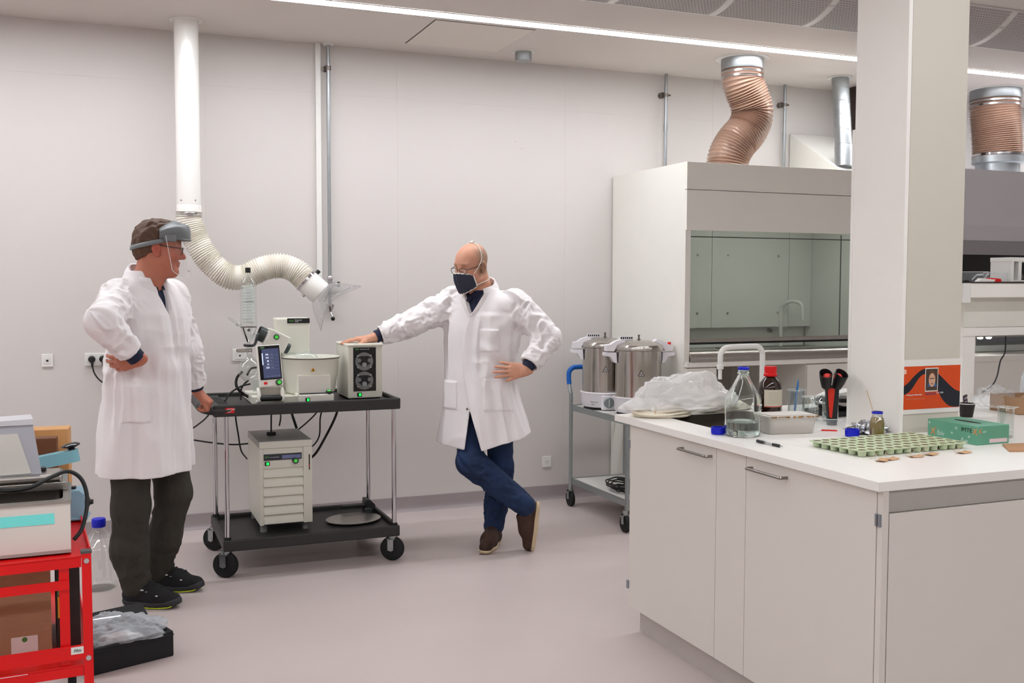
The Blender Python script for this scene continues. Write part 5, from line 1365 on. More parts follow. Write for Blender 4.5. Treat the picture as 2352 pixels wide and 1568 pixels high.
# paper cup with packet
t = thing('paper_cup', 'black paper cup with pale rim holding a dark packet', 'cup', (3.50, 3.34, Z))
MB().lathe([(0.026, 0.0), (0.0345, 0.058), (0.033, 0.058), (0.025, 0.002), (0.0, 0.002)], n=28, cap1=False).build('cup_wall', mat('cup_black', (30, 22, 20), 0.5), t)
MB().lathe([(0.0335, 0.056), (0.0362, 0.058), (0.0335, 0.060)], n=28, cap0=False, cap1=False).build('cup_rim', m_paper, t)
pk = B(-0.016, -0.003, 0.02, 0.012, 0.003, 0.098).build('packet', mat('packet_dark', (60, 46, 60), 0.4), t, rot=(0, -0.16, 0.3))
text('STOP', 0.012, m_inkw, pk, FRONT(-0.015, -0.0036, 0.080)); text('E-102', 0.008, m_inkw, pk, FRONT(-0.014, -0.0036, 0.066))
# tubing coil, bags, cloth at the far corner
t = thing('tubing_coil', 'coil of cream translucent tubing at the far corner of the worktop', 'tubing', (2.275, 3.855, Z))
m_tubing = mat('cream_tubing', (236, 226, 204), 0.35, var=0.02)
for k in range(7):
    r_ = 0.095 + 0.010 * (k % 3) + 0.004 * rr.random()
    zc_ = 0.006 + 0.009 * (k // 3) + 0.002 * rr.random()
    cx_, cy_ = rr.uniform(-0.008, 0.008), rr.uniform(-0.008, 0.008)
    MB().tube([(cx_ + r_ * 1.12 * math.cos(a_), cy_ + r_ * 0.86 * math.sin(a_), zc_ + 0.002 * math.sin(3 * a_ + k)) for a_ in np.linspace(0, 2 * PI, 40)[:-1]], 0.0055, 8, closed=True).build('tube_loop', m_tubing, t)
MB().tube([(-0.075, -0.065, 0.002), (-0.080, -0.075, 0.02), (-0.07, -0.06, 0.034), (-0.06, -0.05, 0.02)], 0.0012, 6).build('rubber_band', mat('rubber_tan', (196, 140, 90), 0.6), t)
m_bag = mat('polythene', (250, 248, 246), 0.2, thin=0.50, var=0.02, bump=0.4, bscale=16, bdist=0.02, crease=(9.0, 0.3, 0.03))
crumple('plastic_bag', m_bag, (2.40, 3.86, Z + 0.015), 0.25, 0.095, 0.135, 4, 'large crumpled translucent plastic bag behind the sink', 'bag', 110, 60, 0.42, edge=170, fq=1.5, soft=True)
crumple('folded_glove', mat('glove_cream', (236, 228, 212), 0.6, bump=0.2), (2.63, 3.885, Z), 0.12, 0.05, 0.032, 6, 'cream glove lying on the worktop right of the plastic bag', 'glove', 60, 30, 0.5, edge=170, soft=True)
# clutter right of the column
t = thing('open_carton', 'open brown cardboard carton on the bench at right edge', 'box', (3.95, 3.36, Z), math.radians(-12))
for a_ in ((-0.17, -0.10, 0, 0.20, -0.096, 0.075), (-0.17, 0.10, 0, 0.20, 0.104, 0.075), (-0.17, -0.096, 0, -0.166, 0.10, 0.075), (0.196, -0.096, 0, 0.20, 0.10, 0.075), (-0.17, -0.1, 0.0, 0.2, 0.1, 0.003)):
    B(*a_).build('carton_wall', m_card, t)
MB().prism([(-0.17, 0.075), (-0.04, 0.150), (0.0, 0.145), (0.03, 0.072)], -0.101, -0.097, 'y').build('carton_flap', m_card, t)
MB().prism([(0.02, 0.075), (0.20, 0.075), (0.20, 0.15), (0.04, 0.135)], -0.109, -0.105, 'y').build('carton_flap', m_card, t)
crumple('clear_bag', m_film, (3.78, 3.45, Z + 0.02), 0.10, 0.06, 0.075, 9, 'clear crinkled plastic bag between column and carton', 'bag', 70, 36, 0.5, edge=60, soft=True)
t = thing('carrier_bag', 'white plastic carrier bag with blue print at right edge', 'bag', (4.13, 3.50, Z))
o_ = crumple('bag_body', mat('carrier_white', (226, 226, 230), 0.4, thin=0.8, var=0.02, bump=0.3, bscale=30), (0, 0, 0.0), 0.11, 0.055, 0.22, 11, None, None, 60, 36, 0.4, edge=170, soft=True)
o_.parent = t
MB().tube(spline([(-0.05, -0.03, 0.12), (-0.075, -0.035, 0.17), (-0.07, -0.035, 0.205), (-0.05, -0.035, 0.20), (-0.045, -0.035, 0.16)], 6), 0.006, 8).build('bag_handle', mat('carrier_white', (226, 226, 230), 0.4), t)
for k in range(3):
    B(0.0, -0.066 - 0.002 * k, 0.06 + 0.03 * k, 0.05, -0.064 - 0.002 * k, 0.075 + 0.03 * k).build('blue_print', mat('print_blue', (70, 84, 160), 0.5), t)
t = thing('cable_coil', 'coil of black cable hanging under the bench shelf at right edge', 'cable', (4.215, 3.50, 1.19))
for k in range(9):
    r_ = 0.080 + 0.006 * k + 0.004 * rr.random()
    MB().tube([(rr.uniform(-0.006, 0.006) + r_ * 0.8 * math.cos(a_), -0.02 + 0.008 * (k % 4), r_ * 1.1 * math.sin(a_) - 0.01 * rr.random()) for a_ in np.linspace(0, 2 * PI, 36)[:-1]], 0.0042, 6, closed=True).build('cable_loop', m_cable, t)
MB().tube(spline([(0.02, -0.01, 0.12), (-0.03, -0.01, 0.13), (-0.075, -0.012, 0.142), (-0.06, -0.012, 0.152), (0.02, -0.01, 0.14)], 6), 0.0035, 6).build('loose_end', m_cable, t)
tag(MB().tube(spline([(0.11, 0.0, 0.335), (0.108, 0.0, 0.26), (0.07, -0.01, 0.22), (0.04, -0.02, 0.15), (0.0, -0.03, 0.11), (-0.06, -0.03, 0.08)], 8), 0.0035, 6).build('thin_cable', m_cable, loc=(3.83, 3.54, IZ)), 'thin black cable hanging from the bench shelf right of the column', 'cable')
# things on the bench shelf
SZ = IZ + 0.5905
goggles((3.755, 3.56, SZ), math.radians(-40), 'left pair of clear safety glasses on the bench shelf', False, 1.0)
goggles((3.905, 3.56, SZ), math.radians(-20), 'right pair of clear safety glasses on the bench shelf', False, 0.95)
tag(MB().prism([(-0.035, 0.0), (0.035, 0.0), (0.03, 0.014), (-0.03, 0.018)], -0.015, 0.015, 'y').build('red_case', m_red, loc=(3.83, 3.52, SZ)), 'small red case between the safety glasses on the bench shelf', 'case')
tag(MB().prism([(-0.05, 0.0), (0.045, 0.0), (0.055, 0.010), (-0.03, 0.016)], -0.012, 0.012, 'y').build('paper_slip', m_paper, loc=(3.76, 3.505, SZ)), 'folded white paper slip on the bench shelf', 'paper')
t = thing('white_device', 'white box shaped device with openings on the bench shelf', 'device', (4.02, 3.60, SZ))
for a_ in ((-0.06, -0.06, 0, -0.04, 0.06, 0.098), (0.20, -0.06, 0, 0.22, 0.06, 0.098), (-0.0615, -0.0615, 0.095, 0.2215, 0.0615, 0.115), (-0.01, -0.059, 0.001, 0.01, 0.059, 0.096), (-0.058, -0.058, 0.0005, 0.218, 0.058, 0.008)):
    B(*a_, bev=0.002).build('device_frame', m_whitepl, t)
B(-0.04, 0.03, 0.008, -0.01, 0.05, 0.095).build('inner_block', m_dsteel, t)
MB().tube(spline([(0.03, -0.02, 0.09), (0.035, -0.02, 0.05), (0.06, -0.02, 0.02)], 6), 0.008, 8).build('inner_hose', m_dsteel, t)
# ------------------------------------------------------------------ red trolley at the left
t = thing('red_trolley', 'red painted steel trolley cut off by the left picture edge', 'trolley', (-0.044, 3.262, 0), math.radians(4.0))
PZ = 0.70
def post(x, y):
    p = B(x - 0.027, y, 0.06, x, y + 0.004, PZ + 0.004).build('corner_post', m_red, t)
    B(x - 0.004, y + 0.0042, 0.06, x, y + 0.030, PZ + 0.004).build('post_flange', m_red, p)
    B(x - 0.029, y - 0.001, PZ + 0.004, x + 0.002, y + 0.032, PZ + 0.012, bev=0.001).build('post_cap', mat('cap_grey', (78, 76, 74), 0.5), p)
    for z in (PZ - 0.018, 0.385):
        MB().lathe([(0.0, -0.004), (0.0075, -0.003), (0.009, 0.0)], n=14, cap1=False).build('bolt', m_chrome, p, loc=(x - 0.0135, y, z), rot=(-PI / 2, 0, 0))
DW, DD = 0.62, 0.86
post(0.0, 0.0); post(-DW + 0.027, 0.0)
post(0.0, DD - 0.03); post(-DW + 0.027, DD - 0.03)
def tray_(z, lip, nm):
    s = B(-DW, 0.004, z - 0.002, 0.0, DD, z).build(nm, m_red, t)
    for a_ in ((-DW, 0.004, z - lip, 0.0 - 0.028, 0.008, z + 0.004), (-DW, DD - 0.004, z - lip, 0.0, DD, z + 0.02), (-0.004, 0.03, z - lip, 0.0, DD, z + 0.022), (-DW, 0.03, z - lip, -DW + 0.004, DD, z + 0.022)):
        B(*a_).build('tray_lip', m_red, s)
    return s
tray_(PZ - 0.006, 0.030, 'top_tray')
B(-DW, 0.0045, 0.600, -0.062, 0.0085, 0.628).build('cross_rail', m_red, t)
B(-0.090, 0.010, 0.36, -0.062, 0.014, PZ - 0.01).build('inner_upright', m_red, t)
ls = tray_(0.362, 0.03, 'lower_tray')
rl_ = B(-DW, -0.001, 0.385, -0.0275, 0.0035, 0.428).build('lower_rail', m_red, t)
B(-DW, -0.0016, 0.362, -0.18, -0.001, 0.3635).build('rail_scratch', m_inkw, rl_)
st = B(-0.062, -0.0022, 0.402, -0.027, -0.0014, 0.424, bev=0.0).build('white_sticker', m_paper, rl_)
text('Mm', 0.014, mat('ink_teal', (20, 90, 96), 0.5), st, FRONT(-0.056, -0.0030, 0.408), shear=0.3)
for x in (-0.03, -DW + 0.03):
    for y in (0.04, DD - 0.04):
        c = MB().box(x - 0.02, y - 0.02, 0.05, x + 0.02, y + 0.02, 0.062).build('caster_fork', m_galv, t)
        MB().lathe([(0.0, -0.014), (0.038, -0.014), (0.042, -0.008), (0.042, 0.008), (0.038, 0.014), (0.0, 0.014)], n=24).build('caster_wheel', m_rubber, c, loc=(x, y, 0.042), rot=(0, PI / 2, 0))

# water bath
BX = -0.104
t = thing('water_bath', 'white water bath with steel rim and cyan tape on red trolley', 'water bath', (-0.30, 3.44, PZ), math.radians(1.5))
wd, d0, d1, hh = 0.196, -0.135, 0.16, 0.152
m_bathw = mat('bath_enamel', (220, 214, 206), 0.42, var=0.02)
for a_ in ((-wd, d0, 0.0, wd, d0 + 0.012, hh), (-wd, d1 - 0.012, 0.0, wd, d1, hh), (-wd, d0 + 0.012, 0, -wd + 0.012, d1 - 0.012, hh), (wd - 0.012, d0 + 0.012, 0, wd, d1 - 0.012, hh), (-wd, d0, 0.0, wd, d1, 0.01)):
    B(*a_).build('casing', m_bathw, t)
rim_ = slab_with_hole(rrect(-wd - 0.004, d0 - 0.004, wd + 0.004, d1 + 0.004, 0.006, 3), rrect(-wd + 0.02, d0 + 0.02, wd - 0.02, d1 - 0.02, 0.03, 5), hh, hh + 0.009)
rim_.build('steel_rim', m_steel, t, weld=False)
mb = MB()
loops = []
for ins, z in ((0.0, hh + 0.004), (0.002, 0.05), (0.02, 0.03)):
    loops.append([(x, y, z) for x, y in rrect(-wd + 0.019 + ins, d0 + 0.019 + ins, wd - 0.019 - ins, d1 - 0.019 - ins, 0.03, 5)])
n = len(loops[0])
mb.add([p for l in loops for p in l], [(i * n + k, i * n + (k + 1) % n, (i + 1) * n + (k + 1) % n, (i + 1) * n + k) for i in range(2) for k in range(n)] + [tuple(2 * n + k for k in range(n))])
mb.build('inner_tank', mat('tank_steel', (120, 116, 112), 0.22, metal=1.0, var=0.08), t, sharp=50)
B(-wd, d0 - 0.0015, 0.092, 0.152, d0 - 0.0002, 0.124).build('cyan_tape', mat('cyan_tape', (122, 232, 226), 0.5, var=0.02), t)
lid = B(-wd, 0.030, hh + 0.0095, wd - 0.006, d1 + 0.012, hh + 0.036, bev=0.003).build('steel_lid', m_steel, t)
B(-wd, 0.03, hh + 0.036, wd - 0.02, d1 + 0.0, hh + 0.060, bev=0.008).build('lid_dome', m_steel, lid)
# controller box resting on the lid
t = thing('control_box', 'tilted pale grey instrument panel standing on the water bath lid', 'control panel', (-0.26, 3.52, PZ + hh + 0.060), math.radians(6))
m_cgr = mat('panel_grey', (176, 176, 184), 0.45, var=0.015)
MB().prism([(-0.20, 0.0), (0.072, 0.0), (0.050, 0.158), (-0.20, 0.152)], -0.02, 0.10, 'y').build('housing', m_cgr, t)
MB().prism([(-0.20, 0.158), (0.052, 0.158), (0.050, 0.176), (-0.20, 0.170)], -0.025, 0.10, 'y').build('top_edge', mat('panel_light', (206, 204, 208), 0.45), t)
MB().prism([(-0.20, 0.004), (0.042, 0.004), (0.006, 0.132), (-0.20, 0.132)], -0.0225, -0.0195, 'y').build('front_plate', mat('panel_cream', (212, 208, 200), 0.45), t)
MB().sphere((-0.052, 0.03, 0.176), 0.004, 8).build('small_screw', mat('rust', (150, 70, 60), 0.6), t)
MB().box(0.070, 0.02, 0.0, 0.088, 0.045, 0.012, bev=0.004).build('cable_gland', m_black, t)
# heat sealer
t = thing('heat_sealer', 'light blue impulse heat sealer with raised arm behind the bath', 'heat sealer', (-0.125, 3.80, PZ), math.radians(-6))
m_hs = mat('sealer_blue', (128, 166, 184), 0.42, var=0.02)
m_hs2 = mat('sealer_blue2', (124, 178, 190), 0.42, var=0.02)
MB().prism([(-0.16, 0.006), (0.060, 0.006), (0.060, 0.088), (0.046, 0.102), (-0.16, 0.102)], -0.045, 0.045, 'y').build('body', m_hs, t)
B(-0.17, -0.05, 0.0, 0.070, 0.05, 0.009, bev=0.003).build('base_plate', m_hs, t)
B(-0.12, -0.012, 0.102, 0.030, 0.012, 0.110).build('sealing_bar', m_black, t)
mb = MB(); mb.cyl((0.060, -0.01, 0.055), (0.074, -0.01, 0.055), 0.016, n=16).cyl((0.074, -0.01, 0.055), (0.086, -0.01, 0.055), 0.011, 0.008, n=16)
mb.build('timer_knob', m_black, t)
mb = MB(); mb.M = Matrix.Translation((-0.10, 0, 0.195)) @ Matrix.Rotation(math.radians(-10), 4, 'Y')
mb.prism(rrect(-0.10, -0.024, 0.145, 0.024, 0.022, 5), -0.020, 0.022, 'z')
mb.build('arm', m_hs2, t)
mb = MB(); mb.M = Matrix.Translation((0.022, 0, 0.222)) @ Matrix.Rotation(math.radians(-10), 4, 'Y')
mb.lathe([(0.012, 0.0), (0.011, 0.022), (0.030, 0.030), (0.031, 0.034), (0.02, 0.040), (0.0, 0.041)], n=22)
mb.build('press_knob', m_blackg, t)
mb = MB(); mb.prism([(-0.19, 0.09), (-0.14, 0.09), (-0.14, 0.20), (-0.19, 0.18)], -0.02, 0.02, 'y'); mb.build('hinge_block', m_hs, t)
t = thing('manila_carton', 'tan cardboard carton standing behind the heat sealer', 'box', (-0.20, 4.00, PZ), math.radians(-4))
B(-0.09, 0.0, 0, 0.078, 0.10, 0.285, bev=0.002).build('carton', mat('manila', (206, 152, 96), 0.7, var=0.05), t)
B(-0.091, -0.001, 0.12, 0.079, 0.0, 0.135).build('carton_tape', mat('tape_tan', (196, 150, 104), 0.35), t)
t = thing('brown_carton', 'dark brown cardboard carton just behind the grey control panel', 'box', (-0.23, 3.90, PZ), math.radians(-3))
B(-0.09, 0.0, 0, 0.072, 0.06, 0.268, bev=0.002).build('carton', mat('brown_card', (110, 66, 36), 0.75, var=0.08), t)
B(-0.091, -0.001, 0.16, 0.073, 0.0, 0.17).build('carton_tape', mat('tape_brown', (120, 78, 48), 0.35), t)
cable('mains_cable', 'thick black cable looping from the control panel round the bath corner', [(-0.62, 3.36, 0.955), (-0.40, 3.345, 0.925), (-0.30, 3.35, 0.897), (-0.22, 3.38, 0.892), (-0.16, 3.45, 0.908), (-0.11, 3.50, 0.915), (-0.07, 3.50, 0.885), (-0.055, 3.48, 0.82), (-0.07, 3.44, 0.745), (-0.095, 3.42, 0.712)], 0.0065, None)
# boxes on the lower shelf of the red trolley
t = thing('cardboard_box', 'brown cardboard box on the lower shelf of the red trolley', 'box', (-0.36, 3.52, 0.3625), math.radians(3))
B(-0.19, -0.10, 0, 0.19, 0.22, 0.295, bev=0.002).build('carton', m_card, t)
lb_ = B(0.075, -0.1012, 0.002, 0.150, -0.1002, 0.058).build('white_label', m_paper, t)
MB().cyl((0.113, -0.1013, 0.048), (0.113, -0.1018, 0.048), 0.008, n=14).build('green_mark', mat('print_green', (70, 130, 60), 0.5), lb_)
t = thing('dark_carton', 'black carton with yellow and green print beside the cardboard box', 'box', (-0.125, 3.60, 0.3625), math.radians(3))
B(-0.035, -0.16, 0, 0.035, 0.12, 0.30, bev=0.002).build('carton', mat('dark_card', (40, 36, 34), 0.5), t)
mb = MB().prism([(-0.030, 0.17), (-0.018, 0.18), (-0.006, 0.20), (-0.012, 0.24), (-0.026, 0.23)], -0.1612, -0.1602, 'y'); mb.build('green_print', mat('print_leaf', (96, 140, 70), 0.5), t)
mb = MB().prism([(-0.030, 0.10), (-0.022, 0.10), (-0.006, 0.135), (-0.010, 0.15), (-0.03, 0.17)], -0.1612, -0.1602, 'y'); mb.build('yellow_print', mat('print_yellow', (230, 170, 40), 0.5), t)

# ------------------------------------------------------------------ things on the floor
t = thing('black_case', 'open black padded equipment case lying on the floor', 'case', (0.040, 4.315, 0.0), math.radians(20))
m_case = mat('case_fabric', (22, 22, 24), 0.75, var=0.15, bump=0.3, bscale=200)
cw, cd_ = 0.175, 0.12
for a_ in ((-cw, -cd_, 0.0, cw, -cd_ + 0.02, 0.105), (-cw, cd_ - 0.02, 0, cw, cd_, 0.105), (-cw, -cd_ + 0.02, 0, -cw + 0.02, cd_ - 0.02, 0.105), (cw - 0.02, -cd_ + 0.02, 0, cw, cd_ - 0.02, 0.105)):
    B(*a_, bev=0.006).build('side_wall', m_case, t)
B(-cw + 0.004, -cd_ + 0.004, 0.0, cw - 0.004, cd_ - 0.004, 0.02).build('base_pad', m_case, t)
mb = MB(); mb.M = Matrix.Translation((0, cd_ - 0.004, 0.10)) @ Matrix.Rotation(math.radians(-62), 4, 'X'); mb.box(-cw, 0.0, 0.0, cw, 0.025, 0.10, bev=0.006); mb.build('lid', m_case, t)
MB().tube(spline([(-cw, 0.10, 0.10), (-0.10, 0.125, 0.135), (0.05, 0.12, 0.13)], 6), 0.006, 8).build('metal_rod', m_chrome, t)
MB().tube([(-cw, -cd_ - 0.001, 0.09), (cw, -cd_ - 0.001, 0.09)], 0.0025, 6).build('zip', m_ink, t)
crumple('poly_bag', mat('grey_polythene', (206, 212, 216), 0.16, thin=0.42, var=0.03, bump=0.7, bscale=18, bdist=0.02, crease=(10.0, 0.6, 0.03)), (0.045, 4.30, 0.088), 0.165, 0.10, 0.08, 14, 'clear crumpled plastic bag lying in the black case', 'bag', 110, 60, 0.42, edge=170, fq=1.7, soft=True)
crumple('white_cloth', mat('cloth_white', (226, 226, 226), 0.7), (0.035, 4.29, 0.065), 0.09, 0.05, 0.04, 15, 'white folded cloth inside the plastic bag in the case', 'cloth', 40, 20, 0.4, edge=170, soft=True)
t = thing('floor_bottle', 'large clear glass bottle with blue cap on the floor behind red trolley', 'bottle', (-0.035, 5.36, 0.0))
MB().lathe([(0.0, 0.0), (0.072, 0.0), (0.082, 0.008), (0.084, 0.03), (0.084, 0.19), (0.072, 0.225), (0.034, 0.285), (0.026, 0.30), (0.026, 0.325)], n=40, cap1=False).build('bottle_glass', m_glassthin, t, sharp=60)
MB().lathe([(0.031, 0.308), (0.033, 0.312), (0.033, 0.345), (0.030, 0.35), (0.0, 0.351)], n=32).build('blue_cap', m_blue, t)
tag(MB().prism([(-0.02, 0.0), (0.02, 0.006), (0.012, 0.010), (-0.014, 0.006)], 0.0, 0.0012, 'z').build('floor_scrap', mat('scrap_brown', (110, 84, 72), 0.8), loc=(1.945, 5.24, 0.0004), rot=(0, 0, 0.1)), 'tiny brown scrap lying on the floor before the masked man', 'scrap')
# ------------------------------------------------------------------ people: smooth distance-field bodies meshed with surface nets
_tab = np.random.RandomState(11).rand(32, 32, 32).astype(np.float32)
def vnoise(x, y, z):
    """trilinear value noise in -1..1 for broadcastable arrays"""
    x, y, z = np.broadcast_arrays(x, y, z)
    xi, yi, zi = np.floor(x), np.floor(y), np.floor(z)
    fx, fy, fz = x - xi, y - yi, z - zi
    fx = fx * fx * (3 - 2 * fx); fy = fy * fy * (3 - 2 * fy); fz = fz * fz * (3 - 2 * fz)
    xi = xi.astype(np.int32) & 31; yi = yi.astype(np.int32) & 31; zi = zi.astype(np.int32) & 31
    x1, y1, z1 = (xi + 1) & 31, (yi + 1) & 31, (zi + 1) & 31
    T_ = _tab
    c00 = T_[xi, yi, zi] * (1 - fx) + T_[x1, yi, zi] * fx
    c10 = T_[xi, y1, zi] * (1 - fx) + T_[x1, y1, zi] * fx
    c01 = T_[xi, yi, z1] * (1 - fx) + T_[x1, yi, z1] * fx
    c11 = T_[xi, y1, z1] * (1 - fx) + T_[x1, y1, z1] * fx
    return ((c00 * (1 - fy) + c10 * fy) * (1 - fz) + (c01 * (1 - fy) + c11 * fy) * fz) * 2 - 1

def sstep(a, b, x):
    t_ = np.clip((x - a) / (b - a), 0, 1)
    return t_ * t_ * (3 - 2 * t_)

class Field:
    def __init__(self, lo, hi, h):
        self.h = h
        self.ax = [np.arange(lo[i], hi[i] + h, h, dtype=np.float32) for i in range(3)]
        self.f = np.full([len(a) for a in self.ax], 0.5, np.float32)
    def region(self, lo, hi):
        sl = []
        for i in range(3):
            a = int(np.searchsorted(self.ax[i], lo[i])); b = int(np.searchsorted(self.ax[i], hi[i]))
            sl.append(slice(max(a - 1, 0), min(b + 1, len(self.ax[i]))))
        g = (self.ax[0][sl[0]][:, None, None], self.ax[1][sl[1]][None, :, None], self.ax[2][sl[2]][None, None, :])
        return tuple(sl), g
    def add(self, fn, lo, hi, k=0.02, op='u'):
        sl, (X, Y, Z_) = self.region(lo, hi)
        a = self.f[sl]
        if a.size == 0:
            return
        d = fn(X, Y, Z_).astype(np.float32)
        if op == 'u':
            h_ = np.clip(0.5 + 0.5 * (d - a) / k, 0, 1)
            self.f[sl] = d * (1 - h_) + a * h_ - k * h_ * (1 - h_)
        elif op == 's':
            d = -d
            h_ = np.clip(0.5 - 0.5 * (d - a) / k, 0, 1)
            self.f[sl] = d * (1 - h_) + a * h_ + k * h_ * (1 - h_)
        elif op == 'i':
            h_ = np.clip(0.5 - 0.5 * (d - a) / k, 0, 1)
            self.f[sl] = d * (1 - h_) + a * h_ + k * h_ * (1 - h_)
    def everywhere(self, fn, k=0.002, op='i'):
        lo = [a[0] for a in self.ax]; hi = [a[-1] for a in self.ax]
        self.add(fn, lo, hi, k, op)
    def limb(self, a, b, ra, rb, k=0.02, op='u', wr=None, flat=None):
        a = np.array(a, float); b = np.array(b, float)
        ab = b - a; L2 = float(ab @ ab) + 1e-12
        pad = max(ra, rb) * (1.3 if flat else 1.05) + k + 0.03
        lo = np.minimum(a, b) - pad; hi = np.maximum(a, b) + pad
        ln = math.sqrt(L2); ax_ = ab / ln
        s1 = np.cross(ax_, (0.3, 0.2, 0.93)); s1 /= np.linalg.norm(s1); s2 = np.cross(ax_, s1)
        def fn(X, Y, Z_):
            px, py, pz = X - a[0], Y - a[1], Z_ - a[2]
            t_ = np.clip((px * ab[0] + py * ab[1] + pz * ab[2]) / L2, 0, 1)
            qx, qy, qz = px - t_ * ab[0], py - t_ * ab[1], pz - t_ * ab[2]
            if flat:                                   # flat=(axis vector, factor): squeeze along an axis
                n_ = np.array(flat[0], float); n_ /= np.linalg.norm(n_)
                dd = (qx * n_[0] + qy * n_[1] + qz * n_[2]) * (1.0 / flat[1] - 1.0)
                qx, qy, qz = qx + dd * n_[0], qy + dd * n_[1], qz + dd * n_[2]
            d = np.sqrt(qx * qx + qy * qy + qz * qz) - (ra + (rb - ra) * t_)
            if wr:
                A, fr, ph = wr[0], wr[1], wr[2]
                an = np.arctan2(qx * s2[0] + qy * s2[1] + qz * s2[2], qx * s1[0] + qy * s1[1] + qz * s1[2])
                sk = t_ * ln * (fr / 6.0) + 0.35 * np.sin(an + ph) + 0.25 * np.sin(2 * an + 2.1 * ph)
                w_ = ridge(vnoise(sk + 5 * ph, 1.5 * np.cos(an) + 3 + ph, 1.5 * np.sin(an) + 9)) + 0.5 * ridge(vnoise(sk * 2.1 + 3 * ph, 2.6 * np.cos(an + 1.0) + 5, 2.6 * np.sin(an + 1.0) + 1))
                env = 0.9 * (1.0 - 0.7 * np.clip(t_, 0, 1) ** 4)
                d = d - A * env * w_
            return d
        self.add(fn, lo, hi, k, op)
    def ell(self, c, r, Rm=None, k=0.02, op='u'):
        c = np.array(c, float); r = np.array(r, float)
        Rm = np.eye(3) if Rm is None else np.array(Rm)   # columns: local axes
        pad = float(r.max()) + k + 0.01
        def fn(X, Y, Z_):
            dx, dy, dz = X - c[0], Y - c[1], Z_ - c[2]
            u = dx * Rm[0, 0] + dy * Rm[1, 0] + dz * Rm[2, 0]
            v = dx * Rm[0, 1] + dy * Rm[1, 1] + dz * Rm[2, 1]
            w = dx * Rm[0, 2] + dy * Rm[1, 2] + dz * Rm[2, 2]
            k0 = np.sqrt((u / r[0]) ** 2 + (v / r[1]) ** 2 + (w / r[2]) ** 2)
            k1 = np.sqrt((u / r[0] ** 2) ** 2 + (v / r[1] ** 2) ** 2 + (w / r[2] ** 2) ** 2) + 1e-6
            return k0 * (k0 - 1.0) / k1
        self.add(fn, c - pad, c + pad, k, op)
    def mesh(self):
        f = self.f
        f = f.copy()
        f[0], f[-1] = np.maximum(f[0], 0.01), np.maximum(f[-1], 0.01)
        f[:, 0], f[:, -1] = np.maximum(f[:, 0], 0.01), np.maximum(f[:, -1], 0.01)
        f[:, :, 0], f[:, :, -1] = np.maximum(f[:, :, 0], 0.01), np.maximum(f[:, :, -1], 0.01)
        ins = f < 0
        nx, ny, nz = f.shape
        s = np.zeros((nx - 1, ny - 1, nz - 1), np.uint8)
        for i in (0, 1):
            for j in (0, 1):
                for k in (0, 1):
                    s += ins[i:nx - 1 + i, j:ny - 1 + j, k:nz - 1 + k]
        act = np.argwhere((s > 0) & (s < 8))
        idx = np.full(s.shape, -1, np.int32)
        idx[act[:, 0], act[:, 1], act[:, 2]] = np.arange(len(act))
        acc = np.zeros((len(act), 3)); cnt = np.zeros(len(act))
        corners = [(i, j, k) for i in (0, 1) for j in (0, 1) for k in (0, 1)]
        val = {c: f[act[:, 0] + c[0], act[:, 1] + c[1], act[:, 2] + c[2]].astype(np.float64) for c in corners}
        for a in corners:
            for d in range(3):
                if a[d] == 0:
                    b = tuple(a[i] + (1 if i == d else 0) for i in range(3))
                    va, vb = val[a], val[b]
                    m_ = (va < 0) != (vb < 0)
                    t_ = np.where(m_, va / np.where(m_, va - vb, 1), 0)
                    p = np.array(a, float)[None, :] + np.zeros((len(act), 3)); p[:, d] += t_
                    acc[m_] += p[m_]; cnt[m_] += 1
        V_ = act + acc / cnt[:, None]
        V_ = V_ * self.h + np.array([a[0] for a in self.ax])
        F_ = []
        for d in range(3):
            e1, e2 = (d + 1) % 3, (d + 2) % 3
            A_ = [slice(None)] * 3; Bs = [slice(None)] * 3
            A_[d] = slice(0, -1); Bs[d] = slice(1, None)
            ch = ins[tuple(A_)] != ins[tuple(Bs)]
            e = np.argwhere(ch)
            ok = (e[:, e1] > 0) & (e[:, e2] > 0) & (e[:, e1] < f.shape[e1] - 1) & (e[:, e2] < f.shape[e2] - 1)
            e = e[ok]
            q = []
            for o1, o2 in ((-1, -1), (0, -1), (0, 0), (-1, 0)):
                c = e.copy(); c[:, e1] += o1; c[:, e2] += o2
                q.append(idx[c[:, 0], c[:, 1], c[:, 2]])
            q = np.stack(q, 1)
            flip = ~ins[e[:, 0], e[:, 1], e[:, 2]]
            q[flip] = q[flip][:, ::-1]
            F_.append(q)
        F_ = np.concatenate(F_)
        F_ = F_[(F_ >= 0).all(1)]
        return V_, F_

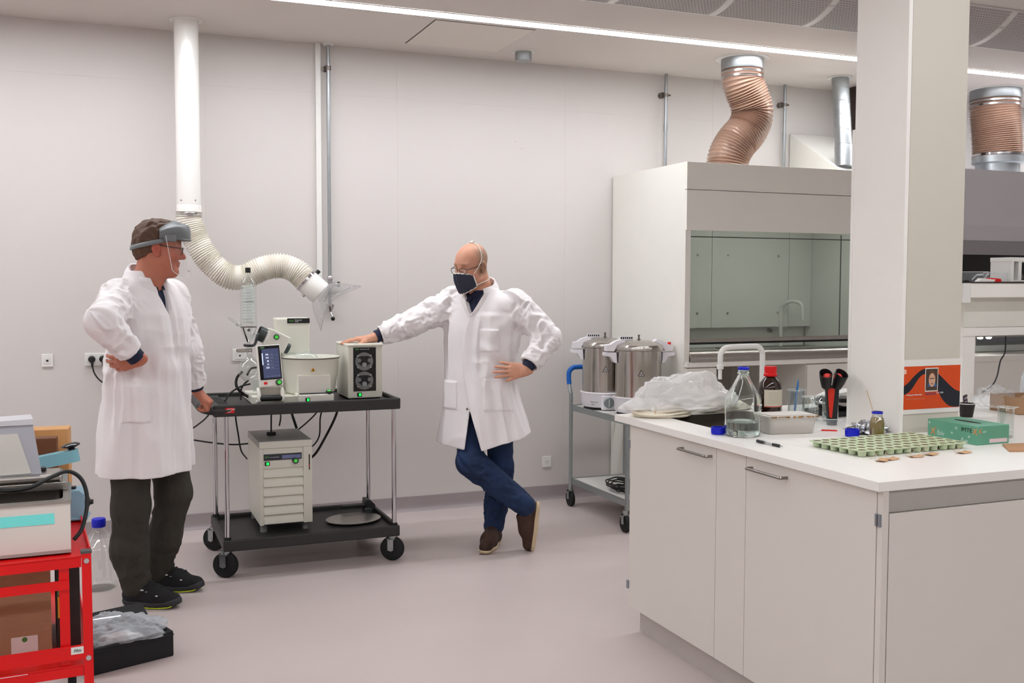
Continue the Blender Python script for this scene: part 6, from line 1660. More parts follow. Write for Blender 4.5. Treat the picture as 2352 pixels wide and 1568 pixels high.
def mesh_obj(name, V_, F_, material, parent, colors=None, smooth_it=0, M=None):
    me = bpy.data.meshes.new(name)
    V_ = np.asarray(V_, np.float32); F_ = np.asarray(F_, np.int32)
    if smooth_it:                                     # laplacian relax to wash out voxel steps
        e = np.concatenate([F_[:, [0, 1]], F_[:, [1, 2]], F_[:, [2, 3]], F_[:, [3, 0]]])
        deg = np.bincount(e.ravel(), minlength=len(V_)).astype(np.float32)[:, None]
        W_ = V_.copy()
        for it in range(smooth_it):
            for lam in (0.5, -0.52):
                s_ = np.zeros_like(W_)
                for c in range(3):
                    s_[:, c] = np.bincount(e[:, 0], W_[e[:, 1], c], len(V_)) + np.bincount(e[:, 1], W_[e[:, 0], c], len(V_))
                W_ = W_ + lam * (s_ / np.maximum(deg, 1) - W_)
        V_ = W_
    if M is not None:
        Mn = np.array(M)
        V_ = V_ @ Mn[:3, :3].T + Mn[:3, 3]
        V_ = V_.astype(np.float32)
    n = len(V_); m_ = len(F_)
    me.vertices.add(n); me.vertices.foreach_set('co', V_.ravel())
    me.loops.add(m_ * 4); me.loops.foreach_set('vertex_index', F_.ravel())
    me.polygons.add(m_); me.polygons.foreach_set('loop_start', np.arange(m_, dtype=np.int32) * 4)
    me.update(calc_edges=True)
    me.polygons.foreach_set('use_smooth', np.ones(m_, bool))
    if colors is not None:
        ca = me.color_attributes.new('skin', 'FLOAT_COLOR', 'POINT')
        c = np.ones((n, 4), np.float32); c[:, :3] = colors
        ca.data.foreach_set('color', c.ravel())
    me.materials.append(material)
    o = bpy.data.objects.new(name, me); COL.objects.link(o)
    if parent is not None:
        o.parent = parent
    return o

def linc(c):
    return np.array([lin(x) for x in c])

def ridge(n_):
    return 1.0 - 2.0 * np.abs(n_)

def nrmv(v):
    v = np.array(v, float); return v / np.linalg.norm(v)

class Head:
    def __init__(self, c, yaw, pitch, roll=0.0, s=1.0):
        """c: centre; yaw: angle of the facing direction in the person's (u,v) plane; pitch down positive"""
        self.c = np.array(c, float); self.s = s
        fx = np.array([math.cos(yaw) * math.cos(pitch), math.sin(yaw) * math.cos(pitch), -math.sin(pitch)])
        ly = np.array([-math.sin(yaw), math.cos(yaw), 0.0])
        uz_ = np.cross(fx, ly)
        ly2 = ly * math.cos(roll) + uz_ * math.sin(roll); uz2 = uz_ * math.cos(roll) - ly * math.sin(roll)
        self.R = np.stack([fx, ly2, uz2], 1)
    def w(self, p):
        return self.c + self.R @ (np.array(p, float) * self.s)
    def local(self, V_):
        return ((V_ - self.c) @ self.R) / self.s
    def M4(self):
        m_ = Matrix.Identity(4)
        for i in range(3):
            for j in range(3):
                m_[i][j] = self.R[i, j] * self.s
            m_[i][3] = self.c[i]
        return m_
    def sculpt(self, F, hat=0.0):
        s, R, w = self.s, self.R, self.w
        E = lambda c, r, k=0.02, op='u': F.ell(w(c), np.array(r) * s, R, k * s, op)
        Lm = lambda a, b, ra, rb, k=0.015, op='u': F.limb(w(a), w(b), ra * s, rb * s, k * s, op)
        E((-0.012, 0, 0.045), (0.100, 0.077, 0.090))
        E((0.025, 0, 0.030), (0.072, 0.068, 0.075), 0.03)
        E((0.028, 0, -0.035), (0.062, 0.062, 0.085), 0.03)
        Lm((0.02, 0.045, -0.055), (0.062, 0.012, -0.105), 0.026, 0.022, 0.03)
        Lm((0.02, -0.045, -0.055), (0.062, -0.012, -0.105), 0.026, 0.022, 0.03)
        E((0.070, 0, -0.102), (0.022, 0.026, 0.020), 0.02)
        for sg in (-1, 1):
            E((0.058, sg * 0.040, -0.022), (0.030, 0.026, 0.028), 0.025)         # cheeks
            E((0.075, sg * 0.030, 0.034), (0.018, 0.026, 0.011), 0.014)          # brow
            E((0.099, sg * 0.031, 0.010), (0.016, 0.017, 0.011), 0.012, 's')     # socket
            E((0.074, sg * 0.031, 0.009), (0.0155, 0.0165, 0.0125), 0.004)       # lid
            Lm((0.0925, sg * 0.031 - 0.010, 0.008), (0.0915, sg * 0.031 + 0.010, 0.008), 0.0042, 0.0042, 0.002, 's')
        Lm((0.086, 0, 0.020), (0.113, 0, -0.028), 0.0085, 0.0125, 0.014)         # nose
        for sg in (-1, 1):
            E((0.100, sg * 0.011, -0.034), (0.011, 0.008, 0.008), 0.008)
            E((0.104, sg * 0.0065, -0.042), (0.005, 0.003, 0.004), 0.003, 's')
        E((0.088, 0, -0.058), (0.012, 0.024, 0.0075), 0.008)
        E((0.086, 0, -0.072), (0.012, 0.021, 0.0080), 0.008)
        Lm((0.100, 0.020, -0.0650), (0.100, -0.020, -0.0650), 0.0026, 0.0026, 0.004, 's')
        for sg in (-1, 1):                                                        # ears
            E((-0.012, sg * 0.080, 0.000), (0.019, 0.008, 0.033), 0.008)
            E((-0.016, sg * 0.084, 0.006), (0.020, 0.006, 0.027), 0.006)
            E((-0.004, sg * 0.090, 0.000), (0.009, 0.006, 0.016), 0.004, 's')
            E((-0.003, sg * 0.081, -0.026), (0.009, 0.006, 0.010), 0.006)
        Lm((-0.035, 0, -0.045), (-0.052, 0, -0.165), 0.060, 0.062, 0.03)         # neck
        Lm((0.005, 0, -0.105), (-0.03, 0, -0.165), 0.040, 0.050, 0.03)
    def colour(self, V_, base, cheek, lips, brow, stubble=None):
        p = self.local(V_)
        x, y, z = p[:, 0], p[:, 1], p[:, 2]
        near = np.linalg.norm(p, axis=1) < 0.2
        col = np.repeat(base[None, :], len(V_), 0)
        def mix(col, c, wgt):
            wgt = np.clip(wgt, 0, 1)[:, None] * near[:, None]
            return col * (1 - wgt) + c[None, :] * wgt
        g = lambda c, r: np.exp(-(((x - c[0]) / r[0]) ** 2 + ((np.abs(y) - c[1]) / r[1]) ** 2 + ((z - c[2]) / r[2]) ** 2))
        col = mix(col, cheek, 0.8 * g((0.07, 0.04, -0.03), (0.05, 0.03, 0.03)))
        col = mix(col, cheek, 0.8 * g((0.115, 0, -0.03), (0.02, 0.02, 0.02)))
        col = mix(col, cheek, 0.9 * g((-0.01, 0.088, 0.0), (0.03, 0.012, 0.04)))
        col = mix(col, lips, 1.3 * g((0.095, 0, -0.065), (0.02, 0.020, 0.010)))
        col = mix(col, brow, 1.2 * g((0.090, 0.032, 0.036), (0.02, 0.020, 0.0055)))
        if stubble is not None:
            side = sstep(0.045, 0.0, x) * sstep(0.118, 0.085, z) * sstep(-0.06, -0.03, z) * sstep(0.03, 0.055, np.sqrt(y * y + np.minimum(x, 0) ** 2))
            col = mix(col, stubble, 0.75 * side)
        return col

def hand(F, wrist, d, nrm, thumb, curl, spread=0.10, s=1.0, tcurl=0.4, tdir=None):
    """wrist point, finger direction, outward normal of the back of the hand, unit vector towards the thumb side"""
    d = nrmv(d); n_ = np.array(nrm, float); n_ = nrmv(n_ - d * (n_ @ d)); th = np.cross(d, n_)
    if th @ np.array(thumb, float) < 0: th = -th
    w = np.array(wrist, float)
    offs = [0.031, 0.0105, -0.0105, -0.030]; kl = [0.088, 0.092, 0.088, 0.080]
    lens = [(0.042, 0.026, 0.020), (0.046, 0.030, 0.021), (0.042, 0.028, 0.020), (0.033, 0.021, 0.018)]
    kn = []
    for i in range(4):
        k_ = w + d * kl[i] * s + th * offs[i] * s + n_ * (0.004 if i in (1, 2) else 0.0) * s
        kn.append(k_)
        F.limb(w + th * offs[i] * 0.55 * s, k_, 0.0165 * s, 0.0125 * s, 0.012 * s)
    F.limb(w - d * 0.02 * s, w + d * 0.01 * s, 0.026 * s, 0.027 * s, 0.015 * s, flat=(n_, 0.72))
    F.limb(w + th * 0.012 * s, kn[0] - d * 0.02 * s + th * 0.004 * s - n_ * 0.006 * s, 0.018 * s, 0.014 * s, 0.012 * s)
    for i in range(4):
        ang = 0.0; p = kn[i]; sp = spread * (1.5 - i) / 1.5
        dd = nrmv(d * math.cos(sp) + th * math.sin(sp))
        c = curl[i] if isinstance(curl[0], (tuple, list)) else curl
        for j in range(3):
            ang += c[j]
            q = p + (dd * math.cos(ang) - n_ * math.sin(ang)) * lens[i][j] * s
            F.limb(p, q, (0.0098 - 0.0010 * j) * s, (0.0090 - 0.0012 * j) * s, 0.004 * s)
            p = q
    tb = w + d * 0.022 * s + th * 0.024 * s - n_ * 0.006 * s
    td = nrmv(d * 0.72 + th * 0.62 - n_ * 0.28) if tdir is None else nrmv(tdir)
    p1 = tb + td * 0.040 * s
    F.limb(w + d * 0.005 * s + th * 0.010 * s, tb, 0.019 * s, 0.0155 * s, 0.014 * s)
    F.limb(tb, p1, 0.0145 * s, 0.0115 * s, 0.010 * s)
    td2 = nrmv(td * math.cos(tcurl) + (d - n_ * 0.6) * math.sin(tcurl))
    p2 = p1 + td2 * 0.030 * s
    F.limb(p1, p2, 0.0115 * s, 0.0100 * s, 0.005 * s)
    F.limb(p2, p2 + td2 * 0.022 * s, 0.0100 * s, 0.0082 * s, 0.004 * s)

def loft(sections, fdir, disp=None):
    """elliptical column: rows (z, cu, cv, half depth along fdir, half width)"""
    S_ = np.array(sections, float); S_ = S_[np.argsort(S_[:, 0])]
    fu, fv = fdir
    zz = np.linspace(S_[0, 0], S_[-1, 0], 200)
    # smooth interpolation of the rows
    def smooth(col):
        y = np.interp(zz, S_[:, 0], S_[:, col]); ker = np.hanning(21); ker /= ker.sum()
        return np.convolve(np.pad(y, 10, mode='edge'), ker, 'valid')
    cols = [smooth(c) for c in range(1, 5)]
    def fn(X, Y, Z_):
        z = np.clip(Z_, zz[0], zz[-1])
        cu, cv, rf, rs = [np.interp(z, zz, c) for c in cols]
        du, dv = X - cu, Y - cv
        a = du * fu + dv * fv; b = -du * fv + dv * fu          # forward, left
        e = np.sqrt((a / rf) ** 2 + (b / rs) ** 2) + 1e-6
        d = (e - 1.0) * (rf * rs) / np.sqrt((rs * a / rf / e) ** 2 * 1.0 / np.maximum(rf, 1e-6) ** 2 * rf ** 2 + (rf * b / rs / e) ** 2 + 1e-9) if False else (e - 1.0) * np.minimum(rf, rs) * 1.08
        if disp is not None:
            d = d - disp(X, Y, Z_, a / rf, b / rs)
        return np.maximum(d, np.maximum(Z_ - zz[-1], zz[0] - Z_))
    return fn

# shoe in its own frame: x towards the toe, z up, sole at z = 0
def shoe_field(kind):
    F = Field((-0.18, -0.08, -0.02), (0.20, 0.08, 0.17), 0.0045)
    F.limb((-0.100, 0, 0.050), (0.02, 0, 0.048), 0.040, 0.043, 0.03)
    F.limb((0.02, 0, 0.045), (0.112, 0.004, 0.036), 0.044, 0.036, 0.03)
    F.limb((-0.088, 0, 0.055), (-0.082, 0, 0.105 if kind == 'safety' else 0.085), 0.042, 0.041, 0.03)
    F.limb((-0.05, 0, 0.09), (0.03, 0, 0.065), 0.036, 0.036, 0.03)
    F.limb((-0.080, 0, 0.10), (-0.080, 0, 0.16), 0.034, 0.036, 0.004, 's')
    F.everywhere(lambda X, Y, Z_: 0.016 - Z_ + 0 * X + 0 * Y, 0.004)
    return F.mesh()
def sole_field(kind):
    F = Field((-0.18, -0.08, -0.02), (0.20, 0.08, 0.07), 0.0045)
    F.limb((-0.102, 0, 0.03), (0.02, 0, 0.03), 0.043, 0.045, 0.03)
    F.limb((0.02, 0, 0.03), (0.112, 0.004, 0.03), 0.046, 0.040, 0.03)
    top = 0.030 if kind == 'safety' else 0.024
    F.everywhere(lambda X, Y, Z_: -Z_ + (0.03 * np.clip((X - 0.07) / 0.09, 0, 1) ** 2 if kind == 'safety' else 0.012 * np.clip((X - 0.09) / 0.07, 0, 1) ** 2) + 0 * Y, 0.003)
    F.everywhere(lambda X, Y, Z_: Z_ - top + 0 * X + 0 * Y - (0.03 * np.clip((X - 0.08) / 0.08, 0, 1) if kind == 'safety' else 0), 0.003)
    return F.mesh()
def foot_matrix(heel, toe, up=(0, 0, 1)):
    h_, t_ = np.array(heel, float), np.array(toe, float)
    x = nrmv(t_ - h_); u = np.array(up, float); u = nrmv(u - x * (u @ x)); y = np.cross(u, x)
    c = h_ + (t_ - h_) * 0.5
    m_ = np.eye(4); m_[:3, 0] = x; m_[:3, 1] = y; m_[:3, 2] = u; m_[:3, 3] = c
    return m_

m_coat = mat('lab_coat_cotton', (232, 227, 227), 0.75, var=0.015, scale=12, bump=0.12, bscale=420, spec=0.25, sheen=0.1, crease=(6.0, 0.35, 0.03))
m_skin = mat('skin', (200, 140, 115), 0.48, var=0.05, scale=30, attr='skin', bump=0.06, bscale=240, spec=0.4)
m_navy = mat('navy_shirt', (26, 32, 58), 0.8, var=0.08, bump=0.1, bscale=400)
# ------------------------------------------------------------------ man with the face visor, left of the trolley
LU = math.radians(-22.0476)
t = thing('person', 'man in white lab coat and clear face visor holding the trolley handle', 'person', (0.24, 5.07, 0.0), LU)
Fd = nrmv((0.93, -0.37)); fu, fv = Fd
hd = Head((0.019, 0.0, 1.670), math.radians(18), math.radians(4), 0.0, 0.97)
shR, elR, wrR = (-0.110, -0.165, 1.445), (-0.100, -0.400, 1.345), (0.010, -0.275, 1.173)
shL, elL, wrL = (0.012, 0.165, 1.445), (0.068, 0.220, 1.190), (0.088, 0.312, 0.968)
# body
F = Field((-0.32, -0.50, -0.01), (0.28, 0.46, 1.84), 0.0045)
body_rows = [(0.80, -0.05, 0, 0.10, 0.15), (0.95, -0.05, 0, 0.105, 0.15), (1.10, -0.045, 0, 0.11, 0.145), (1.28, -0.045, 0, 0.11, 0.16), (1.40, -0.05, 0, 0.10, 0.17), (1.47, -0.055, 0, 0.075, 0.13), (1.52, -0.06, 0, 0.055, 0.07)]
F.add(loft(body_rows, Fd), (-0.30, -0.25, 0.78), (0.2, 0.25, 1.54), 0.03)
hd.sculpt(F)
F.limb(hd.w((-0.05, 0, -0.15)), (-0.055, 0, 1.44), 0.058, 0.07, 0.03)
for a, b, c in ((shR, elR, wrR), (shL, elL, wrL)):
    F.limb(a, b, 0.044, 0.036, 0.03); F.limb(b, c, 0.036, 0.026, 0.02)
hand(F, wrR, (-0.95, 0.16, -0.20), (0.02, -0.93, -0.30), (0.1, 0, 1.0), (0.28, 0.38, 0.25), 0.06, 1.0, 0.3)
hand(F, wrL, (0.74, 0.05, -0.67), (0.67, 0.05, 0.74), (0.0, -1.0, 0.0), (1.15, 1.15, 0.7), 0.03, 0.95, 0.9, (0.62, -0.30, -0.72))
for a, b, c in (((-0.095, -0.10, 0.88), (-0.095, -0.105, 0.47), (-0.090, -0.10, 0.07)), ((-0.02, 0.10, 0.88), (0.025, 0.105, 0.47), (-0.065, 0.135, 0.07))):
    F.limb(a, b, 0.065, 0.05, 0.03); F.limb(b, c, 0.048, 0.034, 0.02)
    F.limb(c, (c[0] + 0.10, c[1] - 0.02, 0.055), 0.028, 0.025, 0.02)
V_, F_ = F.mesh()
base = linc((184, 114, 90)); red = linc((176, 82, 66))
col = hd.colour(V_, base, red, linc((168, 82, 74)), linc((96, 62, 46)))
body = mesh_obj('body', V_, F_, m_skin, t, col, 2)

# lab coat
def folds(X, Y, Z_, a, b):
    th = np.arctan2(b, a)
    low = sstep(1.05, 0.68, Z_)
    d = 0.010 * low * np.sin(7 * th + 1.5 * vnoise(X * 5, Y * 5, Z_ * 2.5))
    d = d + 0.009 * vnoise(X * 8 + 3, Y * 8, Z_ * 3.2) * sstep(1.5, 1.3, Z_)
    d = d + 0.014 * ridge(vnoise(th * 4.2 + 1.0 + 0.9 * Z_, th * 0.7, Z_ * 3.0)) * sstep(1.48, 1.25, Z_)
    d = d + 0.007 * ridge(vnoise(X * 5 + Z_ * 14, Y * 5 + 4, Z_ * 9 - X * 16)) * np.exp(-((Z_ - 1.16) / 0.16) ** 2)
    d = d + 0.007 * np.sin(34 * (Z_ * 0.8 + 0.55 * X) + 2.5 * vnoise(X * 6, Y * 6, Z_ * 6)) * np.exp(-((Z_ - 1.10) / 0.12) ** 2) * sstep(0.2, -0.6, b)
    # front overlap: a flap edge a little right of the middle of the chest
    line = -0.10 + 0.0 * Z_
    front = sstep(0.55, 0.75, a)
    d = d + 0.010 * sstep(line + 0.03, line, b) * front * sstep(1.40, 1.36, Z_)
    # patch pocket on his right front, and the seam line of the back vent
    pk = sstep(0.0, 0.03, a - 0.30) * sstep(0.0, 0.03, 0.86 - a) * sstep(0.0, 0.05, -0.18 - b) * sstep(0.875, 0.885, Z_) * sstep(1.052, 1.046, Z_)
    return d + 0.010 * pk
rows = [(0.62, -0.064, 0, 0.196, 0.228), (0.74, -0.062, 0, 0.188, 0.222), (0.86, -0.057, 0, 0.180, 0.215), (1.00, -0.050, 0, 0.172, 0.203), (1.15, -0.044, 0, 0.158, 0.193), (1.30, -0.040, 0, 0.149, 0.198), (1.40, -0.046, 0, 0.142, 0.205), (1.455, -0.054, 0, 0.128, 0.188), (1.50, -0.058, 0, 0.105, 0.140), (1.545, -0.058, 0, 0.085, 0.092), (1.57, -0.058, 0, 0.080, 0.080)]
F = Field((-0.38, -0.52, 0.58), (0.30, 0.44, 1.64), 0.0055)
lf = loft(rows, Fd, folds)
F.add(lf, (-0.38, -0.30, 0.6), (0.25, 0.30, 1.58), 0.01)
# hollow skirt
F.add(lambda X, Y, Z_: np.maximum(lf(X, Y, Z_) + 0.019, Z_ - 1.0), (-0.38, -0.30, 0.58), (0.25, 0.30, 1.0), 0.004, 's')
def between(a, b, k):
    return tuple(np.array(a) + (np.array(b) - np.array(a)) * k)
F.limb(shR, elR, 0.078, 0.060, 0.05, wr=(0.013, 120, 0.4))
F.limb(elR, between(elR, wrR, 0.80), 0.060, 0.054, 0.045, wr=(0.014, 125, 2.6))
F.limb(shL, elL, 0.076, 0.064, 0.05, wr=(0.0133, 110, 1.0))
F.limb(elL, between(elL, wrL, 0.86), 0.062, 0.050, 0.025, wr=(0.0152, 120, 0.2))
# open cuffs
for a, b, e in ((elR, wrR, 0.80), (elL, wrL, 0.86)):
    c0 = np.array(between(a, b, e)); ax_ = nrmv(np.array(b) - np.array(a))
    F.add(lambda X, Y, Z_: -((X - c0[0]) * ax_[0] + (Y - c0[1]) * ax_[1] + (Z_ - c0[2]) * ax_[2]) + 0.0, c0 - 0.085, c0 + 0.085, 0.004, 's')
    F.limb(c0 - ax_ * 0.035, c0 + ax_ * 0.05, 0.040, 0.043, 0.003, 's')
# front vent below: narrow slit along the flap edge
S_l = np.array((-fv, fu))
# neck opening: V at the front, then collar
nk = np.array((-0.055, 0.0))
F.limb((-0.052, 0, 1.50), (-0.040, 0, 1.66), 0.062, 0.068, 0.006, 's')
def vcut(X, Y, Z_):
    a = (X - nk[0]) * fu + (Y - nk[1]) * fv; b = -(X - nk[0]) * fv + (Y - nk[1]) * fu
    half = np.clip((Z_ - 1.330) * 0.25, -0.05, 0.050)
    return np.maximum(np.abs(b + 0.012) - half, 0.02 - a)
F.add(vcut, (-0.15, -0.2, 1.33), (0.2, 0.2, 1.62), 0.004, 's')
V_, F_ = F.mesh()
coat = mesh_obj('lab_coat', V_, F_, m_coat, t, None, 1)
# collar and lapels: a folded band round the neck running down both sides of the V
def ribbon(name, pts, wid, parent, material, thick=0.006, updir=None):
    """closed strip following pts; each point has its own across vector"""
    mb = MB(); n = len(pts)
    P = [Vector(p) for p, a in pts]; A = [Vector(a) for p, a in pts]
    vs_ = []
    for i in range(n):
        tn = (P[min(i + 1, n - 1)] - P[max(i - 1, 0)]).normalized()
        nn = tn.cross(A[i].normalized()).normalized() * thick * 0.5
        a_ = A[i]
        vs_ += [P[i] + nn, P[i] + a_ * 0.5 + nn * 1.6, P[i] + a_ + nn * 0.6, P[i] + a_ - nn * 0.6, P[i] + a_ * 0.5 - nn * 1.6, P[i] - nn]
    fs_ = []
    for i in range(n - 1):
        for k in range(6):
            fs_.append((i * 6 + k, i * 6 + (k + 1) % 6, (i + 1) * 6 + (k + 1) % 6, (i + 1) * 6 + k))
    fs_ += [tuple(range(6)), tuple((n - 1) * 6 + k for k in range(5, -1, -1))]
    mb.add(vs_, fs_)
    return mb.build(name, material, parent, sharp=70)
def uvp(a, b, z, c=(-0.055, 0.0)):
    return (c[0] + a * fu - b * fv, c[1] + a * fv + b * fu, z)
cp = []
for i in range(25):
    k = i / 24
    ang = math.radians(-152 + 304 * k) + PI          # from one lapel round the back to the other
    al = math.cos(ang); bl = math.sin(ang)
    zt = 1.490 + 0.122 * (0.5 - 0.5 * al) ** 0.9
    p = uvp(0.074 * al + 0.012 + 0.022 * max(0, al), 0.074 * bl, zt - 0.008)
    q = uvp(0.102 * al + 0.018 + 0.020 * max(0, al), 0.106 * bl, zt - 0.052)
    cp.append((p, Vector(q) - Vector(p)))
ribbon('collar', cp, 0, coat, m_coat, 0.009)
for sg in (-1, 1):
    lp = []
    for k in np.linspace(0, 1, 9):
        z = 1.535 - 0.180 * k
        bb = sg * (0.050 * (1 - k) + 0.004) - 0.012
        aa = 0.082 + 0.060 * k
        p = uvp(aa + 0.012, bb, z); q = uvp(aa - 0.012 - 0.02 * (1 - k), bb + sg * (0.052 * math.sin(PI * (0.10 + k * 0.88)) + 0.006), z + 0.008)
        lp.append((p, Vector(q) - Vector(p)))
    ribbon('lapel', lp, 0, coat, m_coat, 0.007)
# shirt: upper torso with stand collar and two cuffs
F = Field((-0.25, -0.22, 1.20), (0.15, 0.22, 1.60), 0.005)
F.add(loft([(1.22, -0.045, 0, 0.122, 0.15), (1.35, -0.045, 0, 0.124, 0.16), (1.44, -0.052, 0, 0.105, 0.14), (1.50, -0.056, 0, 0.078, 0.085), (1.545, -0.052, 0, 0.070, 0.070)], Fd), (-0.25, -0.22, 1.2), (0.15, 0.22, 1.56), 0.01)
F.limb((-0.058, 0, 1.50), (-0.045, 0, 1.62), 0.056, 0.060, 0.003, 's')
V_, F_ = F.mesh()
shirt = mesh_obj('shirt', V_, F_, m_navy, t, None, 1)
for sg in (-1, 1):
    ribbon('shirt_collar', [(uvp(0.068, sg * 0.006, 1.515), Vector(uvp(0.100, sg * 0.020, 1.480)) - Vector(uvp(0.068, sg * 0.006, 1.515))), (uvp(0.058, sg * 0.045, 1.535), Vector(uvp(0.085, sg * 0.058, 1.495)) - Vector(uvp(0.058, sg * 0.045, 1.535))), (uvp(0.02, sg * 0.068, 1.552), Vector(uvp(0.03, sg * 0.086, 1.515)) - Vector(uvp(0.02, sg * 0.068, 1.552)))], 0, shirt, m_navy, 0.005)
for a, b, k0, k1, r in ((elR, wrR, 0.76, 0.97, 0.040), (elL, wrL, 0.84, 0.95, 0.036)):
    p0, p1 = Vector(between(a, b, k0)), Vector(between(a, b, k1))
    MB().tube([p0, p0 + (p1 - p0) * 0.5, p1, p1 - (p1 - p0) * 0.05], [r, r, r * 0.98, r * 0.86], 22).build('shirt_cuff', m_navy, t, sharp=60)
# trousers
m_olive = mat('olive_trousers', (52, 48, 41), 0.85, var=0.10, scale=14, bump=0.15, bscale=300)
F = Field((-0.30, -0.28, 0.03), (0.18, 0.30, 0.98), 0.0055)
F.add(loft([(0.72, -0.055, 0, 0.125, 0.17), (0.95, -0.05, 0, 0.12, 0.165)], Fd), (-0.28, -0.26, 0.70), (0.16, 0.26, 0.97), 0.02)
F.limb((-0.098, -0.10, 0.80), (-0.098, -0.11, 0.47), 0.094, 0.080, 0.03, wr=(0.005, 80, 1.2))
F.limb((-0.098, -0.11, 0.47), (-0.112, -0.105, 0.27), 0.080, 0.076, 0.03, wr=(0.007, 80, 0.3))
F.limb((-0.112, -0.105, 0.27), (-0.086, -0.10, 0.105), 0.077, 0.066, 0.03, wr=(0.012, 105, 2.1))
F.limb((-0.015, 0.10, 0.80), (0.030, 0.105, 0.49), 0.096, 0.082, 0.03, wr=(0.005, 80, 0.1))
F.limb((0.030, 0.105, 0.49), (-0.020, 0.12, 0.28), 0.082, 0.070, 0.03, wr=(0.007, 80, 2.3))
F.limb((-0.020, 0.12, 0.28), (-0.062, 0.135, 0.110), 0.070, 0.066, 0.03, wr=(0.012, 105, 0.9))
V_, F_ = F.mesh()
mesh_obj('trousers', V_, F_, m_olive, t, None, 2)
# safety shoes
sv, sf = shoe_field('safety'); ov, of = sole_field('safety')
m_shoe = mat('black_suede', (16, 16, 18), 0.8, var=0.2, bump=0.2, bscale=200)
m_solec = mat('shoe_sole', (44, 44, 48), 0.6)
m_lime = mat('lime_accent', (200, 220, 30), 0.5)
for heel, toe in (((-0.150, -0.085, 0.0), (0.130, -0.145, 0.0)), ((-0.125, 0.150, 0.0), (0.155, 0.120, 0.0))):
    Mf = foot_matrix(heel, toe)
    s_ = mesh_obj('shoe', sv, sf, m_shoe, t, None, 1, Mf)
    mesh_obj('sole', ov, of, m_solec, s_, None, 1, Mf)
    Mm = Matrix(Mf.tolist())
    ac = MB(); ac.M = Mm; ac.tube([(-0.03, -0.047, 0.006), (0.05, -0.047, 0.006), (0.11, -0.041, 0.012), (0.145, -0.012, 0.022)], 0.0022, 6); ac.build('lime_trim', m_lime, s_)
    ac = MB(); ac.M = Mm; ac.tube([(-0.055 + 0.001 * k, -0.040 + 0.0002 * k * k, 0.098 + 0.001 * k) for k in range(6)] + [(-0.035, -0.036, 0.108), (-0.025, -0.028, 0.106)], 0.006, 6); ac.build('lime_collar', m_lime, s_)
    for k in range(4):
        x_ = 0.052 - 0.024 * k; zc_ = 0.090 - (x_ + 0.05) / 0.08 * 0.025
        lc = MB(); lc.M = Mm; lc.tube([(x_, -0.036, zc_ + 0.016), (x_ + 0.004, -0.016, zc_ + 0.037), (x_ + 0.006, 0.0, zc_ + 0.041), (x_ + 0.004, 0.016, zc_ + 0.037), (x_, 0.036, zc_ + 0.016)], 0.0036, 6); lc.build('lace', m_shoe, s_)
        for sg in (-1, 1):
            rf = MB(); rf.M = Mm; rf.box(x_ - 0.007, sg * 0.0415 - 0.003, zc_ + 0.004, x_ + 0.007, sg * 0.0415 + 0.003, zc_ + 0.0085); rf.build('reflective_dash', m_inkw, s_)
    text('uvex', 0.014, m_inkw, s_, Mm @ frame((-0.085, -0.0475, 0.078), (1, 0, 0), (0, 0, 1)))
# hair
F = Field((-0.16, -0.14, 1.52), (0.18, 0.14, 1.84), 0.004)
def hair_disp(X, Y, Z_):
    return 0
E_ = lambda c, r, k=0.01, op='u': F.ell(hd.w(c), np.array(r) * hd.s, hd.R, k, op)
E_((-0.016, 0, 0.052), (0.110, 0.086, 0.098))
E_((0.030, 0, 0.105), (0.060, 0.060, 0.038), 0.02)
E_((-0.070, 0, 0.0), (0.055, 0.068, 0.075), 0.02)
E_((0.075, 0, 0.020), (0.075, 0.12, 0.070), 0.012, 's')              # face opening
E_((0.025, 0.095, -0.03), (0.050, 0.05, 0.060), 0.010, 's')
E_((0.025, -0.095, -0.03), (0.050, 0.05, 0.060), 0.010, 's')
E_((0.02, 0, -0.09), (0.13, 0.13, 0.075), 0.012, 's')
sl, (X, Y, Zg) = F.region((-1, -1, 0), (1, 1, 3))
loc = np.stack(np.broadcast_arrays(X - hd.c[0], Y - hd.c[1], Zg - hd.c[2]), -1) @ hd.R
F.f = F.f - 0.0055 * vnoise(loc[..., 0] * 26, loc[..., 1] * 85, loc[..., 2] * 30) - 0.004 * vnoise(loc[..., 0] * 50, loc[..., 1] * 150, loc[..., 2] * 60)
V_, F_ = F.mesh()
mesh_obj('hair', V_, F_, mat('brown_hair', (82, 54, 34), 0.55, var=0.35, scale=40, stretch=(1, 6, 1), bump=0.4, bscale=180), t, None, 1)
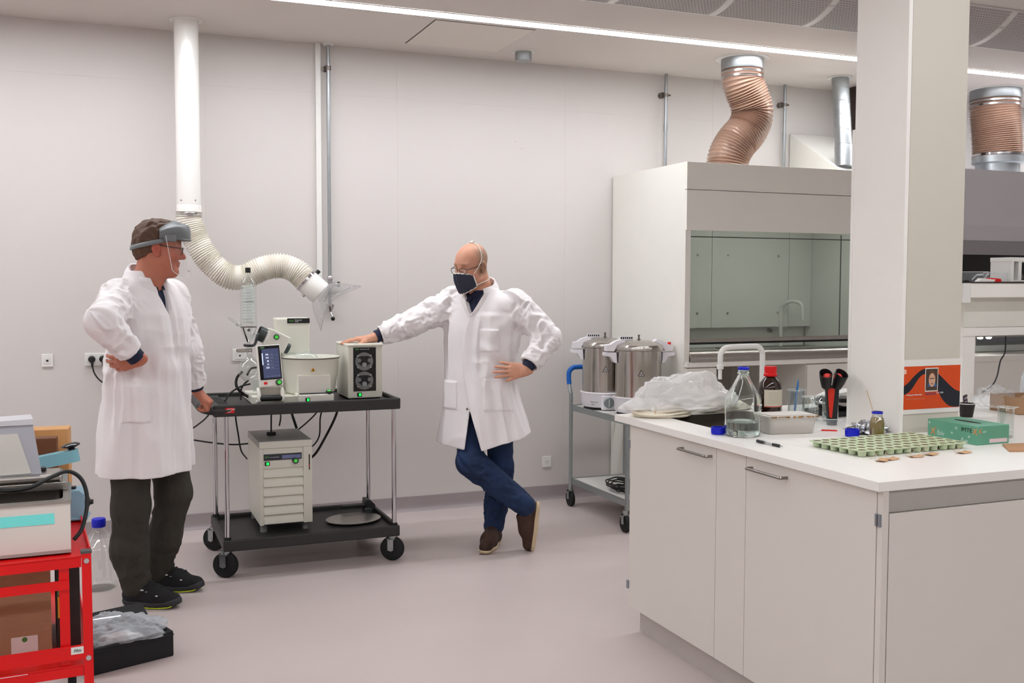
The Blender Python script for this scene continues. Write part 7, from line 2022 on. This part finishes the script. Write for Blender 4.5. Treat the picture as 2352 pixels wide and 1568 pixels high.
# eyes, glasses, visor in the head frame
HM = hd.M4()
def HD():
    b = MB(); b.M = HM; return b
for sg in (-1, 1):
    e = HD().sphere((0.0760, sg * 0.031, 0.009), 0.0125, 14).build('eye', mat('eye_white', (225, 220, 214), 0.2), t)
    HD().sphere((0.0832, sg * 0.031, 0.0085), 0.0056, 10).build('iris', mat('iris', (50, 60, 70), 0.15), e)
def spectacles(parent, frame_m, lens_m):
    g = None
    for sg in (-1, 1):
        ring = [(0.108 - 0.8 * (sg * 0.033 + 0.024 * math.cos(a_)) ** 2, sg * 0.034 + 0.0265 * math.copysign(abs(math.cos(a_)) ** 0.6, math.cos(a_)), 0.003 + 0.0150 * math.copysign(abs(math.sin(a_)) ** 0.6, math.sin(a_))) for a_ in np.linspace(0, 2 * PI, 26)[:-1]]
        o = HD().tube(ring, 0.0017, 8, closed=True).build('glasses_rim', frame_m, parent)
        HD().add(ring, [tuple(range(len(ring)))]).build('glasses_lens', lens_m, o)
        HD().tube([(0.102, sg * 0.059, 0.012), (0.06, sg * 0.076, 0.014), (-0.005, sg * 0.084, 0.020), (-0.03, sg * 0.083, 0.004)], 0.0024, 8).build('glasses_temple', frame_m, o)
    HD().tube([(0.108, -0.010, 0.010), (0.112, 0.0, 0.014), (0.108, 0.010, 0.010)], 0.0017, 8).build('glasses_bridge', frame_m, parent)
m_lens = mat('spectacle_lens', (225, 230, 232), 0.04, thin=0.08, var=0.0, clear=True)
spectacles(t, mat('frame_dark', (60, 54, 60), 0.3), m_lens)
m_visor = mat('visor_grey', (116, 120, 122), 0.35, var=0.03)
def band(u, v):
    a_ = 2 * PI * u
    x = -0.014 + 0.1215 * math.cos(a_); y = 0.0985 * math.sin(a_)
    zb = 0.022 + 0.036 * math.cos(a_)
    return (x, y, zb + 0.022 * v)
bd_ = HD().grid(band, 48, 1).build('headband', m_visor, t, sharp=80)
s_ = bd_.modifiers.new('thick', 'SOLIDIFY'); s_.thickness = 0.004
def dome(u, v):
    a_ = (u - 0.5) * math.radians(172)
    pr = v
    r = 0.114 + 0.028 * math.sin(min(1.0, pr * 1.25) * PI * 0.5)
    x = -0.012 + (r + 0.012) * math.cos(a_) * (1.0 - 0.44 * max(0.0, 0.32 - pr) / 0.32); y = (0.100 + 0.012 * math.sin(pr * PI)) * math.sin(a_) * (1.0 - 0.25 * max(0.0, 0.32 - pr) / 0.32)
    top = 0.142 - 0.050 * (a_ / 1.5) ** 2
    z = top + (0.052 - top) * pr ** 1.35 + 0.004
    return (x, y, z)
vd = HD().grid(dome, 30, 12).build('visor_brow', m_visor, t, sharp=80)
s_ = vd.modifiers.new('thick', 'SOLIDIFY'); s_.thickness = 0.004
HD().tube([dome(i / 30, 1.0) for i in range(31)], 0.005, 8).build('brow_edge', m_visor, vd)
HD().box(0.02, -0.108, 0.040, 0.075, -0.098, 0.074, bev=0.004).build('pivot_plate', m_visor, vd)
HD().box(0.02, 0.098, 0.040, 0.075, 0.108, 0.074, bev=0.004).build('pivot_plate', m_visor, vd)
def shield(u, v):
    a_ = (u - 0.5) * math.radians(150 - 26 * v)
    r = 0.143 + 0.010 * v
    y = 0.118 * math.sin(a_) * (1 - 0.12 * v)
    return (-0.010 + r * math.cos(a_) * 1.0 + 0.010 * v, y, 0.066 - 0.190 * v + 0.022 * max(0.0, v - 0.85) / 0.15 * (abs(u - 0.5) * 2) ** 6)
m_shield = mat('shield_clear', (244, 246, 248), 0.04, thin=0.04, var=0.0, clear=True)
sh = HD().grid(shield, 30, 14).build('face_shield', m_shield, t, sharp=80)
m_edge = mat('shield_edge', (238, 240, 240), 0.15, thin=0.75, var=0.0)
HD().tube([shield(0, k / 14) for k in range(15)] + [shield(i / 30, 1.0) for i in range(1, 31)] + [shield(1, k / 14) for k in range(13, -1, -1)], 0.0016, 6).build('shield_edge', m_edge, sh)
text('EN166', 0.010, mat('ink_shield', (120, 120, 120), 0.5), sh, HM @ frame(shield(0.30, 0.86), tuple(Vector(shield(0.42, 0.86)) - Vector(shield(0.30, 0.86))), (0, 0, 1)))
# ------------------------------------------------------------------ man with the cloth mask, leaning on the pump
t = thing('person', 'bald man in white lab coat and dark mask leaning on the pump box', 'person', (2.10, 5.38, 0.0), LU)
Fd = nrmv((-0.40, -0.917)); fu, fv = Fd
hd = Head((-0.155, -0.045, 1.605), math.radians(-132), math.radians(14), math.radians(-3), 0.99)
shR, elR, wrR = (-0.262, 0.070, 1.405), (-0.500, -0.010, 1.285), (-0.708, -0.085, 1.208)
shL, elL, wrL = (0.083, -0.075, 1.400), (0.275, -0.110, 1.212), (0.150, -0.215, 1.040)
F = Field((-0.92, -0.34, -0.01), (0.36, 0.24, 1.77), 0.0045)
F.add(loft([(0.80, -0.09, 0, 0.10, 0.15), (0.95, -0.10, 0, 0.10, 0.145), (1.10, -0.105, 0, 0.10, 0.15), (1.25, -0.10, 0, 0.10, 0.165), (1.36, -0.09, 0, 0.095, 0.17), (1.42, -0.095, 0, 0.075, 0.13), (1.47, -0.11, -0.01, 0.055, 0.07)], Fd), (-0.32, -0.24, 0.78), (0.14, 0.24, 1.49), 0.03)
hd.sculpt(F)
F.limb(hd.w((-0.045, 0, -0.14)), (-0.105, 0.0, 1.40), 0.056, 0.068, 0.03)
for a, b, c in ((shR, elR, wrR), (shL, elL, wrL)):
    F.limb(a, b, 0.044, 0.036, 0.03); F.limb(b, c, 0.036, 0.026, 0.02)
hand(F, wrR, (-0.97, -0.10, -0.10), (-0.06, 0.02, 1.0), (0.0, -1.0, 0.0), (0.10, 0.14, 0.12), 0.10, 0.98, 0.2)
hand(F, wrL, (-0.975, -0.08, 0.02), (0.05, -0.99, 0.10), (0.0, 0.0, -1.0), (0.16, 0.22, 0.15), 0.16, 0.98, 0.2, (-0.86, -0.20, -0.42))
legs = (((-0.165, 0.05, 0.86), (-0.158, -0.11, 0.508), (0.168, -0.130, 0.250)), ((-0.005, 0.02, 0.86), (0.008, 0.03, 0.46), (-0.032, 0.03, 0.07)))
for a, b, c in legs:
    F.limb(a, b, 0.065, 0.048, 0.03); F.limb(b, c, 0.046, 0.034, 0.02)
F.limb((0.168, -0.130, 0.250), (0.195, -0.11, 0.10), 0.028, 0.024, 0.02)
F.limb((-0.032, 0.03, 0.07), (-0.06, -0.09, 0.05), 0.028, 0.024, 0.02)
V_, F_ = F.mesh()
col = hd.colour(V_, linc((206, 150, 124)), linc((192, 116, 94)), linc((160, 90, 80)), linc((150, 108, 84)), linc((140, 112, 90)))
mesh_obj('body', V_, F_, m_skin, t, col, 2)

def placket(z):
    return np.interp(z, [0.58, 0.80, 0.90, 1.0, 1.15, 1.25, 1.345], [-0.150, -0.160, -0.180, -0.196, -0.204, -0.190, -0.160])
def folds(X, Y, Z_, a, b):
    th = np.arctan2(b, a)
    low = sstep(1.0, 0.65, Z_)
    d = 0.008 * low * np.sin(6 * th + 1.4 * vnoise(X * 5, Y * 5, Z_ * 2))
    d = d + 0.009 * vnoise(X * 8 + 9, Y * 8, Z_ * 3.4)
    d = d + 0.013 * ridge(vnoise(th * 4.0 + 2.0 + 0.6 * Z_, th * 0.7, Z_ * 2.6)) * sstep(1.44, 1.2, Z_)
    d = d + 0.012 * ridge(vnoise(X * 6 - Z_ * 10, Y * 5 + 4, Z_ * 12 + X * 9)) * np.exp(-((Z_ - 1.12) / 0.14) ** 2) * sstep(-0.2, -0.08, X)
    # drag folds from the hand on the hip and from the raised arm
    d = d + 0.006 * np.sin(46 * (Z_ + 0.55 * X) + 2.2 * vnoise(X * 6, Y * 6, Z_ * 6)) * np.exp(-((Z_ - 1.06) / 0.10) ** 2) * sstep(-0.25, 0.05, X)
    d = d + 0.005 * np.sin(42 * (Z_ - 0.8 * X) + 2.0 * vnoise(X * 7, Y * 7, Z_ * 7)) * np.exp(-((Z_ - 1.27) / 0.09) ** 2) * sstep(-0.10, 0.02, X)
    front = sstep(0.15, 0.35, a)
    d = d + 0.010 * sstep(-0.004, 0.004, X - placket(Z_)) * front * sstep(1.36, 1.33, Z_)
    def rect(u0, u1, z0, z1):
        return sstep(u0, u0 + 0.006, X) * sstep(u1, u1 - 0.006, X) * sstep(z0, z0 + 0.006, Z_) * sstep(z1, z1 - 0.006, Z_) * front
    d = d + 0.009 * (rect(-0.105, 0.010, 1.135, 1.262) + rect(-0.085, 0.085, 0.805, 0.985) + rect(-0.325, -0.235, 0.805, 0.965))
    return d
rows = [(0.56, -0.074, 0, 0.200, 0.285), (0.66, -0.078, 0, 0.190, 0.268), (0.76, -0.085, 0, 0.176, 0.246), (0.90, -0.100, 0, 0.156, 0.216), (1.03, -0.110, 0, 0.142, 0.203), (1.15, -0.106, 0, 0.142, 0.210), (1.28, -0.096, 0, 0.140, 0.220), (1.36, -0.088, 0, 0.130, 0.218), (1.41, -0.088, 0, 0.114, 0.190), (1.455, -0.096, 0, 0.094, 0.135), (1.49, -0.102, 0, 0.080, 0.090)]
F = Field((-0.80, -0.36, 0.54), (0.38, 0.26, 1.56), 0.0055)
lf = loft(rows, Fd, folds)
F.add(lf, (-0.40, -0.30, 0.56), (0.24, 0.26, 1.50), 0.01)
F.add(lambda X, Y, Z_: np.maximum(lf(X, Y, Z_) + 0.019, Z_ - 0.97), (-0.40, -0.30, 0.54), (0.24, 0.26, 0.97), 0.004, 's')
# slanted hem and open front
F.add(lambda X, Y, Z_: Z_ - (0.584 + np.maximum(0, X + 0.10) * 0.30 + np.maximum(0, -0.2 - X) * 0.12) + 0 * Y, (-0.45, -0.36, 0.5), (0.3, 0.26, 0.75), 0.003, 's')
def slit(X, Y, Z_):
    k = np.clip((0.805 - Z_) / 0.222, 0, 1.2)
    return np.maximum(np.maximum(X - (-0.160 + 0.066 * k), (-0.161 - 0.030 * k) - X), np.maximum(Y + 0.02, Z_ - 0.806))
F.add(slit, (-0.3, -0.36, 0.5), (0.0, 0.0, 0.85), 0.003, 's')
F.limb(shR, elR, 0.078, 0.066, 0.045, wr=(0.0171, 115, 0.6))
F.limb(elR, between(elR, wrR, 0.82), 0.064, 0.052, 0.025, wr=(0.0171, 120, 2.4))
F.limb(shL, elL, 0.076, 0.066, 0.045, wr=(0.0152, 110, 1.5))
F.limb(elL, between(elL, wrL, 0.84), 0.066, 0.055, 0.025, wr=(0.0171, 125, 0.2))
for a, b, e in ((elR, wrR, 0.82), (elL, wrL, 0.84)):
    c0 = np.array(between(a, b, e)); ax_ = nrmv(np.array(b) - np.array(a))
    F.add(lambda X, Y, Z_: -((X - c0[0]) * ax_[0] + (Y - c0[1]) * ax_[1] + (Z_ - c0[2]) * ax_[2]), c0 - 0.085, c0 + 0.085, 0.004, 's')
    F.limb(c0 - ax_ * 0.035, c0 + ax_ * 0.05, 0.042, 0.045, 0.003, 's')
nk = np.array((-0.105, 0.0))
F.limb((-0.105, 0, 1.42), (-0.130, -0.03, 1.58), 0.066, 0.072, 0.006, 's')
def vcut(X, Y, Z_):
    a = (X - nk[0]) * fu + (Y - nk[1]) * fv; b = -(X - nk[0]) * fv + (Y - nk[1]) * fu
    half = np.clip((Z_ - 1.335) * 0.45, -0.05, 0.085)
    return np.maximum(np.abs(b) - half, 0.02 - a)
F.add(vcut, (-0.32, -0.25, 1.32), (0.1, 0.1, 1.56), 0.004, 's')
V_, F_ = F.mesh()
coat = mesh_obj('lab_coat', V_, F_, m_coat, t, None, 1)
MB().sphere((-0.176, -0.163, 0.815), 0.007, 10).build('button', m_dsteel, coat)
def uvq(a, b, z):
    return uvp(a, b, z, (-0.105, 0.0))
cp = []
for i in range(25):
    k = i / 24
    ang = math.radians(-140 + 280 * k) + PI
    al, bl = math.cos(ang), math.sin(ang)
    zt = 1.475 + 0.075 * (0.5 - 0.5 * al) ** 1.1
    p = uvq(0.078 * al + (0.02 if al > 0.3 else 0), 0.080 * bl, zt)
    q = uvq(0.108 * al + 0.010, 0.112 * bl, zt - 0.062)
    cp.append((p, Vector(q) - Vector(p)))
ribbon('collar', cp, 0, coat, m_coat, 0.009)
for sg in (-1, 1):
    lp = []
    for k in np.linspace(0, 1, 9):
        z = 1.470 - 0.135 * k
        bb = sg * (0.066 * (1 - k) + 0.004)
        aa = 0.072 + 0.062 * k
        p = uvq(aa + 0.010, bb, z); q = uvq(aa - 0.012 - 0.02 * (1 - k), bb + sg * (0.050 * math.sin(PI * (0.10 + k * 0.88)) + 0.006), z + 0.006)
        lp.append((p, Vector(q) - Vector(p)))
    ribbon('lapel', lp, 0, coat, m_coat, 0.007)
F = Field((-0.32, -0.22, 1.16), (0.12, 0.2, 1.54), 0.005)
F.add(loft([(1.18, -0.10, 0, 0.108, 0.15), (1.30, -0.10, 0, 0.112, 0.16), (1.39, -0.10, 0, 0.098, 0.14), (1.44, -0.104, 0, 0.075, 0.085), (1.475, -0.110, -0.01, 0.068, 0.070)], Fd), (-0.32, -0.22, 1.16), (0.12, 0.2, 1.5), 0.01)
F.limb((-0.108, 0, 1.43), (-0.13, -0.03, 1.56), 0.056, 0.060, 0.003, 's')
V_, F_ = F.mesh()
shirt = mesh_obj('shirt', V_, F_, m_navy, t, None, 1)
for sg in (-1, 1):
    pr_ = [(uvq(0.070, sg * 0.006, 1.445), uvq(0.102, sg * 0.026, 1.405)), (uvq(0.058, sg * 0.045, 1.470), uvq(0.088, sg * 0.062, 1.425)), (uvq(0.02, sg * 0.068, 1.490), uvq(0.03, sg * 0.088, 1.450))]
    ribbon('shirt_collar', [(p, Vector(q) - Vector(p)) for p, q in pr_], 0, shirt, m_navy, 0.005)
for a, b, k0, k1, r in ((elR, wrR, 0.815, 0.93, 0.036), (elL, wrL, 0.83, 0.97, 0.038)):
    p0, p1 = Vector(between(a, b, k0)), Vector(between(a, b, k1))
    MB().tube([p0, p0 + (p1 - p0) * 0.5, p1, p1 - (p1 - p0) * 0.05], [r, r, r * 0.98, r * 0.86], 22).build('shirt_cuff', m_navy, t, sharp=60)
# jeans
m_jean = mat('blue_denim', (24, 44, 78), 0.85, var=0.38, scale=7, bump=0.2, bscale=350)
F = Field((-0.32, -0.34, 0.05), (0.28, 0.20, 0.98), 0.0055)
F.add(loft([(0.76, -0.09, 0, 0.115, 0.165), (0.95, -0.10, 0, 0.112, 0.16)], Fd), (-0.30, -0.25, 0.74), (0.14, 0.2, 0.97), 0.02)
F.limb((-0.165, 0.045, 0.84), (-0.160, -0.110, 0.508), 0.084, 0.073, 0.02, wr=(0.003, 90, 1.0))
F.limb((-0.160, -0.112, 0.508), (0.150, -0.132, 0.264), 0.074, 0.058, 0.02, wr=(0.0114, 110, 0.3))
F.limb((-0.002, 0.02, 0.84), (0.008, 0.03, 0.46), 0.086, 0.070, 0.02, wr=(0.005, 100, 2.0))
F.limb((0.008, 0.03, 0.46), (-0.030, 0.03, 0.115), 0.070, 0.058, 0.02, wr=(0.0133, 110, 1.2))
V_, F_ = F.mesh()
mesh_obj('jeans', V_, F_, m_jean, t, None, 2)
# socks and slip-on shoes
m_brown = mat('brown_suede', (62, 40, 30), 0.8, var=0.25, scale=10, bump=0.2, bscale=200)
m_tan = mat('tan_sole', (206, 184, 152), 0.6, var=0.05)
m_sock = mat('sock_grey', (190, 194, 208), 0.9, bump=0.2, bscale=200)
sv, sf = shoe_field('slip'); ov, of = sole_field('slip')
for heel, toe, up, sk in (((0.234, -0.112, 0.275), (0.205, -0.095, 0.012), (-1.0, -0.05, -0.1), ((0.135, -0.128, 0.270), (0.188, -0.125, 0.235))), ((-0.020, 0.075, 0.0), (-0.082, -0.185, 0.0), (0, 0, 1), ((-0.030, 0.03, 0.14), (-0.032, 0.022, 0.075)))):
    Mf = foot_matrix(heel, toe, up)
    s_ = mesh_obj('shoe', sv, sf, m_brown, t, None, 1, Mf)
    mesh_obj('sole', ov, of, m_tan, s_, None, 1, Mf)
    MB().tube([Vector(sk[0]), Vector(sk[1])], [0.044, 0.040], 18).build('sock', m_sock, t, sharp=60)
# eyes, glasses, mask in the head frame
HM = hd.M4()
for sg in (-1, 1):
    e = HD().sphere((0.0760, sg * 0.031, 0.009), 0.0125, 14).build('eye', mat('eye_white', (225, 220, 214), 0.2), t)
    HD().sphere((0.0832, sg * 0.031, 0.0085), 0.0056, 10).build('iris', mat('iris', (50, 60, 70), 0.15), e)
spectacles(t, mat('frame_brown', (70, 40, 28), 0.3), m_lens)
def mk(u, v, pl=1.0):
    a_ = (u - 0.5) * 2
    yw = (0.064 + 0.010 * math.sin(v * PI)) * a_
    top, bot = -0.014 + 0.010 * (1 - a_ * a_) - 0.012 * a_ * a_, -0.128 + 0.030 * a_ * a_
    z = top + (bot - top) * v
    bulge = 0.126 - 0.066 * abs(a_) ** 2.2 - 0.020 * max(0.0, v - 0.35) ** 1.2 * 1.5
    nose = 0.010 * math.exp(-(a_ / 0.25) ** 2) * (1 - v)
    pleat = pl * 0.0022 * math.sin(u * PI * 2 * 9)
    return (bulge + nose + pleat + 0.004, yw, z)
m_mask = mat('mask_navy', (52, 55, 70), 0.85, var=0.1, bump=0.2, bscale=300)
mk_o = HD().grid(mk, 72, 14).build('cloth_mask', m_mask, t, sharp=80)
s_ = mk_o.modifiers.new('thick', 'SOLIDIFY'); s_.thickness = 0.003
m_tape = mat('white_tape', (228, 224, 216), 0.8)
rim = [mk(i / 30, 0.0, 0) for i in range(31)] + [mk(1.0, k / 10, 0) for k in range(1, 11)] + [mk(1 - i / 30, 1.0, 0) for i in range(1, 31)] + [mk(0, 1 - k / 10, 0) for k in range(1, 10)]
HD().tube(rim, 0.0042, 8, closed=True).build('mask_border', m_tape, mk_o)
for k in range(-4, 5):
    u = 0.5 + k * (1 / 9.0) + 1 / 36
    if 0.03 < u < 0.97:
        HD().tube([tuple(np.array(mk(u, v_)) + np.array((0.0026, 0, 0))) for v_ in np.linspace(0.06, 0.94, 12)], 0.0013, 5).build('pleat_line', mat('pleat_grey', (112, 116, 124), 0.85), mk_o)
for sg in (0, 1):
    q = 1 if sg else -1
    a = mk(sg, 0.0); b = mk(sg, 0.9)
    HD().tube(spline([a, (0.046, q * 0.0755, -0.006), (0.022, q * 0.0825, 0.020), (-0.006, q * 0.0800, 0.050), (-0.020, q * 0.0640, 0.098), (-0.026, q * 0.034, 0.128), (-0.030, 0.0, 0.1365)], 6), 0.0028, 8).build('mask_strap', m_tape, mk_o)
    HD().tube(spline([b, (0.02, q * 0.066, -0.088), (-0.02, q * 0.070, -0.085), (-0.07, q * 0.060, -0.08), (-0.097, 0.0, -0.08)], 6), 0.0026, 8).build('mask_strap', m_tape, mk_o)
HD().box(-0.042, -0.012, 0.134, -0.020, 0.012, 0.145, bev=0.004).build('strap_knot', m_tape, mk_o)
HD().tube([(-0.032, 0.01, 0.142), (-0.026, 0.022, 0.150)], 0.003, 6).build('strap_end', m_tape, mk_o)
# wedding ring on the hand at the hip
kn = np.array(wrL) + nrmv((-0.975, -0.08, 0.02)) * 0.105
MB().lathe([(0.0108, -0.0018), (0.0115, 0.0), (0.0108, 0.0018)], n=16, cap0=False, cap1=False).build('ring', mat('gold', (220, 190, 130), 0.2, metal=1.0), t, loc=(kn[0], kn[1], kn[2] + 0.008), rot=(0, PI / 2, 0))
